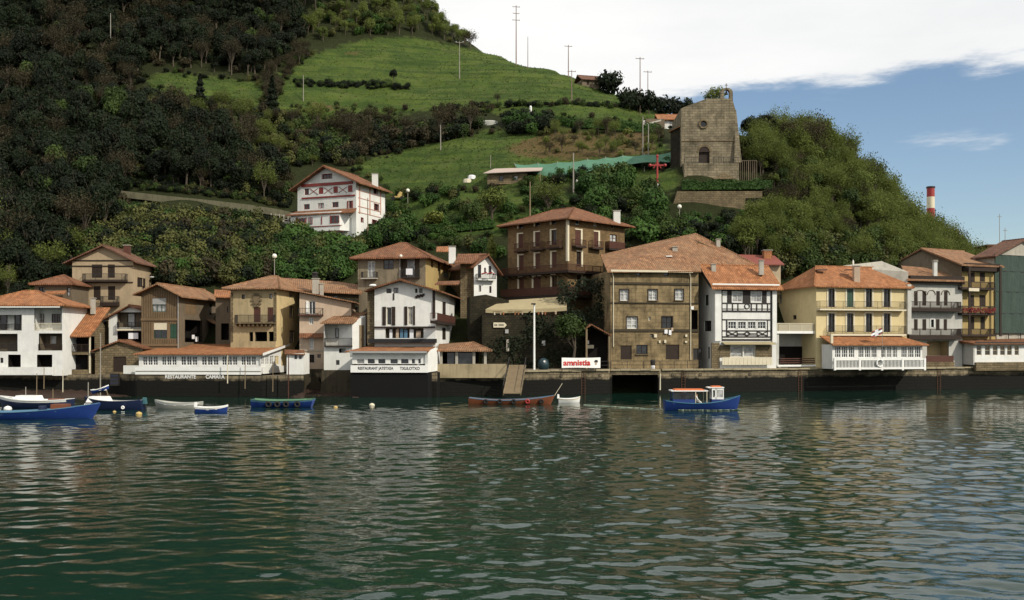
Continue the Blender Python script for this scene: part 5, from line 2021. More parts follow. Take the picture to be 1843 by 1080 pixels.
# --- large sandstone house with stained front
def stone_house():
    Y = 115.4
    h = House('stained_stone_house', 'broad stained sandstone house with big faded tile roof and pale drainpipes', 1099, Y, 1257, Y + 2.0, 9, 2.4, ZA(487, Y), STONE_S)
    fr = DARKWOOD
    for x0, x1, y0, y1 in ((176, 270, 308, 428), (440, 535, 308, 424), (686, 778, 305, 422)):
        window(h, 0, AS(x0 + 8, y0 + 8, x1 - 8, y1 - 10), 2, 3, WHITEP, GLASSC, fw=0.07, surround=fr, sw=0.10, sill=STONE_G)
    window(h, 0, AS(247, 566, 345, 676), 2, 3, WHITEP, GLASSC, fw=0.08, surround=fr, sw=0.08)
    window(h, 0, AS(575, 566, 668, 672), 2, 2, DARKWOOD, GLASS, fw=0.06, surround=fr, sw=0.10)
    window(h, 0, AS(448, 566, 470, 602), 1, 1, CREAMP, GLASSC)
    for x0, x1 in ((335, 375), (588, 635)):
        window(h, 0, AS(x0, 155, x1, 190), 1, 1, DARKWOOD)
    door(h, 0, AS(190, 832, 292, 962), DARKWOOD)
    window(h, 0, AS(335, 826, 440, 912), 2, 1, DARKWOOD, GLASS, sill=STONE_G)
    door(h, 0, AS(608, 824, 732, 962), DARKWOOD, planks=7)
    window(h, 0, AS(465, 726, 490, 755), 1, 1, DARKWOOD)
    door(h, 0, AS(862, 860, 945, 965), BLACKP)
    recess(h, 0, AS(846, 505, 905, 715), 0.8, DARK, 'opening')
    h.walls()
    up = Vector((0, 0, 0.06))
    A_, B_ = W(1093, 488, Y - 0.7), W(1262, 487.5, Y + 1.4)
    D_, C_ = W(1081, 459.5, Y + 6.5), W(1252, 420.5, Y + 11)
    K_ = W(1180, 436, Y + 10)
    E_ = W(1366, 478.5, Y + 6.0)
    G_ = W(1258, 478, Y + 4.0)
    Bk = W(1300, 445, Y + 18)
    roof(h, [[A_, B_, C_], [A_, C_, K_, D_], [B_, G_, C_], [G_, E_, C_], [E_, Bk, C_]], TILE_B, 0.16, caps=[(C_, E_), (K_, C_), (D_, K_)])
    rear = MB().prism([Vector((D_.x + 0.3, D_.y, 3)), Vector((XA(1360, Y + 7), Y + 7, 3)), Vector((XA(1360, Y + 7), Y + 7, ZA(480, Y + 7))), Vector((XA(1252, Y + 9), Y + 9, ZA(432, Y + 9))), Vector((D_.x + 0.3, D_.y, D_.z - 0.3))], Vector((0, 0.4, 0)))
    rear.build('rear_wall', STONE_S, h.root)
    side = Fac((XA(1086, Y + 6), Y + 6), (XA(1099, Y), Y))
    plate(h, h.f, (1097, 487, 1244, 490.5), CREAMP, 'gutter', 0.55, 0.14)
    for y0, y1 in ((508.5, 512.5), (544.5, 546.5), (592.5, 597)):
        plate(h, h.f, (1097, y0, 1257, y1), simple('dark string course', (0.045, 0.035, 0.02), 0.9, 0.3), 'string_course', 0.06, 0.14)
    for x, yy in ((1103.5, 624), (1242.5, 648)):
        u = h.f.uz(x, 550)[0]
        pipe(h, [h.f.pt(u - 0.3, ZA(490, Y), 0.5), h.f.pt(u, ZA(498, Y), 0.09), h.f.pt(u, ZA(yy, Y), 0.09)], 0.06, CREAMP)
    # wall lamps, washing, satellite plate
    for r, m, n in ((AS(592, 685, 620, 722), CLOTHW, 'laundry'), (AS(632, 690, 655, 735), CLOTHW, 'laundry'), (AS(655, 668, 672, 700), PINK, 'laundry'), (AS(540, 785, 556, 808), CREAMP, 'wall_lamp'), (AS(590, 780, 608, 808), CREAMP, 'wall_lamp'), (AS(784, 730, 802, 752), CREAMP, 'wall_lamp'), (AS(782, 790, 802, 806), CREAMP, 'wall_lamp'), (AS(835, 468, 862, 500), WHITEP, 'wall_lamp'), (AS(496, 726, 522, 758), CREAMP, 'plaque')):
        plate(h, h.f, r, m, n, 0.15, 0.1)
    chimney(h, 1210, 1219, 446, 456, Y + 6, CONC)
    chimney(h, 1289, 1296, 432, 444, Y + 9, CONC)
    MB().box(W(1203.5, 461.5, Y + 4.2), (0.75, 0.8, 0.12)).build('skylight', SIGNW, h.root)
    # bench
    b = thing('bench', W(1127, 655, Y - 0.7), 'plank bench against the stained stone house', 'bench')
    MB().box(W(1127, 652, Y - 0.7), (1.1, 0.4, 0.06)).build('seat', WOOD, b)
    for x in (1120, 1134):
        MB().box(W(x, 654.8, Y - 0.7), (0.08, 0.35, 0.36)).build('leg', WOOD, b)


stone_house()


def shelter():
    Y = 113.6
    t = thing('tiled_shelter', W(1078, 655, Y), 'dark open shelter with a small tiled gable against the stone house', 'shelter')

    class _H:
        root = t
    A, B, C = W(1052, 592, Y), W(1101, 603, Y), W(1065, 583, Y)
    bk = Vector((0, 3.4, 0.1))
    roof(_H, [[C, B, B + bk, C + bk], [A, C, C + bk, A + bk]], TILE_R, 0.14)
    for x, z in ((1056, 592), (1097, 604)):
        MB().box(((XA(x, Y)), Y + 0.2, (ZA(z, Y) + QZ) / 2), (0.2, 0.2, ZA(z, Y) - QZ)).build('post', WOOD, t)
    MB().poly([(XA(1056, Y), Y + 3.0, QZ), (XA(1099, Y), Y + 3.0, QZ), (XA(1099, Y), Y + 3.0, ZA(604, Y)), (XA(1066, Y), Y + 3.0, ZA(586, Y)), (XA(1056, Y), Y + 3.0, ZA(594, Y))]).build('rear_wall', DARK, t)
    MB().box(W(1063, 624, Y + 2.9), (0.75, 0.06, 0.4)).build('notice', CREAMP, t)
    MB().box(W(1057.5, 616, Y + 2.9), (0.35, 0.06, 0.4)).build('notice', SIGNW, t)


shelter()


# --- half-timbered white house
def half_timber_house():
    Y = 116.6
    h = House('half_timbered_house', 'white half-timbered house with dark patterned balconies and orange roof', 1285, Y, 1397, Y + 1.6, 4.6, 2.2, ZA(513, Y), WHITE2)
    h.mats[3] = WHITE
    f = h.f
    T = simple('near black timber', (0.016, 0.012, 0.010), 0.7, 0.3)
    window(h, 0, AH(398, 162, 515, 278), 2, 1, WHITEP, GLASSC, fw=0.07, name='balcony_door', recess=0.06)
    window(h, 0, AH(612, 162, 735, 278), 2, 1, WHITEP, GLASSC, fw=0.07, name='balcony_door', recess=0.06)
    for x0, x1 in ((352, 442), (464, 553), (578, 665), (690, 780)):
        window(h, 0, AH(x0, 502, x1, 582), 3, 2, WHITEP, GLASS, fw=0.05, surround=WHITEP, sw=0.07, recess=0.06)
    window(h, 0, AH(376, 780, 520, 905), 1, 2, CREAMP, GLASSC, fw=0.06)
    window(h, 0, AH(532, 780, 662, 905), 1, 2, CREAMP, GLASSC, fw=0.06)
    window(h, 3, AH(88, 195, 128, 318), 2, 1, DARKWOOD, GLASS)
    window(h, 3, AH(80, 492, 160, 612), 3, 1, DARKWOOD, GLASS)
    window(h, 3, AH(118, 790, 142, 925), 1, 1, DARKWOOD)
    t_r = 3.2
    zr = ZA(479, Y + t_r)
    gable_side(h, h.z1, zr, TILE_O, t_r, zr - 0.7, 0.75, 0.55, 0.3)
    h.walls(0.14)
    for r in (AH(342, 150, 392, 288), AH(520, 150, 608, 288), AH(740, 150, 792, 288)):
        plate(h, f, r, T, 'shutter', 0.03, 0.05)
    # timber frame
    bars = [(272, 95, 286, 715), (836, 95, 850, 715), (272, 138, 850, 152), (272, 286, 850, 298), (272, 374, 850, 392), (272, 474, 850, 486), (272, 600, 850, 612), (272, 668, 850, 682), (272, 700, 850, 720), (272, 95, 850, 104)]
    bars += [(335 + i * 62, 298, 345 + i * 62, 374) for i in range(3)] + [(612 + i * 62, 298, 622 + i * 62, 374) for i in range(4)] + [(286, 352, 536, 358), (600, 352, 836, 358)]
    bars += [(330, 486, 340, 668), (798, 486, 806, 668), (452, 612, 460, 668), (680, 612, 688, 668), (340, 650, 798, 656), (460, 634, 536, 642), (600, 634, 680, 642)]
    for k, b in enumerate(bars):
        plate(h, f, AH(*b), T, 'beam', 0.03 + 0.004 * (k % 5), 0.07)

    def diag(x0, y0, x1, y1):
        p, q = f.uz(*AH(x0, y0)), f.uz(*AH(x1, y1))
        MB().bar(f.pt(p[0], p[1], 0.05), f.pt(q[0], q[1], 0.05), 0.10, 0.06, f.n).build('brace', T, h.root)
    for x0, x1 in ((342, 452), (688, 798)):
        diag(x0, 614, x1, 666)
        diag(x0, 666, x1, 614)
    diag(530, 640, 568, 614)
    diag(568, 614, 606, 640)
    diag(606, 640, 568, 668)
    diag(568, 668, 530, 640)
    for x, y, r in ((568, 326, 0.30), (568, 641, 0.24)):
        uu, zz = f.uz(*AH(x, y))
        MB().ring(f.pt(uu, zz, 0.06), r, 0.06, f.n, 16, 6).build('timber_ring', T, h.root)
    # pilasters, ground floor stone panels, awning strip, panelled fence
    plate(h, f, AH(196, 90, 268, 725), WHITE2, 'pilaster', 0.08, 0.25)
    plate(h, f, AH(852, 90, 900, 740), WHITE2, 'pilaster', 0.08, 0.25)
    plate(h, f, AH(255, 770, 372, 905), STONE_G, 'stone_panel', 0.05, 0.12)
    plate(h, f, AH(665, 770, 850, 905), STONE_G, 'stone_panel', 0.05, 0.12)
    plate(h, f, AH(160, 745, 250, 1035), STONE_G, 'stone_panel', 0.05, 0.2)
    u0, z0, u1, z1 = f.rect(AH(278, 732, 862, 758))
    roof(h, [[f.pt(u0, z0, 0.9), f.pt(u1, z0, 0.9), f.pt(u1, z1, 0.05), f.pt(u0, z1, 0.05)]], CANVAS, 0.06, 'awning_strip')
    u0, z0, u1, z1 = f.rect(AH(265, 908, 835, 995))
    n = 26
    for i in range(n):
        ua = u0 + (u1 - u0) * (i + 0.5) / n
        MB().box(f.pt(ua, (z0 + z1) / 2, 0.5 + 0.03 * (i % 2)), ((u1 - u0) / n - 0.02, 0.04, z1 - z0), (f.d, -f.n, Vector((0, 0, 1)))).build('fence_panel', CREAMP, h.root)
    plate(h, f, (1278, 511.5, 1398, 514), WHITEP, 'gutter', 0.7, 0.1)
    chimney(h, 1280, 1288, 477, 490, Y + 2.4, CONC)
    chimney(h, 1366, 1374, 470, 486, Y + 2.6, CONC)
    # deep dark verge on the left
    V = [h.P(-0.6, -0.5, h.z1 + 0.05), h.P(-0.6, t_r, zr + 0.1), h.P(-0.6, 4.8, zr - 0.6), h.P(-0.6, 4.8, zr - 1.0), h.P(-0.6, t_r, zr - 0.35), h.P(-0.6, -0.5, h.z1 - 0.4)]
    MB().prism(V, -f.d * 0.06).build('barge_board', T, h.root)


half_timber_house()


def red_roof_cottage():
    Y = 127
    h = House('red_roofed_cottage', 'pale stone cottage with bright red roof and orange chimney behind the half-timbered house', 1342, Y, 1405, Y + 1, 5, ZA(530, Y), ZA(474, Y), BEIGE)
    window(h, 0, (1362, 480, 1370, 488), 2, 1, BROWNWOOD)
    h.walls()
    roof(h, [[W(1322, 475, Y - 0.6), W(1412, 475.5, Y + 0.2), W(1394, 460, Y + 3.5), W(1330, 458, Y + 3.5)]], simple('red painted roofing', (0.20, 0.055, 0.04), 0.7, 0.25, 3, 0.2), 0.14)
    chimney(h, 1373, 1388, 452, 464, Y + 2.5, TILE_O)


red_roof_cottage()


# --- yellow house
def yellow_house():
    Yl, Yr = 119.8, 122.8
    h = House('yellow_house', 'bright yellow house with orange roof and two long iron balconies', 1469, Yl, 1632, Yr, 9, 2.2, ZA(516, Yl), YELLOW)
    f = h.f
    # shorten the depth so that the left wall ends at column 1398
    for y0, y1 in ((386, 512), (556, 686)):
        for x0, x1 in ((426, 470), (555, 600), (686, 730), (810, 856)):
            window(h, 0, A6(x0, y0, x1, y1), 2, 1, DARKWOOD, GLASS, surround=CREAMP, sw=0.2, name='balcony_door', shut='closed' if (x0 + y0) % 4 == 1 else None, smat=GREENP)
    window(h, 3, A6(180, 568, 206, 598), 1, 1, BROWNWOOD)
    window(h, 3, A6(76, 405, 104, 486), 1, 2, BROWNWOOD)
    window(h, 3, A6(80, 575, 106, 616), 1, 1, BROWNWOOD)
    h.walls()
    hip(h, h.z1, ZA(478, Yl + 4.2), TILE_O, 2.6, -0.3, 4.4, 0.6)
    # the neighbour's pale party wall standing above the roof
    P = [W(1517, 478, Yl + 6.8), W(1587, 470, Yr + 5.0), W(1634, 489, Yr + 1.0), W(1633, 516, Yr + 0.4), W(1548, 483, Yr + 4.0)]
    MB().prism(P, Vector((0.25, 0.5, 0))).build('party_wall', CONC, h.root)
    plate(h, f, A6(966, 355, 992, 700), GREYW, 'corner_pier', 0.15, 0.4)
    for yt, yf, yb in ((472, 526, 536), (642, 699, 711)):
        balcony(h, f, A6(370 if yt < 500 else 445, 0)[0], A6(970, 0)[0], A6(0, yt)[1], A6(0, yf)[1], A6(0, yb)[1], 0.8, CREAMP, IRON, 0.14, bw=0.02, rw=0.035)
    chimney(h, 1536, 1546.5, 480, 510, Yl + 2.2, PINK)
    MB().lathe(W(1535.5, 475, Yl + 3.5), [(0.1, -0.4), (0.12, 0.2), (0.05, 0.5)], 8).build('flue', GLOBE, h.root)
    for x in (1478, 1530):
        MB().box(W(x, 486, Yl + 3), (1.2, 0.9, 0.1)).build('skylight', GLASS, h.root)
    # terrace and open ground floor on the left
    Y = 118.9
    g = Fac((XA(1398, Y), Y), (XA(1494, Y + 1.8), Y + 1.8))
    b = MB().box(g.pt(g.w / 2, ZA(598, Y), -2.2), (g.w, 4.5, 0.3), (g.d, -g.n, Vector((0, 0, 1)))).build('terrace', WHITEP, h.root)
    rail_mesh([g.pt(0.05, 0, 0).xy, g.pt(g.w, 0, 0).xy], ZA(597, Y), ZA(582, Y), 0.1, 0.03, 0.06).build('railing', CREAMP, b, stuff=True)
    MB().poly([g.pt(0.3, ZA(596, Y), -0.06), g.pt(g.w, ZA(596, Y), -0.06), g.pt(g.w, ZA(584, Y), -0.06), g.pt(0.3, ZA(584, Y), -0.06)]).build('screen', simple('pale net screen', (0.5, 0.46, 0.36), 0.8), b)
    o = MB()
    o.poly([g.pt(0, 2.4, -3), g.pt(g.w, 2.4, -3), g.pt(g.w, ZA(600, Y), -3), g.pt(0, ZA(600, Y), -3)])
    o.build('inner_wall', GREYW, h.root)
    plate(h, Fac(g.pt(0, 0, -2.9), g.pt(g.w, 0, -2.9)), A6(85, 785, 292, 905), DARK, 'doorway', 0.02, 0.06)
    MB().box(g.pt(g.w - 0.7, (2.4 + ZA(601, Y)) / 2, -0.6), (1.3, 1.0, ZA(601, Y) - 2.4), (g.d, -g.n, Vector((0, 0, 1)))).build('pier', BROWNWOOD, h.root)
    MB().box(g.pt(0.15, (2.4 + ZA(601, Y)) / 2, -0.4), (0.4, 0.6, ZA(601, Y) - 2.4), (g.d, -g.n, Vector((0, 0, 1)))).build('pier', GREYW, h.root)
    plate(h, g, A6(66, 912, 438, 924), WHITEP, 'ledge', 0.1, 0.4)
    rr = g.rect(A6(90, 868, 360, 908))
    for zz in (0.25, 0.6, 0.95):
        MB().bar(g.pt(rr[0], rr[1] + (rr[3] - rr[1]) * zz, 0.05), g.pt(rr[2], rr[1] + (rr[3] - rr[1]) * zz, 0.05), 0.05, 0.12).build('rail', BROWNWOOD, h.root)


yellow_house()


# --- glazed white veranda with red roof
def veranda():
    Yl, Yr = 117.4, 120.4
    h = House('glazed_veranda', 'white glazed veranda with orange roof and balustrade built over the water', 1498, Yl, 1660, Yr, 2.3, ZA(664, Yl), ZA(620, Yl), WHITE2, cat='veranda')
    f = h.f
    for a, b in ((470, 612), (632, 768), (790, 910), (930, 1072)):
        for i in range(3):
            w = (b - a) / 3
            window(h, 0, A6(a + i * w + 3, 784, a + (i + 1) * w - 3, 862), 3, 3, WHITEP, GLASS, fw=0.06, recess=0.06)
    h.walls(0.1)
    zr = ZA(604, Yl + 2.3)
    roof(h, [[h.P(-0.3, -0.6, h.z1), h.P(h.w + 0.5, -0.6, h.z1), h.P(h.w - 1.6, 2.3, zr), h.P(-0.3, 2.3, zr)], [h.P(h.w + 0.5, -0.6, h.z1), h.P(h.w + 0.5, 2.3, h.z1), h.P(h.w - 1.6, 2.3, zr)]], TILE_O, 0.14)
    plate(h, f, A6(440, 700, 455, 770), CREAMP, 'post', 0.1, 0.2)
    plate(h, f, A6(450, 868, 1082, 880), WHITEP, 'rail', 0.45, 0.16)
    plate(h, f, A6(450, 930, 1082, 943), WHITEP, 'rail', 0.45, 0.25)
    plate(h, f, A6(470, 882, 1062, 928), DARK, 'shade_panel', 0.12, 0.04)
    r = f.rect(A6(462, 880, 1076, 932))
    n = 64
    m = MB()
    for i in range(n + 1):
        m.box(f.pt(r[0] + (r[2] - r[0]) * i / n, (r[1] + r[3]) / 2, 0.45), (0.07, 0.05, r[3] - r[1]), (f.d, -f.n, Vector((0, 0, 1))))
    m.build('balusters', WHITEP, h.root, stuff=True)
    for x in (456, 628, 782, 925, 1078):
        plate(h, f, A6(x - 6, 866, x + 7, 950), WHITEP, 'post', 0.47, 0.2)
    u, z = f.uz(*A6(785, 900), 0.6)
    MB().ring(f.pt(u, z, 0.62), 0.42, 0.09, f.n, 20, 8).build('life_ring', WHITEP, h.root)
    fl = thing('flag', f.pt(f.uz(*A6(800, 860))[0], ZA(644, Yl), 0.7), 'red and white flag on a thin pole before the veranda', 'flag')
    pu = f.uz(*A6(802, 860), 0.7)[0]
    zt = ZA(588, Yl)
    MB().tube(f.pt(pu, ZA(644, Yl), 0.7), f.pt(pu, zt, 0.7), 0.035, 0.025, 6).build('pole', POLE, fl)
    red, wht, grn = MB(), MB(), MB()
    uu0, zz0 = f.uz(*A6(724, 735), 0.7)

    def fp(a, b):      # a along the fly, b down the hoist
        p = f.pt(pu - a * (pu - uu0), zt - 0.05 - b * 0.75 - a * (zt - zz0 - 0.9), 0.7 + 0.08 * math.sin(a * 7) + 0.05 * b)
        return p
    for i in range(8):
        for j in range(6):
            a0, a1, b0, b1 = i / 8, (i + 1) / 8, j / 6, (j + 1) / 6
            am, bm = (a0 + a1) / 2, (b0 + b1) / 2
            m_ = wht if abs(am - 0.5) < 0.10 or abs(bm - 0.5) < 0.12 else grn if abs(abs(am - 0.5) - abs(bm - 0.5)) < 0.09 else red
            m_.poly([fp(a0, b1), fp(a1, b1), fp(a1, b0), fp(a0, b0)])
    cl = red.build('cloth', REDP, fl)
    wht.build('white_cross', CLOTHW, cl)
    grn.build('saltire', GREENP, cl)


veranda()


# --- grey-white house with dark galleries
def gallery_house():
    Yl, Yr = 124.2, 126.2
    h = House('gallery_house', 'grey white house with dark wooden galleries and deep eaves beside the yellow house', 1636, Yl, 1732, Yr, 8, 2.2, ZA(503, Yl), GREYW)
    f = h.f
    for x0, x1 in ((234, 258), (288, 314), (378, 402), (428, 452)):
        window(h, 0, A7(x0, 446, x1, 540), 1, 2, DARKWOOD, shut='closed', name='gallery_door')
    for x0, x1 in ((234, 258), (288, 314), (376, 400), (426, 448)):
        window(h, 0, A7(x0, 628, x1, 700), 1, 2, DARKWOOD, shut='closed', name='gallery_door')
    window(h, 0, A7(342, 630, 362, 680), 1, 1, DARKWOOD, surround=WHITEP)
    recess(h, 0, A7(318, 770, 460, 865), 1.6, OCHRE, 'passage')
    h.walls()
    for x0, x1 in ((235, 312), (320, 372), (410, 465)):     # plaster arches over the doors
        p0, z0 = f.uz(*A7(x0, 470))
        p1, _ = f.uz(*A7(x1, 470))
        m = MB()
        for i in range(8):
            t0, t1 = math.pi * i / 8, math.pi * (i + 1) / 8
            c, r = (p0 + p1) / 2, abs(p1 - p0) / 2
            m.bar(f.pt(c - r * math.cos(t0), z0 + 0.6 * math.sin(t0), 0.03), f.pt(c - r * math.cos(t1), z0 + 0.6 * math.sin(t1), 0.03), 0.06, 0.1, f.n)
        m.build('arch', STUCCO, h.root)
    for yt, yf, yb in ((516, 556, 578), (692, 735, 760)):
        balcony(h, f, A7(202, 0)[0], A7(540, 0)[0], A7(0, yt)[1], A7(0, yf)[1], A7(0, yb)[1], 1.0, DARKWOOD, DARKWOOD, 0.15, bw=0.04, rw=0.08)
    a = [W(1633, 503, Yl - 1.0), W(1737, 505.5, Yr - 0.8), W(1725, 494, Yr + 4), W(1660, 481, Yl + 6), W(1622, 478, Yl + 6)]
    roof(h, [a], TILE_B, 0.16)
    plate(h, f, A7(196, 350, 545, 402), DARKWOOD, 'eave_shade_box', 0.25, 0.5)  # dark box painted in for the shadow under the eaves
    chimney(h, 1679.5, 1685.5, 470, 498, Yl + 3, WHITE)
    plate(h, f, A7(300, 865, 475, 905), BROWNWOOD, 'fence', 0.4, 0.1)
    plate(h, f, A7(295, 905, 475, 950), STONE_G, 'footing', 0.3, 0.6)


gallery_house()


def big_timber_house():
    # near corner at column 1731, long balconied wall to the right, gable wall to the left
    Yc = 126.8
    h = House('gabled_timber_house', 'big brown gabled house with three dark balconies hung with flowers', 1731, Yc, 1792, Yc + 2.0, 10, 2.2, ZA(480, Yc), OLDYEL)
    h.mats[3] = STUCCO
    f = h.f
    for y0, y1, xs in ((325, 385, ((590, 628), (660, 694))), (472, 545, ((594, 624), (658, 698))), (612, 695, ((600, 625), (664, 694)))):
        for x0, x1 in xs:
            window(h, 0, A7(x0, y0, x1, y1), 2, 1, DARKWOOD, shut='closed', name='balcony_door')
    h.walls()
    G = [W(1608, 475, Yc + 10.5), W(1658, 448.5, Yc + 7.0), W(1731, 476, Yc - 0.4), W(1731, 505, Yc - 0.3), W(1610, 505, Yc + 10)]
    MB().prism(G, Vector((0.2, 0.35, 0))).build('gable_wall', STUCCO, h.root)
    ap0, ap1 = W(1657, 446.5, Yc + 6.6), W(1735, 452, Yc + 14)
    e0, e1 = W(1731, 475.5, Yc - 1.3), W(1808, 479, Yc + 1.4)
    l0 = W(1604, 476, Yc + 10.6)
    roof(h, [[e0, e1, ap1, ap0], [ap0, ap1, ap1 + Vector((-3, 6, -2.2)), l0]], TILE_B, 0.2, caps=[(ap0, ap1)])
    for yt, yf, yb in ((388, 428, 438), (545, 592, 602), (692, 730, 740)):
        b = balcony(h, f, A7(545, 0)[0], A7(762, 0)[0], A7(0, yt)[1], A7(0, yf)[1], A7(0, yb)[1], 1.1, DARKWOOD, DARKWOOD, 0.15, bw=0.04, rw=0.09)
        if yt == 545:
            r = f.rect(A7(548, 556, 760, 586), 1.15)
            rs = random.Random(5)
            m = MB()
            for i in range(160):
                p = f.pt(rs.uniform(r[0], r[2]), rs.uniform(r[1], r[3]), 1.15 + rs.uniform(0, 0.15))
                m.box(p, (0.14, 0.1, 0.12))
            m.build('geraniums', simple('dull red blossom', (0.16, 0.02, 0.018), 0.8), b, stuff=True)
    plate(h, f, A7(540, 270, 760, 320), DARKWOOD, 'eave_shade_box', 0.4, 0.8)  # dark box carrying the eave's shade in its colour
    for x in (545, 745):
        plate(h, f, A7(x, 290, x + 12, 740), DARKWOOD, 'post', 1.05, 0.12)
    plate(h, f, A7(542, 430, 608, 450), CREAMP, 'sign', 1.2, 0.05)
    chimney(h, 1680, 1686, 472, 497, Yc - 0.5, WHITE)


big_timber_house()


def netted_house():
    Y = 129.0
    h = House('netted_house', 'house wrapped in green building netting at the right edge', 1790, Y, 1890, Y + 4, 3, 2.2, ZA(460, Y), None, cat='house')
    t = NT('green scaffold netting')
    n = t.noise(t.uv(0.6, 0.25), 1.2, 4, 0.6)
    g = t.noise(t.uv(), 14, 2, 0.5)
    c = t.mix(n, (0.030, 0.050, 0.041), (0.075, 0.105, 0.086))
    c = t.mix(t.math('MULTIPLY', g, 0.5), c, (0.024, 0.038, 0.031))
    t.bump(n, 0.8, 0.3)
    net = t.done(c, 0.8, 0.2)
    h.mats = [CONC] * 4
    u, z = h.f.uz(1842, 432)
    gable_front(h, h.z1, u, z, h.z1, TILE_D, 0.7, 0.6, 0.6)
    h.walls()
    f = h.f
    zs = [ZA(v, Y) for v in (600, 564, 525, 488, 459)]
    for a, b in zip(zs, zs[1:]):
        m = MB()
        nx = 26
        for i in range(nx):
            k0, k1 = i / nx, (i + 1) / nx
            w = lambda k: 0.35 + 0.07 * math.sin(k * 41 + a)
            lo, hi = a + 0.02, b - 0.02
            m.poly([f.pt(-0.3 + k0 * f.w, lo, w(k0)), f.pt(-0.3 + k1 * f.w, lo, w(k1)), f.pt(-0.3 + k1 * f.w, hi, w(k1 + 0.1)), f.pt(-0.3 + k0 * f.w, hi, w(k0 + 0.1))])
        m.build('netting', net, h.root)
        MB().bar(f.pt(-0.4, b, 0.3), f.pt(f.w, b, 0.3), 0.09).build('scaffold_tube', IRON, h.root)
    for uu in (0, 2.2, 4.4, 6.6):
        MB().tube(f.pt(uu, 2.2, 0.25), f.pt(uu, h.z1, 0.25), 0.05, 0.05, 6).build('scaffold_tube', IRON, h.root)
    b = thing('brick_block', W(1787, 480, 150), 'plain red brick block rising behind the netted house', 'building')
    MB().box(W(1787, 480, 150), (3.6, 4, 6.2)).build('wall', BRICK, b)
    MB().box(W(1787, 443.5, 150), (3.8, 4.2, 0.2)).build('roof', TILE_D, b)


netted_house()


def pavilion():
    Yl, Yr = 124.6, 127.6
    h = House('white_pavilion', 'low white pavilion with a row of windows and red roof below the netted house', 1752, Yl, 1880, Yr, 4.2, ZA(654, Yl), ZA(618, Yl), WHITE2, cat='pavilion')
    f = h.f
    for x0, x1 in ((640, 672), (694, 728), (745, 776), (793, 824), (838, 868), (886, 914), (950, 985), (1010, 1045)):
        window(h, 0, A7(x0, 798, x1, 862), 1, 2, CREAMP, GLASS, fw=0.06, recess=0.1)
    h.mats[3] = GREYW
    h.walls(0.15)
    zr = ZA(607, Yl + 4)
    roof(h, [[h.P(-0.4, -0.6, h.z1), h.P(h.w, -0.6, h.z1), h.P(h.w, 4.4, zr), h.P(-1.2, 4.4, zr)]], TILE_R, 0.14)
    # white gable cheek on the left
    fc = Fac((XA(1706, Yl + 4.5), Yl + 4.5), (XA(1752, Yl - 0.1), Yl - 0.1))
    MB().prism([fc.pt(1.2, ZA(655, Yl)), fc.pt(fc.w, ZA(657, Yl)), fc.pt(fc.w, ZA(619, Yl)), fc.pt(0, ZA(614, Yl))], -fc.n * 0.25).build('cheek_wall', GREYW, h.root)
    roof(h, [[W(1700, 614, Yl + 4), W(1752, 618.5, Yl - 0.7), W(1770, 612, Yl + 2), W(1716, 607.5, Yl + 5)]], TILE_R, 0.12, 'side_roof')
    plate(h, f, A7(625, 906, 1080, 960), STONE_G, 'footing', 0.1, 0.4)
    plate(h, f, A7(615, 776, 1080, 786), IRON, 'gutter', 0.5, 0.1)
    chimney(h, 1731, 1740, 605, 612, Yl + 4.5, CREAMP, False)


pavilion()
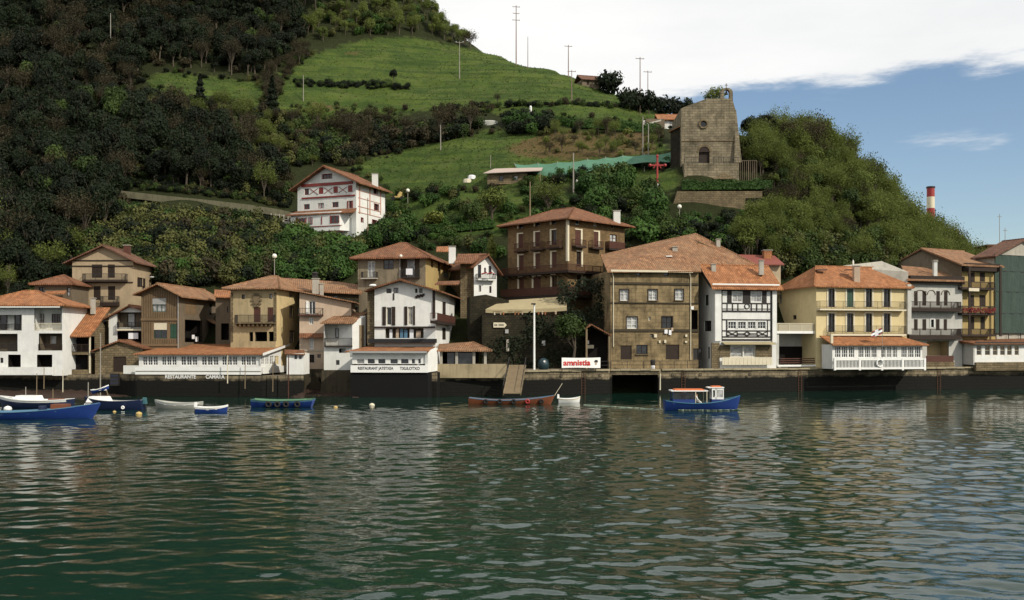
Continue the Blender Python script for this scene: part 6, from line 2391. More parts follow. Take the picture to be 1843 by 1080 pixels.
# ------------------------------------------------------------------ buildings and things on the slope
def hillside_house():
    Yc = 145.0
    h = House('hillside_house', 'white house on the slope with red timbering, pent roof and orange gable', 535.5, 148.6, 641, Yc, 8, ZA(445, 146), ZA(334, 146), WHITE2, depth_px=693)
    h.mats[0] = WHITE
    f, r_ = h.f, h.r
    RW = simple('oxblood timber', (0.19, 0.028, 0.022), 0.6, 0.25)
    window(h, 0, A8(570, 247, 666, 296), 3, 1, RW, GLASS, surround=RW, sw=0.05)
    for x0, x1, y0, y1 in ((386, 432, 395, 460), (532, 580, 382, 450), (682, 728, 372, 440), (831, 878, 360, 430)):
        window(h, 0, A8(x0, y0, x1, y1), 2, 1, RW, GLASS, shut='closed' if x0 > 400 else None, smat=RW)
    for x0, x1, y0, y1 in ((380, 440, 554, 608), (525, 585, 543, 598), (670, 735, 532, 586), (840, 868, 520, 594)):
        window(h, 0, A8(x0, y0, x1, y1), 2, 1, RW, GLASS if x0 != 525 else GLASSC, shut='open' if x0 == 840 else None, smat=RW)
    for x0, x1, y0, y1 in ((1095, 1130, 388, 450), (1100, 1145, 555, 628), (965, 985, 695, 742), (1080, 1125, 718, 768)):
        window(h, 1, A8(x0, y0, x1, y1), 2, 1, RW, GLASS, surround=RW, sw=0.06)
    u, z = f.uz(587, 302)
    gable_front(h, h.z1, u, z, ZA(327, Yc), TILE_R, 0.9, 0.9, 1.0, 0.7, 0.2)
    h.walls()

    def band(xc, yc, x0, x1, th, mat=RW, out=0.06, wd=0.12):
        zc = f.uz(*A8(xc, yc))[1]
        u0, u1 = f.uz(*A8(x0, yc))[0], f.uz(*A8(x1, yc))[0]
        plate(h, f, (u0, zc - th / 2, u1, zc + th / 2), mat, 'beam', out, wd, px=False)
    band(618, 350, 358, 882, 0.42)
    band(632, 480, 362, 905, 0.22)
    for a, b in ((438, 526), (588, 676), (735, 825)):
        for (xa, ya, xb, yb) in ((a, 392, b, 456), (a, 456, b, 392)):
            sh_ = -(a - 440) * 0.055
            p, q = f.uz(*A8(xa, ya + sh_)), f.uz(*A8(xb, yb + sh_))
            MB().bar(f.pt(p[0], p[1], 0.03), f.pt(q[0], q[1], 0.03), 0.07, 0.05, f.n).build('brace', REDWOOD, h.root)
    # faint timber lines on the side wall
    for x0, y0, x1, y1 in ((945, 345, 955, 650), (1050, 350, 1060, 660), (1160, 380, 1168, 660), (935, 440, 1165, 447), (935, 515, 1165, 521), (935, 600, 1165, 607), (935, 660, 1165, 666)):
        plate(h, r_, A8(x0, y0, x1, y1), simple('pink faded beam', (0.48, 0.28, 0.22), 0.8), 'beam', 0.03, 0.06)
    # pent roof and the bay below it
    zt = f.uz(*A8(590, 612))[1]
    u0, u1 = f.uz(*A8(290, 650))[0], f.w + 0.5
    roof(h, [[f.pt(u0 - 0.6, zt - 0.75, 1.7), f.pt(u1, zt - 0.75, 1.3), f.pt(u1 - 0.4, zt, 0.02), f.pt(u0 + 0.3, zt, 0.02)]], TILE_R, 0.14, 'pent_roof')
    bay = MB()
    zb0, zb1 = f.uz(*A8(600, 840))[1], zt - 0.5
    ub0, ub1 = u0 + 0.1, f.uz(*A8(855, 720))[0]
    bay.hexa([f.pt(ub0, zb0, 1.3), f.pt(ub1 - 1.0, zb0, 1.3), f.pt(ub1, zb0, -0.2), f.pt(ub0, zb0, -0.2), f.pt(ub0, zb1, 1.3), f.pt(ub1 - 1.0, zb1, 1.3), f.pt(ub1, zb1, -0.2), f.pt(ub0, zb1, -0.2)])
    by = bay.build('bay', WHITE2, h.root)
    f2 = Fac(f.pt(0, 0, 1.3), f.pt(f.w, 0, 1.3))
    k = add_fac(h, f2)
    for x0, x1, y0, y1 in ((332, 395, 698, 770), (660, 742, 672, 746), (430, 470, 690, 760)):
        window(h, k, A8(x0, y0, x1, y1), 2, 1, RW, GLASS if x0 != 430 else GLASSC, hole=False)
    for x0, y0, x1, y1 in ((310, 778, 770, 786), (400, 690, 408, 770), (560, 680, 568, 760), (650, 672, 658, 752), (300, 690, 322, 780)):
        plate(h, f2, A8(x0, y0, x1, y1), REDWOOD, 'beam', 0.04, 0.06)
    plate(h, f2, A8(320, 838, 780, 850), BROWNWOOD, 'beam', -0.1, 0.3)
    chimney(h, 670, 680, 314, 330, 151, WHITE)


hillside_house()


def chapel():
    Y = 150.0
    h = House('stone_chapel', 'square stone chapel with bell gable, round window and arched door on the shoulder', 1226, Y, 1324, Y - 0.3, 11, ZA(300, Y), ZA(190, Y), STONE_C, cat='chapel')
    f = h.f
    P = lambda x, y: f.uz(x, y)
    top = [P(1324, 199), P(1319, 181), P(1297, 177.5), P(1272, 177), P(1249, 186), P(1226, 194.6)]
    h.prof[0] = [(0, h.z0), (f.w, h.z0)] + [(f.w, top[0][1])] + top[1:5] + [(0, top[5][1])]
    side = ZA(215, Y + 8)
    h.prof[1] = [(0, h.z0), (h.dp, h.z0), (h.dp, side), (0, top[0][1])]
    h.prof[3] = [(0, h.z0), (h.dp, h.z0), (h.dp, ZA(196, Y)), (h.dp - 0.6, side), (0, side)]
    h.prof[2] = [(0, h.z0), (f.w, h.z0), (f.w, side), (0, side)]
    dz = f.rect(A9(410, 500, 478, 572))
    h.holes[0].append(dz)
    oc = f.uz(1266, 223.5)
    h.holes[0].append((oc[0] - 0.42, oc[1] - 0.42, oc[0] + 0.42, oc[1] + 0.42))
    h.walls(0.4)
    # dark arched door with voussoirs
    u0, z0, u1, z1 = dz
    c, rad = (u0 + u1) / 2, (u1 - u0) / 2
    d = MB().poly([f.pt(u0, z0, -0.3), f.pt(u1, z0, -0.3), f.pt(u1, z1, -0.3), f.pt(u0, z1, -0.3)])
    pts = [f.pt(c - rad * math.cos(math.pi * i / 12), z1 + rad * math.sin(math.pi * i / 12), 0.012) for i in range(13)]
    d.poly(pts)
    dd = d.build('door', DARKWOOD, h.root)
    for i in range(9):
        t0, t1 = math.pi * i / 9, math.pi * (i + 1) / 9
        q = []
        for r, t in ((rad, t0), (rad + 0.32, t0), (rad + 0.32, t1), (rad, t1)):
            q.append(f.pt(c - r * math.cos(t), z1 + r * math.sin(t), 0.0))
        MB().prism(q, f.n * 0.08).build('voussoir', STONE_G, dd)
    # round window
    MB().ring(f.pt(oc[0], oc[1], 0.04), 0.60, 0.16, f.n, 20, 6).build('round_window_frame', STONE_G, h.root)
    MB().box(f.pt(oc[0], oc[1], -0.2), (0.9, 0.04, 0.9), (f.d, -f.n, Vector((0, 0, 1)))).build('pane', GLASS, h.root)
    # bell gable with an open arch
    bx0, bx1 = f.uz(1297, 170)[0], f.uz(1319, 170)[0]
    zb, zm, zt_ = f.uz(1308, 181)[1], f.uz(1308, 166)[1], f.uz(1308, 158)[1]
    c = (bx0 + bx1) / 2
    bg = MB()
    for a, b in ((bx0, c - 0.42), (c + 0.42, bx1)):
        bg.box(f.pt((a + b) / 2, (zb + zm) / 2 + 0.0, -0.4), (b - a, 0.8, zm - zb), (f.d, -f.n, Vector((0, 0, 1))))
    bg.box(f.pt(c, zb + 0.15, -0.4), (bx1 - bx0, 0.85, 0.3), (f.d, -f.n, Vector((0, 0, 1))))
    n = 8
    for i in range(n):
        t0, t1 = math.pi * i / n, math.pi * (i + 1) / n
        q = [f.pt(c - 0.42 * math.cos(t0), zm + 0.42 * math.sin(t0)), f.pt(c - (c - bx0) * math.cos(t0), zm + (zt_ - zm) * math.sin(t0)), f.pt(c - (c - bx0) * math.cos(t1), zm + (zt_ - zm) * math.sin(t1)), f.pt(c - 0.42 * math.cos(t1), zm + 0.42 * math.sin(t1))]
        bg.prism(q, -f.n * 0.8)
    b = bg.build('bell_gable', STONE_C, h.root)
    MB().bar(f.pt(c, zt_, -0.4), f.pt(c, zt_ + 0.75, -0.4), 0.09).bar(f.pt(c - 0.22, zt_ + 0.5, -0.4), f.pt(c + 0.22, zt_ + 0.5, -0.4), 0.08).build('cross', STONE_G, b)
    MB().lathe(f.pt(c, zm - 0.15, -0.4), [(0.0, 0.42), (0.12, 0.4), (0.18, 0.1), (0.28, -0.1)], 10).build('bell', IRON, b)
    # raking buttress on the right, string course, iron fence, base walls
    bt = MB()
    bt.hexa([W(1322, 294, Y - 0.9), W(1335, 292, Y - 0.9), W(1335, 290, Y + 3), W(1322, 290, Y + 3), W(1322, 196, Y + 0.1), W(1325, 198, Y + 0.1), W(1325, 198, Y + 3), W(1322, 196, Y + 3)])
    bt.build('buttress', STONE_C, h.root)
    plate(h, f, A9(300, 428, 636, 434), STONE_G, 'string_course', 0.04, 0.1)
    roof(h, [[h.P(0.1, 0.6, side - 0.3), h.P(f.w / 2, 0.6, side + 0.8), h.P(f.w / 2, h.dp, side + 0.8), h.P(0.1, h.dp, side - 0.3)], [h.P(f.w / 2, 0.6, side + 0.8), h.P(f.w - 0.1, 0.6, side - 0.3), h.P(f.w - 0.1, h.dp, side - 0.3), h.P(f.w / 2, h.dp, side + 0.8)]], TILE_D)
    g = Fac((XA(1207, Y + 3), Y + 3), (XA(1227, Y + 1), Y + 1))
    MB().prism([g.pt(0, ZA(305, Y)), g.pt(g.w, ZA(305, Y)), g.pt(g.w, ZA(228, Y + 1)), g.pt(0, ZA(238, Y + 3))], -g.n * 5).build('side_wing', STONE_D, h.root)
    roof(h, [[g.pt(-0.3, ZA(237, Y + 3), 0.3), g.pt(g.w, ZA(227, Y + 1), 0.3), g.pt(g.w, ZA(227, Y + 1) + 0.2, -4), g.pt(-0.3, ZA(237, Y + 3), -4)]], TILE_O, 0.1, 'wing_roof')
    t = thing('chapel_terrace', W(1280, 325, Y - 1.2), 'stone base wall with iron fence under the chapel', 'wall')
    b0 = Fac((XA(1231, Y - 1.3), Y - 1.3), (XA(1330, Y - 1.3), Y - 1.3))
    MB().prism([b0.pt(0, ZA(328, Y)), b0.pt(b0.w, ZA(328, Y)), b0.pt(b0.w, ZA(297, Y)), b0.pt(0, ZA(296, Y))], -b0.n * 1.6).build('masonry', STONE_C, t)
    MB().prism([b0.pt(4.2, ZA(326, Y), 0.05), b0.pt(7.6, ZA(326, Y), 0.05), b0.pt(5.8, ZA(314, Y), 0.05)], b0.n * 0.5).build('pediment', STONE_G, t)
    rail_mesh([b0.pt(0.1, 0, -0.1).xy, b0.pt(3.0, 0, -0.1).xy], ZA(296, Y), ZA(286, Y), 0.25, 0.04, 0.06).build('fence', IRON, t, stuff=True)
    rail_mesh([b0.pt(4.4, 0, -0.1).xy, b0.pt(b0.w, 0, -0.1).xy], ZA(296, Y), ZA(286, Y), 0.25, 0.04, 0.06).build('fence', IRON, t, stuff=True)
    rail_mesh([b0.pt(b0.w, 0, -0.5).xy, (XA(1362, Y - 1), Y - 1)], ZA(327, Y), ZA(291, Y), 0.3, 0.07, 0.08).build('fence', STUCCO, t, stuff=True)
    w = thing('terrace_wall', W(1290, 383, 143.6), 'broad rubble retaining wall below the clipped hedge of the chapel', 'wall')
    c0 = Fac((XA(1200, 144.2), 144.2), (XA(1372, 143.2), 143.2))
    MB().prism([c0.pt(0, ZA(415, 143.6)), c0.pt(c0.w, ZA(392, 143.6)), c0.pt(c0.w, ZA(345, 143.6)), c0.pt(1.5, ZA(343, 143.6)), c0.pt(0.8, ZA(372, 143.6))], -c0.n * 2.5).build('masonry', STONE_G, w)
    plate(None, c0, A9(705, 790, 815, 822), DARK, 'recess', 0.02, 0.1, parent=w)


chapel()


def red_cross():
    Y = 146.6
    p = W(1183, 349, Y)
    t = thing('wayside_cross', p, 'tall red wayside cross with white foot on the grass below the chapel', 'cross')
    z = lambda y: ZA(y, Y)
    MB().lathe(Vector((p.x, Y, 0)), [(0.42, z(349)), (0.42, z(346)), (0.30, z(345)), (0.26, z(331)), (0.0, z(331))], 10).build('foot', WHITEP, t)
    MB().tube((p.x, Y, z(331)), (p.x, Y, z(284)), 0.16, 0.13, 10).lathe(Vector((p.x, Y, z(284))), [(0.13, 0), (0.2, 0.15), (0.18, 0.35), (0.08, 0.5), (0, 0.52)], 10).build('shaft', REDP, t)
    m = MB().bar(W(1170, 297.5, Y), W(1197, 297.5, Y), 0.2, 0.22)
    for x in (1170, 1197):
        m.lathe(W(x, 297.5, Y), [(0.0, -0.26), (0.2, -0.16), (0.25, 0), (0.2, 0.16), (0.0, 0.26)], 8)
    m.bar(W(1176, 303, Y), W(1183, 291, Y), 0.13, 0.13).bar(W(1190, 303, Y), W(1183, 291, Y), 0.13, 0.13)
    m.build('arms', REDP, t)


red_cross()


def white_far_house():
    Y = 184
    h = House('ridge_house', 'low white house with terracotta eave on the ridge beside the chapel', 1187, Y, 1226, Y, 6, ZA(232, Y), ZA(215, Y), WHITE2)
    window(h, 0, (1205, 217, 1218, 224), 2, 1, BROWNWOOD)
    recess(h, 0, (1189, 218, 1193, 228), 0.6, DARK, 'doorway')
    h.walls()
    gable_side(h, h.z1, ZA(208, Y + 3), TILE_O, 3, None, 0.5, 0.4)
    roof(h, [[W(1157, 224, Y - 2), W(1190, 215, Y - 1), W(1190, 213, Y + 3), W(1157, 217, Y + 3)]], CONC, 0.3, 'lean_to_roof')
    MB().box(W(1177, 226, Y + 1), (3.4, 4, 1.6)).build('lean_to', STUCCO, h.root)


white_far_house()


def dark_barn():
    Y = 216
    h = House('ridge_barn', 'dark weathered barn on the skyline beside the round tree', 1048, Y, 1080, Y + 1, 5, ZA(158, Y), ZA(142, Y), STUCCO, cat='barn')
    door(h, 0, (1056, 146, 1060, 153), DARKWOOD)
    h.walls()
    gable_side(h, h.z1, ZA(137, Y + 2.5), TILE_D, 2.5, None, 0.5, 0.4)


dark_barn()


def farm_shed():
    Y = 158.5
    h = House('farm_shed', 'grey stone farm shed with pale sheet roof on the meadow', 877, Y, 948, Y - 0.8, 4.5, ZA(332, Y), ZA(313, Y), STONE_G, cat='shed')
    AF = area(900, 250, 5.42)
    for r in ((898, 316, 906, 326), (923, 316, 932, 325)):
        window(h, 0, r, 1, 1, DARKWOOD)
    door(h, 1, (953, 316, 957, 327), DARKWOOD)
    h.walls()
    zt = ZA(303, Y + 4)
    roof(h, [[h.P(-0.5, -0.7, h.z1 + 0.05), h.P(h.w + 2.4, -0.7, h.z1 + 0.25), h.P(h.w + 2.2, 4.4, zt + 0.1), h.P(0.5, 4.4, zt)]], simple('pale pinkish sheet roof', (0.42, 0.33, 0.28), 0.7, 0.2, 2, 0.2, sx=4), 0.1)
    MB().bar(h.P(h.w + 2.2, -0.4, h.z0), h.P(h.w + 2.2, -0.4, h.z1), 0.14).build('post', WOOD, h.root)
    plate(h, h.r, (958, 312, 966, 322), CLOTHW, 'sheet', 0.4, 0.05)


farm_shed()


def net_fence():
    t = NT('green garden netting')
    n = t.noise(t.uv(0.5, 1), 1.1, 4, 0.6)
    g = t.noise(t.uv(), 9, 2, 0.5)
    c = t.mix(n, (0.05, 0.15, 0.10), (0.13, 0.26, 0.18))
    c = t.mix(t.math('MULTIPLY', g, 0.4), c, (0.05, 0.10, 0.04))
    t.bump(n, 0.8, 0.2)
    m = t.done(c, 0.8, 0.2)
    th = thing('netting_fence', W(1080, 310, 156), 'long green netting fence climbing past the farm shed to the chapel', 'fence')
    low = [(940, 318, 160), (974, 321, 159), (1003, 317, 158), (1057, 309, 157), (1090, 303, 157), (1121, 298, 156.5), (1160, 292, 156), (1206, 292, 155.5)]
    top = [(926, 295, 163), (968, 294, 162), (1003, 292, 161), (1057, 287, 160), (1090, 283.5, 159.5), (1121, 280, 159), (1160, 278, 158.5), (1208, 274, 158)]
    for i in range(len(low) - 1):
        a, b, c_, d = W(*low[i]), W(*low[i + 1]), W(*top[i + 1]), W(*top[i])
        mb = MB()
        k = 5
        for p in range(k):
            for q in range(3):
                f_ = lambda s, r: (a.lerp(b, s).lerp(d.lerp(c_, s), r) + Vector((0, 0, -0.22 * math.sin(math.pi * s) * r)))
                mb.poly([f_(p / k, q / 3), f_((p + 1) / k, q / 3), f_((p + 1) / k, (q + 1) / 3), f_(p / k, (q + 1) / 3)])
        mb.build('net_panel', m, th)
    for lo, tp_ in zip(low, top):
        MB().tube(W(*lo) - Vector((0, 0, 1.5)), W(*tp_) + Vector((0, 0, 0.15)), 0.05, 0.04, 6).build('post', POLE, th)


net_fence()


def road():
    pts = [(170, 345, 151.5), (230, 352, 151), (300, 360, 150.6), (380, 368, 150.2), (450, 376, 150), (500, 384, 149.8), (535, 392, 149.6)]
    mb, wl = MB(), MB()
    t = plaster('worn lane', (0.20, 0.18, 0.13), 0.4, 0.6)
    for a, b in zip(pts, pts[1:]):
        A, B = W(*a) + Vector((0, 0, 0.45)), W(*b) + Vector((0, 0, 0.45))
        bk = Vector((0, 3.0, 0.05))
        mb.poly([A, B, B + bk, A + bk])
        wl.bar(A + Vector((0, -0.1, -0.35)), B + Vector((0, -0.1, -0.35)), 0.3, 1.0)
    r = mb.build('lane', t)
    r['kind'] = 'structure'
    w = wl.build('lane_wall', plaster('mossy lane wall', (0.14, 0.13, 0.08), 0.7, 0.4))
    tag(w, 'low pale wall edging the lane that climbs to the hillside house', 'wall')
    f = thing('lane_fence', W(515, 395, 149.5), 'post and rail fence on a concrete kerb beside the hillside house', 'fence')
    fc = Fac((XA(488, 149.4), 149.4), (XA(534, 149.0), 149.0))
    za, zb = ZA(396, 149), ZA(383, 149)
    for i in range(7):
        u = fc.w * i / 6
        MB().box(fc.pt(u, (za + zb) / 2 - u * 0.12), (0.1, 0.1, zb - za)).build('post', CONC, f)
    for k in (0.35, 0.85):
        MB().bar(fc.pt(0, za + (zb - za) * k), fc.pt(fc.w, za + (zb - za) * k - 0.45), 0.06, 0.08).build('rail', CONC, f)
    MB().bar(fc.pt(1.5, za - 0.4, 0.1), fc.pt(fc.w, za - 0.9, 0.1), 0.4, 0.8).build('kerb', CONC, f)


road()


# ------------------------------------------------------------------ poles, lamps
def power_pole(px, ytop, ybot, label, arms=1, r=0.11, mat=None, Y=None, group='power line poles on the slope'):
    p = land_at(px, ybot) if Y is None else W(px, ybot, Y)
    if p is None:
        p = W(px, ybot, 225)
    zt = ZA(ytop, p.y)
    t = thing('power_pole', p, label, 'pole', group)
    MB().tube(p - Vector((0, 0, 1.2)), (p.x, p.y, zt), r * 1.0, r * 0.6, 7).build('pole', mat or POLE, t)
    for i in range(arms):
        z = zt - 0.25 - i * 1.5
        w = 0.85 - 0.12 * (i % 2)
        a = MB().bar((p.x - w, p.y, z), (p.x + w, p.y + 0.3, z), 0.1, 0.1).build('crossarm', mat or POLE, t)
        for k in (-0.9, 0, 0.9):
            if k:
                MB().lathe((p.x + w * k, p.y + 0.15, z + 0.05), [(0.03, 0), (0.07, 0.08), (0.05, 0.2), (0.0, 0.24)], 6).build('insulator', WHITEP, a)
    return t


for a in [
    (199, 24, 88, 'slender pole high in the dark wood at the left', 0, 0.12),
    (546, 135, 182, 'thin pole beside the stone bank at the left of the meadow', 0, 0.10),
    (827, 74, 143, 'single-arm pole standing on the middle of the high meadow', 1, 0.12),
    (793, 225, 272, 'short pole on the lower meadow in front of the dark hedge', 0, 0.11),
    (929, 10, 108, 'tallest pole on the skyline, with three crossarms', 3, 0.14),
    (950, 66, 113, 'thin bare pole right of the tallest skyline pole', 0, 0.09),
    (1023, 81, 140, 'skyline pole with one arm left of the ridge barn', 1, 0.13),
    (1029, 126, 186, 'darker pole with a bracket standing below the skyline pole', 1, 0.11),
    (1152, 103, 204, 'tall pole with crossarm rising from the dark grove', 1, 0.13),
    (1166, 127, 200, 'pole with a wide crossarm just right of the tall grove pole', 1, 0.11),
    (1157, 210, 300, 'left one of the two poles beside the netting fence', 0, 0.12),
    (1167, 224, 300, 'right one of the two poles beside the netting fence', 0, 0.12),
    (883, 279, 305, 'thin post behind the farm shed', 0, 0.07),
]:
    power_pole(*a[:5], r=a[5], mat=POLEP if a[1] < 130 and a[0] > 900 else POLE)
power_pole(1032, 275, 356, 'pale concrete pole in the gardens below the netting fence', 0, 0.14, POLE, 150)
power_pole(954, 327, 392, 'brown pole rising behind the roof of the tall stone house', 0, 0.12, WOOD, 140)
power_pole(662, 356, 440, 'brown pole in front of the side wall of the hillside house', 0, 0.10, WOOD, 143)


def street_lamp(px, yg, yb, Y, label):
    p = W(px, yb, Y)
    t = thing('street_lamp', p, label, 'lamp', 'globe lamps on the slope')
    zt = ZA(yg, Y)
    MB().tube(p - Vector((0, 0, 1.0)), (p.x, p.y, zt - 0.25), 0.06, 0.045, 7).build('pole', POLE, t)
    n = 8
    MB().lathe((p.x, p.y, zt), [(0.1, -0.28), (0.24, -0.2), (0.31, 0.0), (0.24, 0.2), (0.1, 0.29), (0, 0.3)], 12).build('globe', GLOBE, t, smooth=True)


street_lamp(494, 461, 495, 123, 'globe lamp above the roof of the coat of arms house')
street_lamp(734, 343, 366, 157, 'globe lamp in the garden right of the hillside house')
street_lamp(1223, 372, 412, 138, 'globe lamp below the rubble retaining wall of the chapel')
street_lamp(1040, 326, 352, 152, 'small globe lamp beside the pale concrete pole')


def factory_chimney():
    Y = 430
    p = Vector((XA(1675, Y), Y, 1.0))
    t = thing('factory_chimney', p, 'red and white banded factory chimney behind the wooded shoulder', 'chimney')
    zs = [1.0, ZA(430, Y), ZA(393, Y), ZA(375, Y), ZA(354.5, Y), ZA(337, Y)]
    r = 1.75
    for i in range(len(zs) - 1):
        MB().tube((p.x, Y, zs[i]), (p.x, Y, zs[i + 1] - 0.02), r - 0.03 * i, r - 0.03 * (i + 1), 16).build('band', [REDP, CREAMP, REDP, CREAMP, REDP][i], t)
    MB().tube((p.x, Y, zs[-1] - 0.4), (p.x, Y, zs[-1] + 0.25), r + 0.1, r + 0.1, 16).build('rim', IRON, t)


factory_chimney()
for px, yt, lab in ((1799, 385, 'thin radio mast on the horizon behind the netted house, the taller'), (1809, 410, 'thin radio mast on the horizon behind the netted house, the shorter')):
    Y = 500
    t = thing('radio_mast', (XA(px, Y), Y, 1), lab, 'mast')
    MB().tube((XA(px, Y), Y, 1), (XA(px, Y), Y, ZA(yt, Y)), 0.28, 0.12, 6).bar((XA(px, Y) - 1, Y, ZA(yt + 5, Y)), (XA(px, Y) + 1, Y, ZA(yt + 5, Y)), 0.25).build('pole', POLE, t)

# small things lying on the slope
for px, py, w, hgt, m, lab, cat, nm in (
    (849, 322, 1.3, 0.5, CLOTHW, 'upper of two pale bundles on the grass left of the farm shed', 'bundle', 'covered_bundle'),
    (841, 328, 1.3, 0.45, CREAMP, 'lower of two pale bundles on the grass left of the farm shed', 'bundle', 'covered_bundle'),
    (407, 341, 0.9, 0.9, WHITEP, 'small white cabinet above the lane in the wood', 'cabinet', 'white_cabinet'),
    (397, 212, 1.6, 0.35, CLOTHW, 'white sheet lying among shrubs in the wood', 'sheet', 'plastic_sheet'),
    (880, 225, 3.4, 0.8, GREYB, 'long grey water tank at the end of the dark hedge', 'tank', 'water_tank'),
    (955, 203, 0.5, 1.1, WHITEP, 'small white post figure on the upper meadow path', 'marker', 'white_marker'),
):
    p = land_at(px, py)
    if p is None:
        continue
    t = thing(nm, p, lab, cat)
    n = 5
    mb = MB()
    rs = random.Random(px)
    ring = lambda k, z: [(p.x + w / 2 * k * math.cos(a) * rs.uniform(0.9, 1.1), p.y + 0.5 * k * math.sin(a), p.z + z) for a in [i * math.pi / 4 for i in range(8)]]
    r0, r1, r2 = ring(1, -0.2), ring(0.97, hgt * 0.75), ring(0.6, hgt)
    for a, b in ((r0, r1), (r1, r2)):
        for i in range(8):
            mb.poly([a[i], a[(i + 1) % 8], b[(i + 1) % 8], b[i]])
    mb.poly(r2)
    mb.build('cover', m, t)
t = thing('garden_digger', land_at(716, 362), 'small yellow machine in the garden beside the hillside house', 'machine')
p = t.location
MB().box(p + Vector((0, 0, 0.5)), (1.9, 0.8, 0.22)).tube(p + Vector((0.2, 0, 0.6)), p + Vector((0.6, 0, 1.3)), 0.38, 0.3, 10).build('body', YELP, t)
for dx in (-0.7, 0.7):
    MB().tube(p + Vector((dx, -0.5, 0.3)), p + Vector((dx, -0.3, 0.3)), 0.32, 0.32, 12).build('wheel', RUBBER, t)
# ------------------------------------------------------------------ on the quay
def lamp_post():
    Y = 111.2
    p = W(961.5, 656, Y)
    p.z = QZ
    t = thing('lamp_post', p, 'tall white lamp post on the quay above the gangway', 'lamp post')
    zt = ZA(548, Y)
    MB().tube(p, (p.x, Y, zt), 0.13, 0.10, 10).build('pole', WHITEP, t)
    MB().box((p.x - 0.1, Y - 0.3, zt + 0.05), (0.5, 0.7, 0.14)).build('lamp_head', IRON, t)


lamp_post()


def banner():
    Y = 109.9
    f = Fac((XA(1009.5, Y), Y), (XA(1079, Y + 1.6), Y + 1.6))
    zt, zb = ZA(643.5, Y + 0.8), ZA(662, Y + 0.8)
    t = thing('banner', f.pt(f.w / 2, zb), 'white banner with red lettering amnistia hung on the quay rail', 'banner')
    n = 16
    mb = MB()
    for i in range(n):
        a, b = i / n, (i + 1) / n
        w = lambda k: 0.25 + 0.02 * math.sin(k * 17)
        mb.poly([f.pt(a * f.w, zb + 0.03 * math.sin(a * 5), w(a)), f.pt(b * f.w, zb + 0.03 * math.sin(b * 5), w(b)), f.pt(b * f.w, zt - 0.04 * math.sin(b * math.pi), w(b)), f.pt(a * f.w, zt - 0.04 * math.sin(a * math.pi), w(a))])
    mb.build('cloth', SIGNW, t)
    u0 = f.uz(1014, 652, 0.3)[0]
    text('lettering', 'amnistia', REDT, t, f.pt(u0, ZA(657.2, Y + 0.8), 0.30), f.d, (0, 0, 1), 0.88, (1067 - 1014) / F * (Y + 0.7), 0.022)
    uc, zc = f.uz(1073, 652, 0.3)
    em = [(-0.22, 0.14), (-0.10, 0.26), (0.12, 0.26), (0.23, 0.14), (0.2, 0.0), (-0.2, 0.0)]
    MB().prism([f.pt(uc + a, zc + b, 0.30) for a, b in em], f.n * 0.015).build('emblem', BLACKP, t)
    MB().prism([f.pt(uc + 0.13 * math.cos(a), zc - 0.14 + 0.13 * math.sin(a), 0.30) for a in [i * math.pi / 5 for i in range(10)]], f.n * 0.012).build('emblem_disc', PINK, t)
    for k in (0.25, 0.85):
        MB().bar(f.pt(k * f.w, zb - 0.35, 0.2), f.pt(k * f.w, zt, 0.2), 0.05).build('tie_post', WOOD, t)


banner()


def quay_rail():
    for pts, lab in ((((1012, 110.0), (1096, 112.4)), 'thin iron railing along the quay behind the banner'), (((1190, 113.9), (1262, 115.0)), 'iron railing on the quay before the stained stone house'), (((1100, 113.2), (1188, 113.6)), 'low iron railing over the dark boathouse arch')):
        P = [Vector((XA(p, Y), Y + 0.25, 0)) for p, Y in pts]
        t = thing('quay_railing', (P[0].x, P[0].y, QZ), lab, 'railing')
        n = max(3, int((P[1] - P[0]).length / 1.6))
        for i in range(n + 1):
            q = P[0].lerp(P[1], i / n)
            MB().tube((q.x, q.y, QZ), (q.x, q.y, QZ + 0.95), 0.035, 0.03, 6).build('post', IRON, t)
        for z in (0.5, 0.95):
            MB().tube((P[0].x, P[0].y, QZ + z), (P[1].x, P[1].y, QZ + z), 0.022, 0.022, 5).build('rail', IRON, t)


quay_rail()


def gangway():
    A, B = W(931.5, 657, 108.7), W(921.5, 708.5, 101.5)
    t = thing('gangway', B, 'sloping plank gangway from the quay down to the long brown boat', 'gangway')
    d = (B - A)
    ln = d.length
    d.normalize()
    side = Vector((0, 0, 1)).cross(d).normalized()
    upn = d.cross(side)
    n = 34
    mb = None
    w0 = 1.75
    for i in range(n):
        c = A + d * (ln * (i + 0.5) / n)
        MB().box(c, (ln / n * 0.8, w0, 0.05), (d, side, upn)).build('plank', WOOD, t)
    for s in (-1, 1):
        MB().bar(A + side * s * w0 * 0.5 - Vector((0, 0, 0.08)), B + side * s * w0 * 0.5 - Vector((0, 0, 0.08)), 0.1, 0.2).build('stringer', WOOD, t)
        r = MB()
        r.bar(A + side * s * w0 * 0.52 + Vector((0, 0, 0.85)), B + side * s * w0 * 0.52 + Vector((0, 0, 0.85)), 0.05)
        for i in range(6):
            c = A + d * (ln * i / 5) + side * s * w0 * 0.52
            r.bar(c, c + Vector((0, 0, 0.85)), 0.05)
        r.build('handrail', IRON, t)


gangway()

t = thing('bottle_bank', W(978, 655, 112.5), 'blue-green rounded bottle bank against the dark retaining wall', 'container')
t.location.z = QZ
MB().lathe(t.location, [(0.45, 0), (0.62, 0.25), (0.66, 0.7), (0.5, 1.1), (0.2, 1.3), (0, 1.33)], 14).build('shell', simple('blue green plastic', (0.010, 0.030, 0.038), 0.5), t, smooth=True)
MB().tube(t.location + Vector((0.1, -0.62, 0.95)), t.location + Vector((0.1, -0.5, 0.95)), 0.12, 0.12, 10).build('port', WHITEP, t)

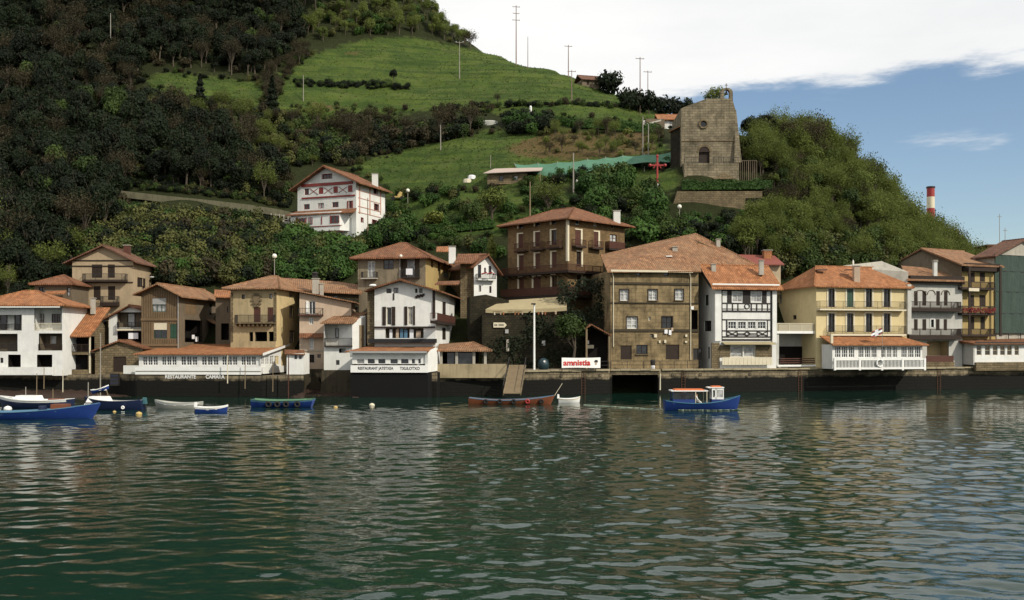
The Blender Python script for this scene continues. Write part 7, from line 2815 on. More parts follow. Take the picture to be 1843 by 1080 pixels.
t = thing('litter_bin', W(1175, 652, 114.6), 'black litter bin with a pale bag by the boathouse arch', 'bin')
t.location.z = QZ
MB().lathe(t.location, [(0.2, 0.45), (0.27, 0.55), (0.3, 1.0), (0.22, 1.1), (0, 1.12)], 10).build('drum', IRON, t)
MB().lathe(t.location, [(0, 0.0), (0.2, 0.05), (0.24, 0.3), (0.16, 0.48)], 9).build('bag', CLOTHW, t)

# mooring stakes standing in the mud and under the restaurant
for px, y0, y1, Y, r, m, lab in (
    (180.5, 600, 728, 100.5, 0.07, POLE, 'tallest pale mooring pole, beside the navy boat'),
    (158.5, 688, 724, 101.5, 0.07, POLE, 'short mooring pole just left of the tallest one'),
    (95, 700, 728, 101.8, 0.06, WOOD, 'stub mooring pole behind the white sailing boat'),
    (409.5, 640, 690, 105.6, 0.06, CREAMP, 'pale stake against the restaurant wall right of the lettering'),
    (441, 650, 700, 105.7, 0.05, WOOD, 'second stake right of the restaurant lettering'),
    (491, 650, 705, 105.6, 0.05, WOOD, 'dark stake under the right end of the long restaurant'),
    (519, 640, 712, 105.4, 0.07, BROWNWOOD, 'brown stake in front of the white annex'),
    (79, 660, 700, 106.5, 0.05, WOOD, 'thin stake against the quay under the white loggia house'),
    (113, 665, 706, 106.5, 0.05, CREAMP, 'pale stake against the quay right of the white loggia house'),
    (66, 672, 712, 106.2, 0.05, WOOD, 'thin stake under the pier of the white loggia house'),
    (1188, 672, 702, 113.0, 0.08, CREAMP, 'pale fender post at the side of the boathouse arch'),
):
    p = Vector((XA(px, Y), Y, ZA(y1, Y) - (0.6 if px in (180.5, 158.5, 95, 519) else 0)))
    o = MB().tube(p, (p.x + 0.02, Y, ZA(y0, Y)), r, r * 0.7, 7)
    o = o.build('mooring_pole', m)
    tag(o, lab, 'pole', 'mooring poles')

t = thing('blue_crate', W(207, 683, 107.8), 'tall dark blue crate standing against the quay wall', 'crate')
MB().box(W(207, 683, 107.8), (0.85, 0.5, 1.3)).build('box', IRON, t)
for k in (-0.4, 0, 0.4):
    MB().box(W(207, 683, 107.8) + Vector((0, -0.26, k)), (0.87, 0.04, 0.08)).build('slat', NAVYP, t)


# ------------------------------------------------------------------ boats
class Boat:
    def __init__(self, name, label, L, B, D, pxm, yw, yaw=0.0, bow=0.5, stern=0.15, draft=0.3, tw=0.7, cat='boat', Y=None, z=0.0, tilt=0.0):
        self.L, self.B, self.D = L, B, D
        self.bow, self.stern, self.draft, self.tw = bow, stern, draft, tw
        Y = Y or water_depth(yw)
        self.o = Vector((XA(pxm, Y), Y, z))
        self.a = R(yaw)
        self.tl = R(tilt)
        self.t = thing(name, self.o, label, cat)

    def half(self, t):
        if t < 0.5:
            f = self.tw + (1 - self.tw) * math.sin(t / 0.5 * math.pi / 2)
        else:
            f = max(0.0, 1 - ((t - 0.5) / 0.5) ** 2.1) ** 0.8
        return self.B / 2 * f

    def sheer(self, t):
        return self.D + (self.bow * ((t - 0.4) / 0.6) ** 2 if t > 0.4 else self.stern * ((0.4 - t) / 0.4) ** 2)

    def T(self, x, y, z):
        """boat axes (x to the bow, y to port) -> world"""
        x, z = x * math.cos(self.tl) - z * math.sin(self.tl), x * math.sin(self.tl) + z * math.cos(self.tl)
        c, s = math.cos(self.a), math.sin(self.a)
        return self.o + Vector((x * c - y * s, x * s + y * c, z))

    def build(self, outer, inner, gun, stripe=None, floor=0.12):
        n, m = 22, 7
        L = self.L

        def rake(t, s):      # the stem leans forward with height
            return (t - 0.5) * L + (0.06 * L * (s - 1) if t > 0.9 else 0.06 * L * (s - 1) * max(0, (t - 0.6) / 0.3))

        def pt(t, s, side, k=1.0, dz=0.0):
            zk = -self.draft * (1 - 0.6 * max(0, (t - 0.8) / 0.2))
            z = zk + (self.sheer(t) - zk) * (s ** 1.35)
            return self.T(rake(t, s) * (1 if k == 1 else 0.985), side * self.half(t) * (s ** 0.5) * k, z + dz)
        mb = MB()
        for side in (-1, 1):
            P = [[pt(i / n, j / m, side) for j in range(m + 1)] for i in range(n + 1)]
            for i in range(n):
                for j in range(m):
                    q = [P[i][j], P[i + 1][j], P[i + 1][j + 1], P[i][j + 1]]
                    mb.poly(q if side < 0 else q[::-1], 1 if stripe is not None and j >= m - 1 else 0)
        tr = [pt(0, j / m, -1) for j in range(m, -1, -1)] + [pt(0, j / m, 1) for j in range(1, m + 1)]
        mb.poly(tr)
        hull = mb.build('hull', [outer, stripe or outer], self.t, smooth=False)
        # inside
        ib = MB()
        for side in (-1, 1):
            for i in range(n - 3):
                a0, a1 = pt(i / n, 1, side, 0.9), pt((i + 1) / n, 1, side, 0.9)
                zf = floor
                b0, b1 = pt(i / n, 0.5, side, 0.72), pt((i + 1) / n, 0.5, side, 0.72)
                b0, b1 = Vector((b0.x, b0.y, self.o.z + zf)), Vector((b1.x, b1.y, self.o.z + zf))
                ib.poly([a0, a1, b1, b0])
                c0, c1 = self.T((i / n - 0.5) * L * 0.985, 0, zf), self.T(((i + 1) / n - 0.5) * L * 0.985, 0, zf)
                ib.poly([b0, b1, c1, c0])
        ib.build('interior', inner, self.t)
        gb = MB()
        for side in (-1, 1):
            for i in range(n):
                gb.hexa([pt(i / n, 1, side, 1.02, -0.03), pt((i + 1) / n, 1, side, 1.02, -0.03), pt((i + 1) / n, 1, side, 0.9, -0.03), pt(i / n, 1, side, 0.9, -0.03),
                         pt(i / n, 1, side, 1.02, 0.035), pt((i + 1) / n, 1, side, 1.02, 0.035), pt((i + 1) / n, 1, side, 0.9, 0.035), pt(i / n, 1, side, 0.9, 0.035)])
        gb.build('gunwale', gun, self.t)
        return hull

    def thwarts(self, ts, mat):
        for t in ts:
            x = (t - 0.5) * self.L
            w = self.half(t) * 0.92
            z = self.sheer(t) - 0.16
            MB().hexa([self.T(x - 0.12, -w, z - 0.03), self.T(x + 0.12, -w, z - 0.03), self.T(x + 0.12, w, z - 0.03), self.T(x - 0.12, w, z - 0.03),
                       self.T(x - 0.12, -w, z), self.T(x + 0.12, -w, z), self.T(x + 0.12, w, z), self.T(x - 0.12, w, z)]).build('thwart', mat, self.t)

    def block(self, x0, x1, y0, y1, z0, z1, name, mat, taper=0.0, parent=None):
        k = taper
        return MB().hexa([self.T(x0, y0, z0), self.T(x1, y0, z0), self.T(x1, y1, z0), self.T(x0, y1, z0),
                          self.T(x0 + k, y0 + k, z1), self.T(x1 - k, y0 + k, z1), self.T(x1 - k, y1 - k, z1), self.T(x0 + k, y1 - k, z1)]).build(name, mat, parent or self.t)


def big_blue_boat():
    b = Boat('blue_boat', 'big blue open boat with light blue rail in the near left corner', 12.5, 2.2, 0.55, 35, 756, 6, bow=0.62, stern=0.15, Y=76)
    # bow at column 177
    b.o = Vector((XA(177, 75) - b.L * 0.5 * math.cos(b.a), 75.5 - b.L * 0.5 * math.sin(b.a), 0))
    b.t.location = b.o
    b.build(BLUEP, LBLUEP, LBLUEP)
    b.thwarts((0.3, 0.45, 0.6, 0.75), LBLUEP)
    MB().tube(b.T(1.9, 0.3, 0.35), b.T(1.9, 0.3, 0.95), 0.3, 0.3, 10).build('barrel', NAVYP, b.t)
    b.block(2.7, 3.9, -0.4, 0.5, 0.5, 1.1, 'crate', BROWNB)


def white_sail_boat():
    b = Boat('sailing_boat', 'white decked boat with a low cabin moored behind the big blue boat', 6.6, 2.2, 0.75, 62, 736, 175, bow=0.35, stern=0.1, Y=87)
    b.build(NAVYP, WHITEP, WHITEP, WHITEP, floor=0.5)
    b.block(-0.6, 1.6, -0.6, 0.6, 0.6, 1.15, 'cabin', WHITEP, 0.15)
    c = MB().tube(b.T(0.8, 0, 1.0), b.T(0.8, 0, 1.9), 0.04, 0.03, 6)
    c.build('mast', POLE, b.t)
    b.block(-2.6, -1.4, -0.5, 0.5, 0.55, 0.9, 'engine_cover', BROWNB, 0.1)


def navy_boat():
    b = Boat('navy_boat', 'navy blue boat with white cabin top and outboard beside the tall mooring pole', 5.2, 1.9, 0.75, 205, 742, 178, bow=0.35, stern=0.1, Y=85.5)
    b.build(NAVYP, GREYB, NAVYP, floor=0.3)
    b.block(0.3, 2.2, -0.6, 0.6, 0.65, 1.15, 'cabin', WHITEP, 0.2)
    m = b.block(-2.85, -2.5, -0.2, 0.2, 0.5, 1.05, 'outboard_motor', simple('teal engine cover', (0.05, 0.14, 0.16), 0.4), 0.05)
    MB().tube(b.T(-2.75, 0, 0.5), b.T(-2.85, 0, -0.2), 0.06, 0.05, 6).build('shaft', IRON, m)
    MB().ring(b.T(-1.2, 0.98, 0.25), 0.10, 0.06, Vector((0, 1, 0)), 12, 6).build('fender', SIGNW, b.t)
    text('lettering', 'SS7', SIGNW, b.t, b.T(2.2, 0.86, 0.36), (1, 0.04, 0), (0, 0, 1), 0.3, 0.6, 0.01)


def hauled_dinghy():
    b = Boat('hauled_dinghy', 'small white and blue dinghy tilted up on the foreshore', 1.75, 0.85, 0.22, 182, 0, 8, bow=0.1, draft=0.12, tw=0.8, Y=100.5, z=0.95, tilt=17)
    b.build(BLUEP, WHITEP, WHITEP, WHITEP, floor=0.02)
    b.thwarts((0.5,), WHITEP)
    MB().bar(b.T(-0.4, 0, -0.1), b.T(-0.4, 0, -1.2), 0.08).bar(b.T(0.5, 0, -0.1), b.T(0.5, 0, -1.5), 0.08).build('trestle', WOOD, b.t)


def grey_boat():
    b = Boat('grey_rowing_boat', 'long pale grey rowing boat moored below the lettered restaurant wall', 4.2, 1.45, 0.48, 320, 740, 176, bow=0.28, stern=0.12, Y=87)
    b.build(GREYB, GREYB, GREYB, WHITEP)
    b.thwarts((0.3, 0.5, 0.7), WHITEP)


def blue_rowboat():
    b = Boat('blue_rowing_boat', 'small blue rowing boat with white rail and white outboard next to the grey one', 2.6, 1.2, 0.42, 382, 745, 4, bow=0.2, stern=0.05, Y=82)
    b.build(BLUEP, WHITEP, WHITEP, WHITEP)
    b.thwarts((0.4, 0.65), WHITEP)
    m = b.block(-1.45, -1.2, -0.13, 0.13, 0.45, 0.85, 'outboard_motor', WHITEP, 0.03)
    MB().tube(b.T(-1.33, 0, 0.5), b.T(-1.45, 0, -0.2), 0.05, 0.04, 6).build('shaft', IRON, m)
    MB().bar(b.T(-1.2, 0, 0.62), b.T(-0.4, 0.05, 0.55), 0.05).build('tiller', IRON, b.t)


def barge():
    b = Boat('barge', 'flat blue barge with sea green deck and four tyre fenders', 5.5, 2.0, 0.62, 510, 734, 1, bow=0.12, stern=0.12, tw=0.95, Y=89)
    b.half = lambda t: 1.0 * (1 - max(0, abs(t - 0.5) - 0.36) * 1.6)
    b.build(BLUEP, GREENB, GREENB, LBLUEP, floor=0.55)
    for t in (0.30, 0.44, 0.58, 0.76):
        x = (t - 0.5) * b.L
        MB().ring(b.T(x, -1.03, 0.30), 0.20, 0.10, Vector((0, 1, 0)), 14, 7).build('tyre_fender', RUBBER, b.t, smooth=True)


def brown_boat():
    b = Boat('brown_boat', 'long low brown wooden boat with upturned bow at the foot of the gangway', 8.1, 1.7, 0.40, 921, 726, 1, bow=0.42, stern=0.22, Y=93.5)
    b.build(BROWNB, BROWNB, LBLUEP)
    b.thwarts((0.2, 0.35, 0.5, 0.65, 0.8), BROWNB)
    for t in (0.2, 0.36, 0.52, 0.68, 0.84):
        x = (t - 0.5) * b.L
        MB().ring(b.T(x, -b.half(t) - 0.06, 0.28), 0.16, 0.09, Vector((0, 1, 0)), 12, 6).build('tyre_fender', RUBBER if t != 0.68 else REDP, b.t, smooth=True)
    MB().tube(b.T(4.0, 0, 0.75), W(1012, 690, 104), 0.02, 0.02, 5).build('mooring_line', CREAMP, b.t)


def white_dinghy():
    b = Boat('white_dinghy', 'small white dinghy with outboard tied astern of the brown boat', 2.1, 1.1, 0.36, 1025, 722, 3, bow=0.22, stern=0.05, Y=96)
    b.build(WHITEP, WHITEP, WHITEP, CREAMP)
    b.thwarts((0.45,), WHITEP)
    b.block(-1.2, -0.98, -0.12, 0.12, 0.4, 0.8, 'outboard_motor', WHITEP, 0.03)


def ferry():
    Y = 85.0
    b = Boat('ferry_boat', 'blue passenger ferry with orange roofs and white wheelhouse under way', 6.5, 2.1, 0.62, 1264, 738, -1, bow=0.62, stern=0.22, tw=0.75, Y=Y)
    b.build(BLUEP, simple('blue grey deck', (0.06, 0.10, 0.14), 0.6), simple('sea blue rail', (0.05, 0.16, 0.24), 0.5), None, floor=0.3)
    # long canopy aft on posts, closed blue panel at the stern end
    z0, z1 = 0.6, 1.62
    can = b.block(-2.75, 0.35, -0.85, 0.85, z1, z1 + 0.09, 'canopy', WHITEP)
    b.block(-2.5, 0.1, -0.7, 0.7, z1 + 0.09, z1 + 0.2, 'canopy_top', ORANGEP, 0.12, parent=can)
    for x in (-2.6, -1.55, -0.7, 0.25):
        for y in (-0.8, 0.8):
            MB().bar(b.T(x, y, 0.5), b.T(x, y, z1), 0.05).build('post', CREAMP if x > -1 else BLUEP, can)
    b.block(-2.6, -0.75, -0.84, -0.80, 0.55, 0.95, 'side_panel', BLUEP, parent=can)
    b.block(-2.6, -0.75, 0.80, 0.84, 0.55, 0.95, 'side_panel', BLUEP, parent=can)
    b.block(-2.6, -0.75, -0.83, -0.81, 0.97, 1.5, 'side_window', GLASS, parent=can)
    b.block(-2.5, 0.1, -0.65, -0.35, 0.35, 0.62, 'bench', BROWNB)
    b.block(-2.5, 0.1, 0.35, 0.65, 0.35, 0.62, 'bench', BROWNB)
    # wheelhouse
    b.block(0.72, 1.72, -0.55, 0.55, 0.5, 0.95, 'wheelhouse_base', BLUEP)
    wh = MB()
    P = lambda x, y, z: b.T(x, y, z)
    for (xa, xb, ya, yb) in ((0.72, 0.80, -0.55, -0.47), (1.64, 1.72, -0.55, -0.47), (0.72, 0.80, 0.47, 0.55), (1.64, 1.72, 0.47, 0.55), (1.0, 1.12, -0.55, -0.47), (1.0, 1.12, 0.47, 0.55)):
        wh.hexa([P(xa, ya, 0.95), P(xb, ya, 0.95), P(xb, yb, 0.95), P(xa, yb, 0.95), P(xa, ya, 1.9), P(xb, ya, 1.9), P(xb, yb, 1.9), P(xa, yb, 1.9)])
    for za, zb in ((0.95, 1.12), (1.72, 1.9)):
        for ya, yb in ((-0.55, -0.47), (0.47, 0.55)):
            wh.hexa([P(0.80, ya, za), P(1.64, ya, za), P(1.64, yb, za), P(0.80, yb, za), P(0.80, ya, zb), P(1.64, ya, zb), P(1.64, yb, zb), P(0.80, yb, zb)])
        for xa, xb in ((1.64, 1.72),):
            wh.hexa([P(xa, -0.47, za), P(xb, -0.47, za), P(xb, 0.47, za), P(xa, 0.47, za), P(xa, -0.47, zb), P(xb, -0.47, zb), P(xb, 0.47, zb), P(xa, 0.47, zb)])
    w = wh.build('wheelhouse', WHITEP, b.t)
    b.block(0.4, 1.76, -0.6, 0.6, 1.9, 1.98, 'wheelhouse_roof', WHITEP, parent=w)
    b.block(0.7, 1.6, -0.48, 0.48, 1.98, 2.08, 'roof_cover', ORANGEP, 0.1, parent=w)
    for ya in (-0.52, 0.50):
        b.block(1.14, 1.62, ya, ya + 0.02, 1.13, 1.71, 'window', GLASSC, parent=w)
    return b


for fn in (big_blue_boat, white_sail_boat, navy_boat, hauled_dinghy, grey_boat, blue_rowboat, barge, brown_boat, white_dinghy):
    fn()
FERRY = ferry()


def person(label, base, joints, radii, edges, mats, name='person', face=None):
    """a body grown as one skin over a posed skeleton; joints relative to base"""
    me = bpy.data.meshes.new(name)
    me.from_pydata([tuple(j) for j in joints], edges, [])
    o = bpy.data.objects.new(name, me)
    COL.objects.link(o)
    o.location = base
    sk = o.modifiers.new('skin', 'SKIN')
    for i, r in enumerate(radii):
        me.skin_vertices[0].data[i].radius = (r, r)
        me.skin_vertices[0].data[i].use_root = i == 0
    sb = o.modifiers.new('smooth', 'SUBSURF')
    sb.levels = sb.render_levels = 1
    for m in mats:
        me.materials.append(m)
    bpy.context.view_layer.update()
    dg = bpy.context.evaluated_depsgraph_get()
    m2 = bpy.data.meshes.new_from_object(o.evaluated_get(dg))
    o.modifiers.clear()
    o.data = m2
    tag(o, label, 'person')
    return o


def passenger(b, x, y, z, label, shirt, standing=False):
    t = NT('clothing and skin ' + label[:12])
    g = t.n('ShaderNodeTexCoord')
    s = t.n('ShaderNodeSeparateXYZ')
    t.l(g.outputs['Object'], s.inputs[0])
    hh = 0.62 if not standing else 1.42
    zz = t.math('DIVIDE', s.outputs[2], 2.0)
    c = t.ramp(zz, [(0.0, (0.03, 0.03, 0.05)), (0.02 if not standing else 0.42, shirt), (hh / 2, (0.42, 0.22, 0.15)), ((hh + 0.22) / 2, (0.03, 0.02, 0.015))], 'CONSTANT')
    m = t.done(c, 0.8, 0.2)
    if standing:
        J = [(0, 0, 0.9), (0, 0, 1.15), (0, 0, 1.38), (0, 0, 1.48), (0.02, 0, 1.6), (0, 0.17, 1.38), (0.12, 0.22, 1.15), (0.3, 0.15, 1.15), (0, -0.17, 1.38), (0.12, -0.22, 1.15), (0.3, -0.15, 1.15), (0, 0.09, 0.48), (0, 0.1, 0.05), (0, -0.09, 0.48), (0, -0.1, 0.05)]
        Rd = [0.14, 0.14, 0.13, 0.06, 0.11, 0.07, 0.05, 0.04, 0.07, 0.05, 0.04, 0.08, 0.05, 0.08, 0.05]
    else:
        J = [(0, 0, 0.08), (0, 0, 0.3), (0.02, 0, 0.54), (0.02, 0, 0.64), (0.04, 0, 0.77), (0, 0.17, 0.54), (0.1, 0.22, 0.3), (0.3, 0.16, 0.2), (0, -0.17, 0.54), (0.1, -0.22, 0.3), (0.3, -0.16, 0.2), (0.4, 0.1, 0.1), (0.42, 0.1, -0.3), (0.4, -0.1, 0.1), (0.42, -0.1, -0.3)]
        Rd = [0.15, 0.14, 0.13, 0.06, 0.11, 0.07, 0.05, 0.04, 0.07, 0.05, 0.04, 0.08, 0.05, 0.08, 0.05]
    E = [(0, 1), (1, 2), (2, 3), (3, 4), (2, 5), (5, 6), (6, 7), (2, 8), (8, 9), (9, 10), (0, 11), (11, 12), (0, 13), (13, 14)]
    return person(label, b.T(x, y, z), J, Rd, E, [m])


passenger(FERRY, -0.62, -0.62, 0.62, 'passenger in a white top seated amidships on the ferry', (0.62, 0.60, 0.56))
passenger(FERRY, -1.35, 0.5, 0.62, 'passenger in a pale top seated behind the ferry window', (0.45, 0.45, 0.40))
passenger(FERRY, 1.2, 0.0, 0.32, 'skipper in a dark jersey standing in the ferry wheelhouse', (0.05, 0.04, 0.05), True)

# wake of the ferry
def wake():
    t = NT('churned wake foam')
    n = t.noise(t.pos(0.6, 2, 1), 2.5, 5, 0.7)
    t.bump(n, 1.0, 0.2)
    m = t.done(t.mix(t.ramp(n, [(0.4, 0.0), (0.62, 1.0)]), (0.02, 0.05, 0.03), (0.30, 0.36, 0.26)), 0.5, 0.4)
    mb = MB()
    rs = random.Random(3)
    x0, x1 = FERRY.T(-3.2, 0, 0), Vector((XA(1050, 92), 92, 0))
    n_ = 60
    for i in range(n_):
        a, b = x0.lerp(x1, i / n_), x0.lerp(x1, (i + 1) / n_)
        w0, w1 = (0.28 + 0.10 * math.sin(i * 1.3)) * (1 - 0.5 * i / n_), (0.28 + 0.10 * math.sin((i + 1) * 1.3)) * (1 - 0.5 * (i + 1) / n_)
        h0, h1 = 0.075, 0.075
        mb.poly([a + Vector((0, -w0, 0.0)), a + Vector((0, 0, h0)), b + Vector((0, 0, h1)), b + Vector((0, -w1, 0.0))])
        mb.poly([a + Vector((0, 0, h0)), a + Vector((0, w0, 0.0)), b + Vector((0, w1, 0.0)), b + Vector((0, 0, h1))])
    bw = FERRY.T(3.0, -0.25, 0.02)
    for i in range(10):
        p = FERRY.T(3.0 - i * 0.55, -0.35 - 0.62 * math.sin(min(1, i / 4) * 1.5), 0.06)
        mb.box(p, (0.5, 0.14, 0.06 if i % 3 else 0.1))
    o = mb.build('wake_foam', m, smooth=True)
    o['kind'] = 'stuff'
    o['label'] = 'thin pale wake trailing behind the ferry'


wake()


def buoy(px, py, r, mat, label):
    Y = water_depth(py)
    t = thing('mooring_buoy', (XA(px, Y), Y, 0), label, 'buoy', 'mooring buoys')
    MB().lathe(t.location, [(0.0, -r * 0.6), (r * 0.8, -r * 0.4), (r, 0.05), (r * 0.8, r * 0.6), (r * 0.25, r * 0.85), (0.0, r * 0.9)], 12).build('float', mat, t, smooth=True)
    MB().ring(t.location + Vector((0, 0, r * 0.95)), 0.05, 0.018, Vector((0, 1, 0)), 8, 4).build('eye', IRON, t)


buoy(250, 746, 0.26, YELP, 'orange yellow buoy right of the navy boat')
buoy(206, 742, 0.15, YELP, 'small yellow buoy against the navy boat')
buoy(604, 734, 0.2, YELP, 'yellow buoy afloat right of the blue barge')
buoy(669.5, 730, 0.26, CREAMP, 'pale buoy afloat below the black restaurant base')
buoy(14, 737, 0.35, WHITEP, 'white mooring buoy at the left end of the sailing boat')
# ------------------------------------------------------------------ vegetation
L_DARK = leafmat('shade-darkened evergreen leaves', (0.006, 0.011, 0.005), (0.017, 0.029, 0.009))  # dark evergreens, lowered further so the colour carries cloud shade over the left wood
L_MID = leafmat('mid green leaves', (0.030, 0.054, 0.012), (0.072, 0.110, 0.024))
L_LIGHT = leafmat('fresh spring leaves', (0.085, 0.120, 0.022), (0.17, 0.205, 0.045))
L_OLIVE = leafmat('olive scrub leaves', (0.066, 0.076, 0.022), (0.145, 0.148, 0.044))
L_BROWN = leafmat('brown budding twigs', (0.034, 0.029, 0.015), (0.075, 0.062, 0.030))
L_LUSH = leafmat('lush garden leaves', (0.028, 0.068, 0.014), (0.072, 0.145, 0.026))
L_YEL = leafmat('yellow green leaves', (0.12, 0.15, 0.025), (0.20, 0.22, 0.05))
L_SPRING = leafmat('feathery spring leaves', (0.100, 0.132, 0.028), (0.18, 0.215, 0.050), None, 0.4)
BARK = simple('grey brown bark', (0.075, 0.06, 0.042), 0.9, 0.3, 5, 0.3)


def leaf_quads(P, N, size, rs, jit=0.35):
    """one small bent leaf-clump face per point"""
    n = len(P)
    N = N + rs.normal(0, 0.55, (n, 3))
    N /= np.linalg.norm(N, axis=1)[:, None] + 1e-9
    ref = rs.normal(0, 1, (n, 3))
    A = np.cross(N, ref)
    A /= np.linalg.norm(A, axis=1)[:, None] + 1e-9
    B = np.cross(N, A)
    s = size * rs.uniform(1 - jit, 1 + jit, n)[:, None]
    e = rs.uniform(0.55, 1.0, n)[:, None]
    bend = N * s * 0.22
    v = np.stack([P - A * s, P - B * s * e + bend, P + A * s, P + B * s * e - bend], 1).reshape(-1, 3)
    f = np.arange(n * 4).reshape(n, 4)
    return v, f


def crown_points(rs, n, rx, rz, zc, lobes, lr, squash=1.0):
    P, N = [], []
    C = []
    for i in range(lobes):
        d = rs.normal(0, 1, 3)
        d /= np.linalg.norm(d)
        d[2] = abs(d[2]) * 0.9 - 0.25 if i % 3 else d[2]
        C.append((d * np.array([rx, rx, rz]) * rs.uniform(0.35, 0.78), lr * rs.uniform(0.65, 1.25)))
    per = n // lobes
    for c, r in C:
        d = rs.normal(0, 1, (per, 3))
        d /= np.linalg.norm(d, axis=1)[:, None]
        rad = r * (1 - np.abs(rs.normal(0, 0.22, per)))[:, None]
        p = c + d * rad * np.array([1, 1, squash])
        P.append(p)
        N.append(d * 0.8 + c / (np.linalg.norm(c) + 1e-6) * 0.5 + np.array([0, 0, 0.35]))
    P = np.concatenate(P)
    N = np.concatenate(N)
    P[:, 2] += zc
    return P, N


def limbs(rs, base_h, top_h, spread, n, r0, sub=2):
    mb = MB()
    lean = rs.normal(0, 0.15, 2)
    mb.tube((0, 0, -0.6), (lean[0], lean[1], base_h), r0, r0 * 0.75, 7)
    tips = []
    for i in range(n):
        a = i * 2.4 + rs.uniform(0, 1)
        h = base_h * rs.uniform(0.8, 1.0)
        st = Vector((lean[0] * h / base_h, lean[1] * h / base_h, h))
        rr = spread * rs.uniform(0.4, 1.0)
        mid = Vector((math.cos(a) * rr * 0.5, math.sin(a) * rr * 0.5, h + (top_h - h) * 0.45))
        end = Vector((math.cos(a) * rr, math.sin(a) * rr, h + (top_h - h) * rs.uniform(0.65, 1.0)))
        mb.tube(st, mid, r0 * 0.45, r0 * 0.28, 5, cap=False)
        mb.tube(mid, end, r0 * 0.28, r0 * 0.08, 4, cap=False)
        tips.append(end)
        for k in range(sub):
            b = a + rs.uniform(-1.2, 1.2)
            q = mid + Vector((math.cos(b), math.sin(b), rs.uniform(0.3, 1.3))) * spread * rs.uniform(0.3, 0.6)
            mb.tube(mid, q, r0 * 0.16, r0 * 0.05, 3, cap=False)
            tips.append(q)
    return mb, tips


def as_mesh(name, parts, mats):
    V, Fc, MI = [], [], []
    off = 0
    for v, f, mi in parts:
        V += [tuple(p) for p in v]
        Fc += [tuple(int(i) + off for i in q) for q in f]
        MI += [mi] * len(f)
        off += len(v)
    me = bpy.data.meshes.new(name)
    me.from_pydata(V, [], Fc)
    for m in mats:
        me.materials.append(m)
    me.polygons.foreach_set('material_index', MI)
    me.update()
    return me


def tree_meshes(seed, kind):
    """(trunk mesh, crown mesh) of one plant about 6 m tall (trees) or 2 m (shrubs)"""
    rs = np.random.RandomState(seed)
    if kind == 'broad_dark':
        mb, tips = limbs(rs, 2.2, 5.6, 2.0, 8, 0.2, 3)
        P, N = crown_points(rs, 2300, 2.4, 2.3, 3.9, 21, 0.95)
        v, f = leaf_quads(P, N, 0.165, rs)
        lm = L_DARK
    elif kind == 'broad_mid':
        mb, tips = limbs(rs, 2.0, 5.0, 1.8, 6, 0.18)
        P, N = crown_points(rs, 2100, 2.3, 2.2, 3.8, 22, 0.85)
        v, f = leaf_quads(P, N, 0.155, rs)
        lm = L_MID
    elif kind == 'broad_light':
        mb, tips = limbs(rs, 1.8, 5.2, 1.9, 8, 0.16)
        P, N = crown_points(rs, 1700, 2.3, 2.5, 3.7, 26, 0.8)
        v, f = leaf_quads(P, N, 0.125, rs)
        lm = L_LIGHT
    elif kind == 'wispy':
        mb, tips = limbs(rs, 1.6, 6.2, 2.0, 12, 0.15, 4)
        T = np.array([t[:] for t in tips])
        P = np.repeat(T, 26, 0) + rs.normal(0, 0.5, (len(T) * 26, 3))
        v, f = leaf_quads(P, np.tile([0, 0, 0.6], (len(P), 1)), 0.12, rs)
        lm = L_SPRING
    elif kind == 'budding':
        mb, tips = limbs(rs, 1.8, 6.0, 1.9, 12, 0.15, 4)
        T = np.array([t[:] for t in tips])
        P = np.repeat(T, 20, 0) + rs.normal(0, 0.55, (len(T) * 20, 3))
        v, f = leaf_quads(P, np.tile([0, 0, 0.6], (len(P), 1)), 0.12, rs)
        lm = L_BROWN
    elif kind == 'conifer':
        mb = MB().tube((0, 0, -0.6), (0, 0, 7.4), 0.2, 0.04, 6)
        n = 1500
        h = rs.uniform(0.08, 1, n)
        tier = 0.72 + 0.28 * np.cos(h * 40)
        r = (1 - h) ** 0.8 * 2.0 * tier * rs.uniform(0.35, 1.0, n) + 0.1
        a = rs.uniform(0, 6.283, n)
        P = np.stack([r * np.cos(a), r * np.sin(a), 0.6 + h * 7 - r * 0.25], 1)
        N = np.stack([np.cos(a), np.sin(a), np.full(n, 0.8)], 1)
        v, f = leaf_quads(P, N, 0.2, rs)
        lm = L_DARK
    else:
        lm = {'bush_lush': L_LUSH, 'bush_olive': L_OLIVE, 'bush_dark': L_DARK, 'bush_brown': L_BROWN, 'bush_yellow': L_YEL, 'bush_mid': L_MID}[kind]
        mb, tips = limbs(rs, 0.5, 1.6, 0.9, 6, 0.06)
        P, N = crown_points(rs, 620, 1.15, 0.85, 0.85, 10, 0.62)
        v, f = leaf_quads(P, N, 0.13, rs)
    return as_mesh('trunk', [(mb.v, mb.f, 0)], [BARK]), as_mesh('crown', [(v, f, 0)], [lm]), (mb, v, f, lm)


KINDS = ['broad_dark', 'broad_mid', 'broad_light', 'wispy', 'budding', 'conifer', 'bush_lush', 'bush_olive', 'bush_dark', 'bush_brown', 'bush_mid', 'bush_yellow']
VAR = 3
PROTO = {}
GCOL = bpy.data.collections.new('plant_sources')
INDEX = {}
_i = 0
for k in KINDS:
    for s in range(VAR):
        tr, cr, (mb_, v_, f_, lm_) = tree_meshes(100 + 17 * _i, k)
        PROTO[(k, s)] = (tr, cr)
        whole = as_mesh('plant', [(mb_.v, mb_.f, 0), (v_, f_, 1)], [BARK, lm_])
        o = bpy.data.objects.new('plant_%03d' % _i, whole)
        GCOL.objects.link(o)
        INDEX[(k, s)] = _i
        _i += 1


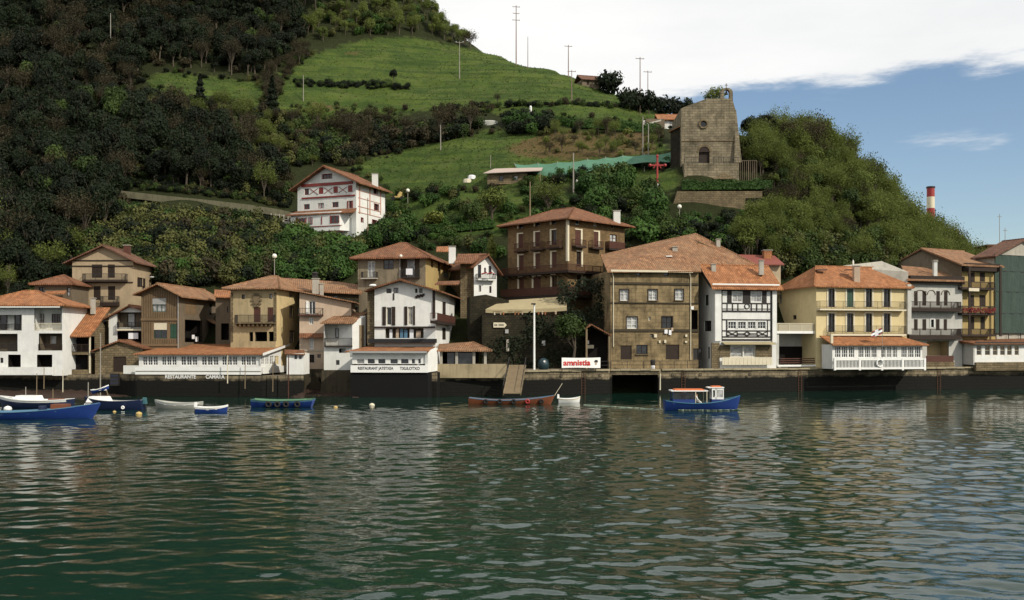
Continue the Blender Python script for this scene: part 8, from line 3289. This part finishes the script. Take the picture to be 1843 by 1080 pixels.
def inpoly_np(x, y, poly):
    r = np.zeros(x.shape, bool)
    j = len(poly) - 1
    for i in range(len(poly)):
        xi, yi = poly[i]
        xj, yj = poly[j]
        if yi != yj:
            c = ((yi > y) != (yj > y)) & (x < (xj - xi) * (y - yi) / (yj - yi) + xi)
            r ^= c
        j = i
    return r


def ground_np(x, y):
    fx = np.clip((x + 190) / 1.25, 0, len(_GX) - 1.001)
    fy = np.clip((y - 112) / 1.25, 0, len(_GY) - 1.001)
    i, j = fx.astype(int), fy.astype(int)
    a, b = fx - i, fy - j
    return (_GZ[j, i] * (1 - a) + _GZ[j, i + 1] * a) * (1 - b) + (_GZ[j + 1, i] * (1 - a) + _GZ[j + 1, i + 1] * a) * b


def scatter(poly, n, mix, smin, smax, seed, ymax=300, ymin=118, gap=0.0, avoid=None, zs=1.0):
    """n plants on the slope inside a region of the photo; mix: {kind: weight}"""
    rs = np.random.RandomState(seed)
    out, tries = [], 0
    xs = [p[0] for p in poly]
    while len(out) < n and tries < 60:
        tries += 1
        m = 4000
        y = rs.uniform(ymin, ymax, m)
        px0 = rs.uniform(min(xs), max(xs), m)
        x = (px0 - CX) / F * y
        z = ground_np(x, y)
        py = HY - (z - CH) / y * F
        ok = inpoly_np(px0, py, poly)
        if avoid:
            for q in avoid:
                ok &= ~inpoly_np(px0, py, q)
        for i in np.nonzero(ok)[0]:
            if gap and any((x[i] - o[0]) ** 2 + (y[i] - o[1]) ** 2 < gap * gap for o in out):
                continue
            out.append((x[i], y[i], z[i]))
            if len(out) >= n:
                break
    ks, ws = list(mix), np.array([mix[k] for k in mix], float)
    ws /= ws.sum()
    res = []
    for p in out:
        k = ks[rs.choice(len(ks), p=ws)]
        s = rs.uniform(smin, smax)
        if k.startswith('bush'):
            s *= 1.7
        res.append((p, INDEX[(k, rs.randint(VAR))], s, zs * rs.uniform(0.8, 1.4), rs.uniform(0, 6.28)))
    return res


def stuff_object(name, label, pts):
    me = bpy.data.meshes.new(name)
    me.from_pydata([p[0] for p in pts], [], [])
    a = me.attributes.new('kind', 'INT', 'POINT')
    a.data.foreach_set('value', [p[1] for p in pts])
    b = me.attributes.new('size', 'FLOAT_VECTOR', 'POINT')
    b.data.foreach_set('vector', np.array([(p[2], p[2], p[2] * p[3]) for p in pts]).ravel())
    c = me.attributes.new('turn', 'FLOAT_VECTOR', 'POINT')
    c.data.foreach_set('vector', np.array([(0, 0, p[4]) for p in pts]).ravel())
    o = bpy.data.objects.new(name, me)
    COL.objects.link(o)
    ng = bpy.data.node_groups.new(name, 'GeometryNodeTree')
    ng.interface.new_socket('Geometry', in_out='INPUT', socket_type='NodeSocketGeometry')
    ng.interface.new_socket('Geometry', in_out='OUTPUT', socket_type='NodeSocketGeometry')
    gi, go = ng.nodes.new('NodeGroupInput'), ng.nodes.new('NodeGroupOutput')
    ip = ng.nodes.new('GeometryNodeInstanceOnPoints')
    ci = ng.nodes.new('GeometryNodeCollectionInfo')
    ci.inputs['Collection'].default_value = GCOL
    ci.inputs['Separate Children'].default_value = True
    ci.inputs['Reset Children'].default_value = True

    def attr(nm, ty):
        q = ng.nodes.new('GeometryNodeInputNamedAttribute')
        q.data_type = ty
        q.inputs['Name'].default_value = nm
        return q.outputs[0]
    ng.links.new(gi.outputs[0], ip.inputs['Points'])
    ng.links.new(ci.outputs[0], ip.inputs['Instance'])
    ip.inputs['Pick Instance'].default_value = True
    ng.links.new(attr('kind', 'INT'), ip.inputs['Instance Index'])
    ng.links.new(attr('turn', 'FLOAT_VECTOR'), ip.inputs['Rotation'])
    ng.links.new(attr('size', 'FLOAT_VECTOR'), ip.inputs['Scale'])
    ng.links.new(ip.outputs[0], go.inputs[0])
    md = o.modifiers.new('plants', 'NODES')
    md.node_group = ng
    o['kind'] = 'stuff'
    o['label'] = label
    o['category'] = name.split('_')[-1]
    return o


HOUSE_FOOT = [[(505, 300), (705, 300), (705, 400), (700, 420), (640, 445), (530, 428)]]
wood = []
wood += scatter([(-90, 500), (-90, -20), (520, -20), (560, 60), (520, 100), (470, 140), (262, 130), (255, 165), (330, 192), (470, 200), (560, 228), (640, 235), (690, 250), (620, 295), (540, 305), (528, 330), (530, 372), (440, 352), (300, 338), (225, 330), (215, 420), (150, 450), (60, 500)],
                1750, {'broad_dark': 62, 'broad_mid': 5, 'budding': 12, 'bush_olive': 1, 'bush_brown': 4, 'bush_dark': 14}, 0.45, 1.05, 1, avoid=HOUSE_FOOT + [[(250, 120), (470, 140), (560, 80), (720, 60), (720, 330), (560, 330), (460, 330), (430, 260), (330, 250), (240, 200)]])
wood += scatter([(-90, 500), (-90, 120), (240, 120), (330, 240), (430, 260), (480, 340), (535, 372), (440, 348), (300, 334), (225, 326), (215, 420), (150, 450), (60, 500)], 800, {'bush_dark': 62, 'bush_mid': 14, 'bush_olive': 4, 'bush_brown': 12}, 0.35, 0.75, 20, avoid=HOUSE_FOOT)
wood += scatter([(250, 170), (330, 195), (470, 205), (560, 228), (640, 238), (700, 250), (620, 297), (540, 305), (528, 335), (532, 378), (440, 356), (410, 300), (330, 250), (240, 200)], 620, {'bush_mid': 26, 'bush_olive': 24, 'bush_brown': 20, 'bush_dark': 22, 'budding': 7, 'wispy': 4}, 0.3, 0.72, 23, avoid=HOUSE_FOOT)
wood += scatter([(225, 322), (300, 330), (440, 346), (528, 366), (528, 340), (420, 310), (260, 300)], 170, {'bush_dark': 55, 'bush_mid': 20, 'bush_brown': 18}, 0.28, 0.55, 25, avoid=HOUSE_FOOT)
wood += scatter([(215, 326), (300, 334), (440, 350), (528, 370), (528, 379), (440, 362), (300, 346), (215, 340)], 260, {'bush_dark': 50, 'bush_mid': 24, 'bush_brown': 14, 'bush_olive': 8}, 0.14, 0.34, 28, avoid=HOUSE_FOOT)
wood += scatter([(255, 165), (300, 170), (470, 192), (480, 200), (330, 195)], 60, {'bush_mid': 30, 'bush_dark': 30, 'bush_brown': 20}, 0.15, 0.35, 24)
wood += scatter([(-90, 90), (-90, -90), (560, -90), (610, 0), (590, 40), (520, 75), (300, 62), (100, 66)], 420, {'broad_dark': 50, 'conifer': 35, 'budding': 10}, 0.9, 1.4, 2)
wood += scatter([(-90, 560), (-90, 440), (120, 430), (150, 480), (120, 520), (60, 560)], 110, {'broad_dark': 40, 'bush_dark': 30, 'bush_mid': 15, 'wispy': 10}, 0.5, 0.9, 3)
stuff_object('dark_woodland', 'dense dark wood covering the left of the hillside', wood)

stuff_object('hilltop_thicket', 'fresh green thicket along the top of the meadow', scatter(
    [(540, 80), (600, -40), (740, -30), (800, 45), (842, 84), (800, 80), (740, 62), (640, 68)], 300, {'broad_light': 44, 'bush_olive': 14, 'broad_mid': 12, 'bush_lush': 16, 'wispy': 12}, 0.4, 0.8, 4))

stuff_object('bank_scrub', 'olive green scrub on the bank below the lane', scatter([(180, 372), (300, 378), (440, 390), (515, 406), (512, 422), (440, 410), (300, 400), (180, 400)], 150, {'bush_olive': 45, 'bush_mid': 25, 'bush_dark': 26}, 0.16, 0.42, 29) + scatter(
    [(130, 505), (160, 440), (222, 392), (300, 397), (440, 407), (512, 420), (505, 450), (490, 500), (400, 525), (260, 520)], 540, {'bush_olive': 42, 'bush_mid': 24, 'bush_lush': 3, 'bush_dark': 26, 'bush_brown': 6}, 0.45, 0.85, 5))

stuff_object('garden_shrubs', 'lush green shrubs below the hillside house', scatter(
    [(490, 505), (505, 440), (530, 415), (590, 446), (645, 446), (700, 412), (740, 420), (730, 440), (650, 450), (640, 500), (540, 520)], 260, {'bush_lush': 55, 'bush_mid': 25, 'bush_dark': 12, 'bush_olive': 8}, 0.45, 0.85, 6))

g = scatter([(695, 372), (760, 340), (830, 348), (860, 352), (950, 345), (1010, 340), (1030, 360), (1060, 392), (1190, 352), (1200, 420), (1120, 440), (1050, 420), (930, 420), (905, 470), (860, 470), (700, 445)], 210,
            {'bush_lush': 45, 'bush_mid': 28, 'bush_dark': 14, 'bush_olive': 8, 'bush_yellow': 2}, 0.3, 0.62, 7)
g += scatter([(1040, 345), (1120, 322), (1170, 350), (1190, 400), (1120, 400), (1050, 380)], 90, {'bush_lush': 60, 'bush_mid': 30}, 0.6, 0.95, 8)
g += scatter([(970, 240), (1190, 240), (1200, 278), (1100, 285), (980, 288)], 110, {'bush_olive': 30, 'wispy': 25, 'bush_yellow': 14, 'budding': 20}, 0.22, 0.45, 9)
g += scatter([(975, 322), (1130, 300), (1200, 296), (1200, 304), (1130, 318), (1000, 335)], 60, {'bush_dark': 50, 'bush_lush': 30}, 0.3, 0.5, 10)
stuff_object('garden_plants', 'green garden shrubs and vegetable rows below the netting fence', g)

h_ = scatter([(560, 240), (640, 228), (760, 240), (860, 222), (868, 240), (770, 262), (640, 288), (560, 290)], 210, {'bush_dark': 30, 'bush_brown': 30, 'bush_mid': 20, 'budding': 8}, 0.45, 0.9, 11)
h_ += scatter([(640, 202), (740, 194), (870, 190), (1000, 188), (1190, 194), (1190, 199), (1000, 193), (870, 197), (740, 201), (640, 209)], 170, {'bush_dark': 50, 'bush_mid': 25, 'bush_brown': 10}, 0.2, 0.42, 12)
h_ += scatter([(530, 148), (640, 150), (735, 158), (735, 164), (620, 160), (530, 157)], 110, {'bush_dark': 70, 'bush_mid': 20}, 0.22, 0.4, 13)
h_ += scatter([(905, 222), (985, 216), (990, 240), (920, 246)], 60, {'bush_dark': 50, 'bush_lush': 30}, 0.5, 0.9, 14)
h_ += scatter([(470, 150), (540, 90), (560, 100), (520, 140), (500, 180), (480, 210)], 60, {'bush_brown': 30, 'budding': 30, 'bush_mid': 20}, 0.3, 0.6, 15)
h_ += scatter([(520, 190), (640, 192), (720, 200), (720, 215), (600, 222), (540, 210)], 60, {'bush_mid': 40, 'bush_olive': 30}, 0.15, 0.35, 16)
for q_, (mp, n_) in enumerate(((MEADOWS[0], 160), (MEADOWS[1], 120), (MEADOWS[2], 60))):
    for i in range(len(mp)):
        (xa, ya), (xb, yb) = mp[i], mp[(i + 1) % len(mp)]
        if min(ya, yb) < 90 or (xa > 1000 and ya < 200):
            continue
        ln = math.hypot(xb - xa, yb - ya)
        h_ += scatter([(xa - 4, ya - 5), (xb + 4, yb - 5), (xb + 4, yb + 6), (xa - 4, ya + 6)], int(ln / 9), {'bush_dark': 30, 'bush_mid': 25, 'bush_brown': 15, 'bush_olive': 15}, 0.12, 0.42, 200 + q_ * 20 + i, ymax=262)
stuff_object('field_scrub', 'dark scrub and brambles along the meadow banks', h_)

r_ = scatter([(1336, 300), (1350, 268), (1370, 256), (1460, 254), (1540, 300), (1600, 392), (1690, 450), (1775, 500), (1790, 520), (1620, 505), (1500, 492), (1400, 485), (1330, 470), (1310, 440), (1385, 400), (1395, 345)],
             1150, {'wispy': 50, 'budding': 7, 'broad_light': 26, 'broad_mid': 9, 'bush_olive': 8, 'broad_dark': 2}, 0.36, 0.72, 17, ymax=185)
r_ += scatter([(1390, 440), (1480, 430), (1600, 450), (1640, 500), (1400, 505)], 160, {'bush_mid': 40, 'bush_olive': 40, 'bush_dark': 15}, 0.5, 0.9, 19, ymax=150)
r_ += scatter([(1370, 275), (1460, 270), (1540, 318), (1610, 402), (1700, 462), (1760, 505), (1700, 480), (1600, 425), (1520, 345), (1440, 300)], 90, {'wispy': 60, 'budding': 30, 'broad_light': 15}, 0.7, 1.0, 27, ymax=178)
stuff_object('shoulder_woodland', 'budding spring wood covering the shoulder right of the chapel', r_)
stuff_object('wall_foot_shrubs', 'dark green shrubs below the retaining wall of the chapel', scatter([(1200, 400), (1225, 388), (1370, 388), (1385, 410), (1225, 412)], 110, {'bush_lush': 30, 'bush_dark': 40, 'bush_mid': 25}, 0.16, 0.36, 26) + scatter(
    [(1195, 418), (1225, 408), (1370, 408), (1410, 470), (1320, 465), (1250, 450), (1200, 450)], 190, {'bush_lush': 35, 'bush_dark': 35, 'bush_mid': 25}, 0.4, 0.8, 18))

# grass tufts that roughen the meadows
tufts = []
for q in range(2):
    rs_ = np.random.RandomState(60 + q)
    mbt = MB()
    for i in range(16):
        a, r = rs_.uniform(0, 6.28), rs_.uniform(0, 0.28)
        p = Vector((r * math.cos(a), r * math.sin(a), 0))
        d = Vector((rs_.uniform(-0.2, 0.2), rs_.uniform(-0.2, 0.2), rs_.uniform(0.16, 0.34)))
        s = Vector((math.cos(a + 1.2), math.sin(a + 1.2), 0)) * 0.045
        mbt.poly([p - s, p + s, p + d])
    o = bpy.data.objects.new('plant_%03d' % (_i + q), as_mesh('tuft', [(mbt.v, mbt.f, 0)], [leafmat('meadow grass', (0.06, 0.10, 0.018), (0.125, 0.16, 0.035))]))
    GCOL.objects.link(o)
    INDEX[('tuft', q)] = _i + q
_var = VAR
VAR = 2
gr = []
for m_, n_ in ((MEADOWS[0], 3600), (MEADOWS[1], 2200), (MEADOWS[2], 350)):
    gr += scatter(m_, n_, {'tuft': 1}, 0.35, 0.9, n_, ymax=262)
stuff_object('meadow_grass', 'tussocky grass on the hillside meadows', gr)
VAR = _var


def tree(name, kind, px, py, hgt, label, Y=None, wide=1.0, var=0, group=None, cat='tree'):
    p = land_at(px, py) if Y is None else Vector((XA(px, Y), Y, ZA(py, Y)))
    if p is None:
        p = W(px, py, 225)
    t = thing(name, p - Vector((0, 0, 0.05)), label, cat, group)
    full = {'conifer': 7.6}.get(kind, 2.0 if kind.startswith('bush') else 6.0)
    s = hgt / full
    for me, nm in zip(PROTO[(kind, var)], ('trunk', 'crown')):
        o = bpy.data.objects.new(nm, me)
        COL.objects.link(o)
        o.parent = t
        o.scale = (s * wide, s * wide, s)
        o.rotation_euler = (0, 0, (px * 0.37) % 6.28)
    return t


for a in [
    ('round_tree', 'bush_dark', 1098, 170, 6.6, 'round dark tree on the skyline beside the ridge barn', None, 0.9, 0),
    ('conifer_tree', 'conifer', 360, 212, 8.0, 'dark conifer standing clear at the left end of the terraces', None, 0.9, 0),
    ('conifer_tree', 'conifer', 490, 212, 8.0, 'dark conifer at the lower corner of the high meadow', None, 0.95, 1),
    ('meadow_tree', 'broad_dark', 709, 152, 3.4, 'small dark tree alone on the left part of the meadow', None, 0.75, 1),
    ('bare_tree', 'budding', 846, 92, 5.0, 'bare pale tree on the skyline at the end of the thicket', None, 0.9, 0),
    ('bare_tree', 'budding', 895, 192, 2.6, 'little bare tree on the meadow below the tallest pole', None, 0.7, 1),
    ('grove_tree', 'bush_dark', 1128, 192, 5.0, 'leftmost dark tree of the grove left of the chapel', None, 0.8, 0),
    ('grove_tree', 'bush_dark', 1146, 200, 5.2, 'second dark tree of the grove left of the chapel', None, 0.8, 1),
    ('grove_tree', 'bush_dark', 1168, 206, 5.4, 'third dark tree of the grove left of the chapel', None, 0.8, 2),
    ('grove_tree', 'bush_dark', 1192, 208, 5.2, 'fourth dark tree of the grove left of the chapel', None, 0.8, 0),
    ('grove_tree', 'bush_dark', 1214, 210, 5.4, 'fifth dark tree of the grove, behind the white ridge house', None, 0.8, 1),
    ('grove_tree', 'bush_dark', 1236, 212, 5.2, 'last dark tree of the grove, touching the chapel wall', None, 0.8, 2),
    ('chapel_tree', 'broad_light', 1285, 210, 5.8, 'light green tree rising behind the bell gable of the chapel', 164, 0.95, 0),
    ('dark_pine', 'broad_dark', 1352, 262, 5.0, 'flat dark tree immediately right of the chapel', 160, 1.0, 1),
    ('dark_pine', 'broad_dark', 1380, 252, 4.4, 'flat dark tree second to the right of the chapel', 162, 1.1, 2),
    ('ivy_tree', 'broad_dark', 1346, 300, 5.2, 'dark ivy-clad tree against the buttress of the chapel', 154, 0.7, 0),
    ('fruit_tree', 'broad_light', 885, 402, 5.6, 'spreading fruit tree with pale trunk in the garden below the farm shed', 146, 1.25, 1),
    ('fruit_tree', 'broad_mid', 848, 424, 5.4, 'thin-trunked fruit tree left of the spreading one', 143.5, 0.9, 2),
    ('fruit_tree', 'wispy', 985, 392, 5.2, 'loose olive green fruit tree behind the roof of the tall house', 146, 1.2, 0),
    ('yellow_tree', 'bush_yellow', 778, 405, 2.6, 'yellow green garden tree right of the hillside house', 145, 1.15, 0),
    ('yellow_sapling', 'bush_yellow', 886, 465, 3.4, 'narrow bright yellow sapling beside the tall stone house', 131, 0.45, 1),
    ('round_bush', 'bush_lush', 1158, 440, 4.2, 'big round green bush right of the tall house', 134, 1.0, 0),
    ('quay_tree', 'broad_mid', 1030, 655, 6.2, 'dark leafy tree with slim trunk on the quay behind the banner', 114.5, 1.0, 1),
]:
    tree(a[0], a[1], a[2], a[3], a[4], a[5], a[6], a[7], a[8])


def hedge(name, label, pts, width, height, mat, seed, size=0.13, dens=26):
    rs = np.random.RandomState(seed)
    P, N = [], []
    for a, b in zip(pts, pts[1:]):
        d = b - a
        ln = d.length
        n = int(ln * dens * (width + 2 * height))
        k = rs.uniform(0, 1, n)
        c = np.array(a)[None] * (1 - k[:, None]) + np.array(b)[None] * k[:, None]
        side = np.array(Vector((-d.y, d.x, 0)).normalized())
        w = rs.uniform(-1, 1, n)
        h = rs.uniform(0, 1, n)
        top = rs.uniform(0, 1, n) < width / (width + 2 * height)
        h = np.where(top, 1.0 + rs.normal(0, 0.06, n), h)
        w = np.where(top, w, np.sign(w) * (1 + rs.normal(0, 0.1, n)))
        bump = 1 + 0.12 * np.sin(k * ln * 1.7 + seed) + 0.06 * np.sin(k * ln * 4.1)
        P.append(c + side[None] * (w * width / 2)[:, None] + np.array([0, 0, 1])[None] * (h * height * bump)[:, None])
        N.append(side[None] * np.where(top, 0, np.sign(w))[:, None] + np.array([0, 0, 1])[None] * np.where(top, 1.0, 0.3)[:, None])
    v, f = leaf_quads(np.concatenate(P), np.concatenate(N), size, rs)
    mid = pts[0]
    t = thing(name, mid, label, 'hedge')
    me = as_mesh('foliage', [(v - np.array(mid), f, 0)], [mat])
    o = bpy.data.objects.new('foliage', me)
    COL.objects.link(o)
    o.parent = t
    core = MB()
    for a, b in zip(pts, pts[1:]):
        core.bar(a + Vector((0, 0, height * 0.42)), b + Vector((0, 0, height * 0.42)), width * 0.8, height * 0.8)
    core.build('branches', mat, t)
    return t


hedge('clipped_hedge', 'long clipped hedge on top of the rubble wall below the chapel', [W(1227, 343, 146), W(1300, 343, 145.6), W(1388, 341, 146)], 1.6, 1.3, L_LUSH, 31)
hp = [land_at(x, y) for x, y in ((938, 224), (980, 226), (1030, 229), (1080, 233), (1130, 237), (1190, 240))]
hedge('field_hedge', 'tall dark green hedge running across the meadow towards the chapel', [p - Vector((0, 0, 0.2)) for p in hp if p], 1.8, 1.6, L_LUSH, 32, 0.16, 18)
hp = [land_at(x, y) for x, y in ((700, 425), (760, 420), (830, 418), (890, 412))]
hedge('garden_hedge', 'green hedge across the gardens above the hipped house', [p for p in hp if p], 1.4, 1.2, L_LUSH, 33)


def ivy():
    rs = np.random.RandomState(44)
    f = Fac((XA(868, 117.0), 117.0), (XA(1100, 118.2), 118.2))
    P = []
    for (u0, u1, z0, z1, n) in ((0, 6, 3.2, 9.0, 900), (5, 14.5, 6.0, 9.6, 1500), (9, 15.2, 8.5, 13.5, 1900), (3, 12, 2.9, 6, 700)):
        for i in range(n):
            u, z = rs.uniform(u0, u1), rs.uniform(z0, z1)
            if math.sin(u * 1.3 + z * 0.7) + math.sin(z * 1.7 - u * 0.6) + rs.normal(0, 0.6) < -0.2:
                continue
            if u < 4.2 and 6.6 < z < 9.2:
                continue
            p = f.pt(u, z, rs.uniform(0.0, 0.35) if z < 9 else rs.uniform(-1.8, 0.3))
            P.append(p[:])
    P = np.array(P)
    v, q = leaf_quads(P, np.tile(np.array(f.n) + np.array([0, 0, 0.5]), (len(P), 1)), 0.15, rs)
    me = as_mesh('ivy', [(v, q, 0)], [leafmat('dark ivy leaves', (0.008, 0.014, 0.006), (0.028, 0.04, 0.014))])
    o = bpy.data.objects.new('ivy', me)
    COL.objects.link(o)
    o['kind'] = 'stuff'
    o['label'] = 'dark ivy and creepers over the retaining wall of the terrace'


ivy()
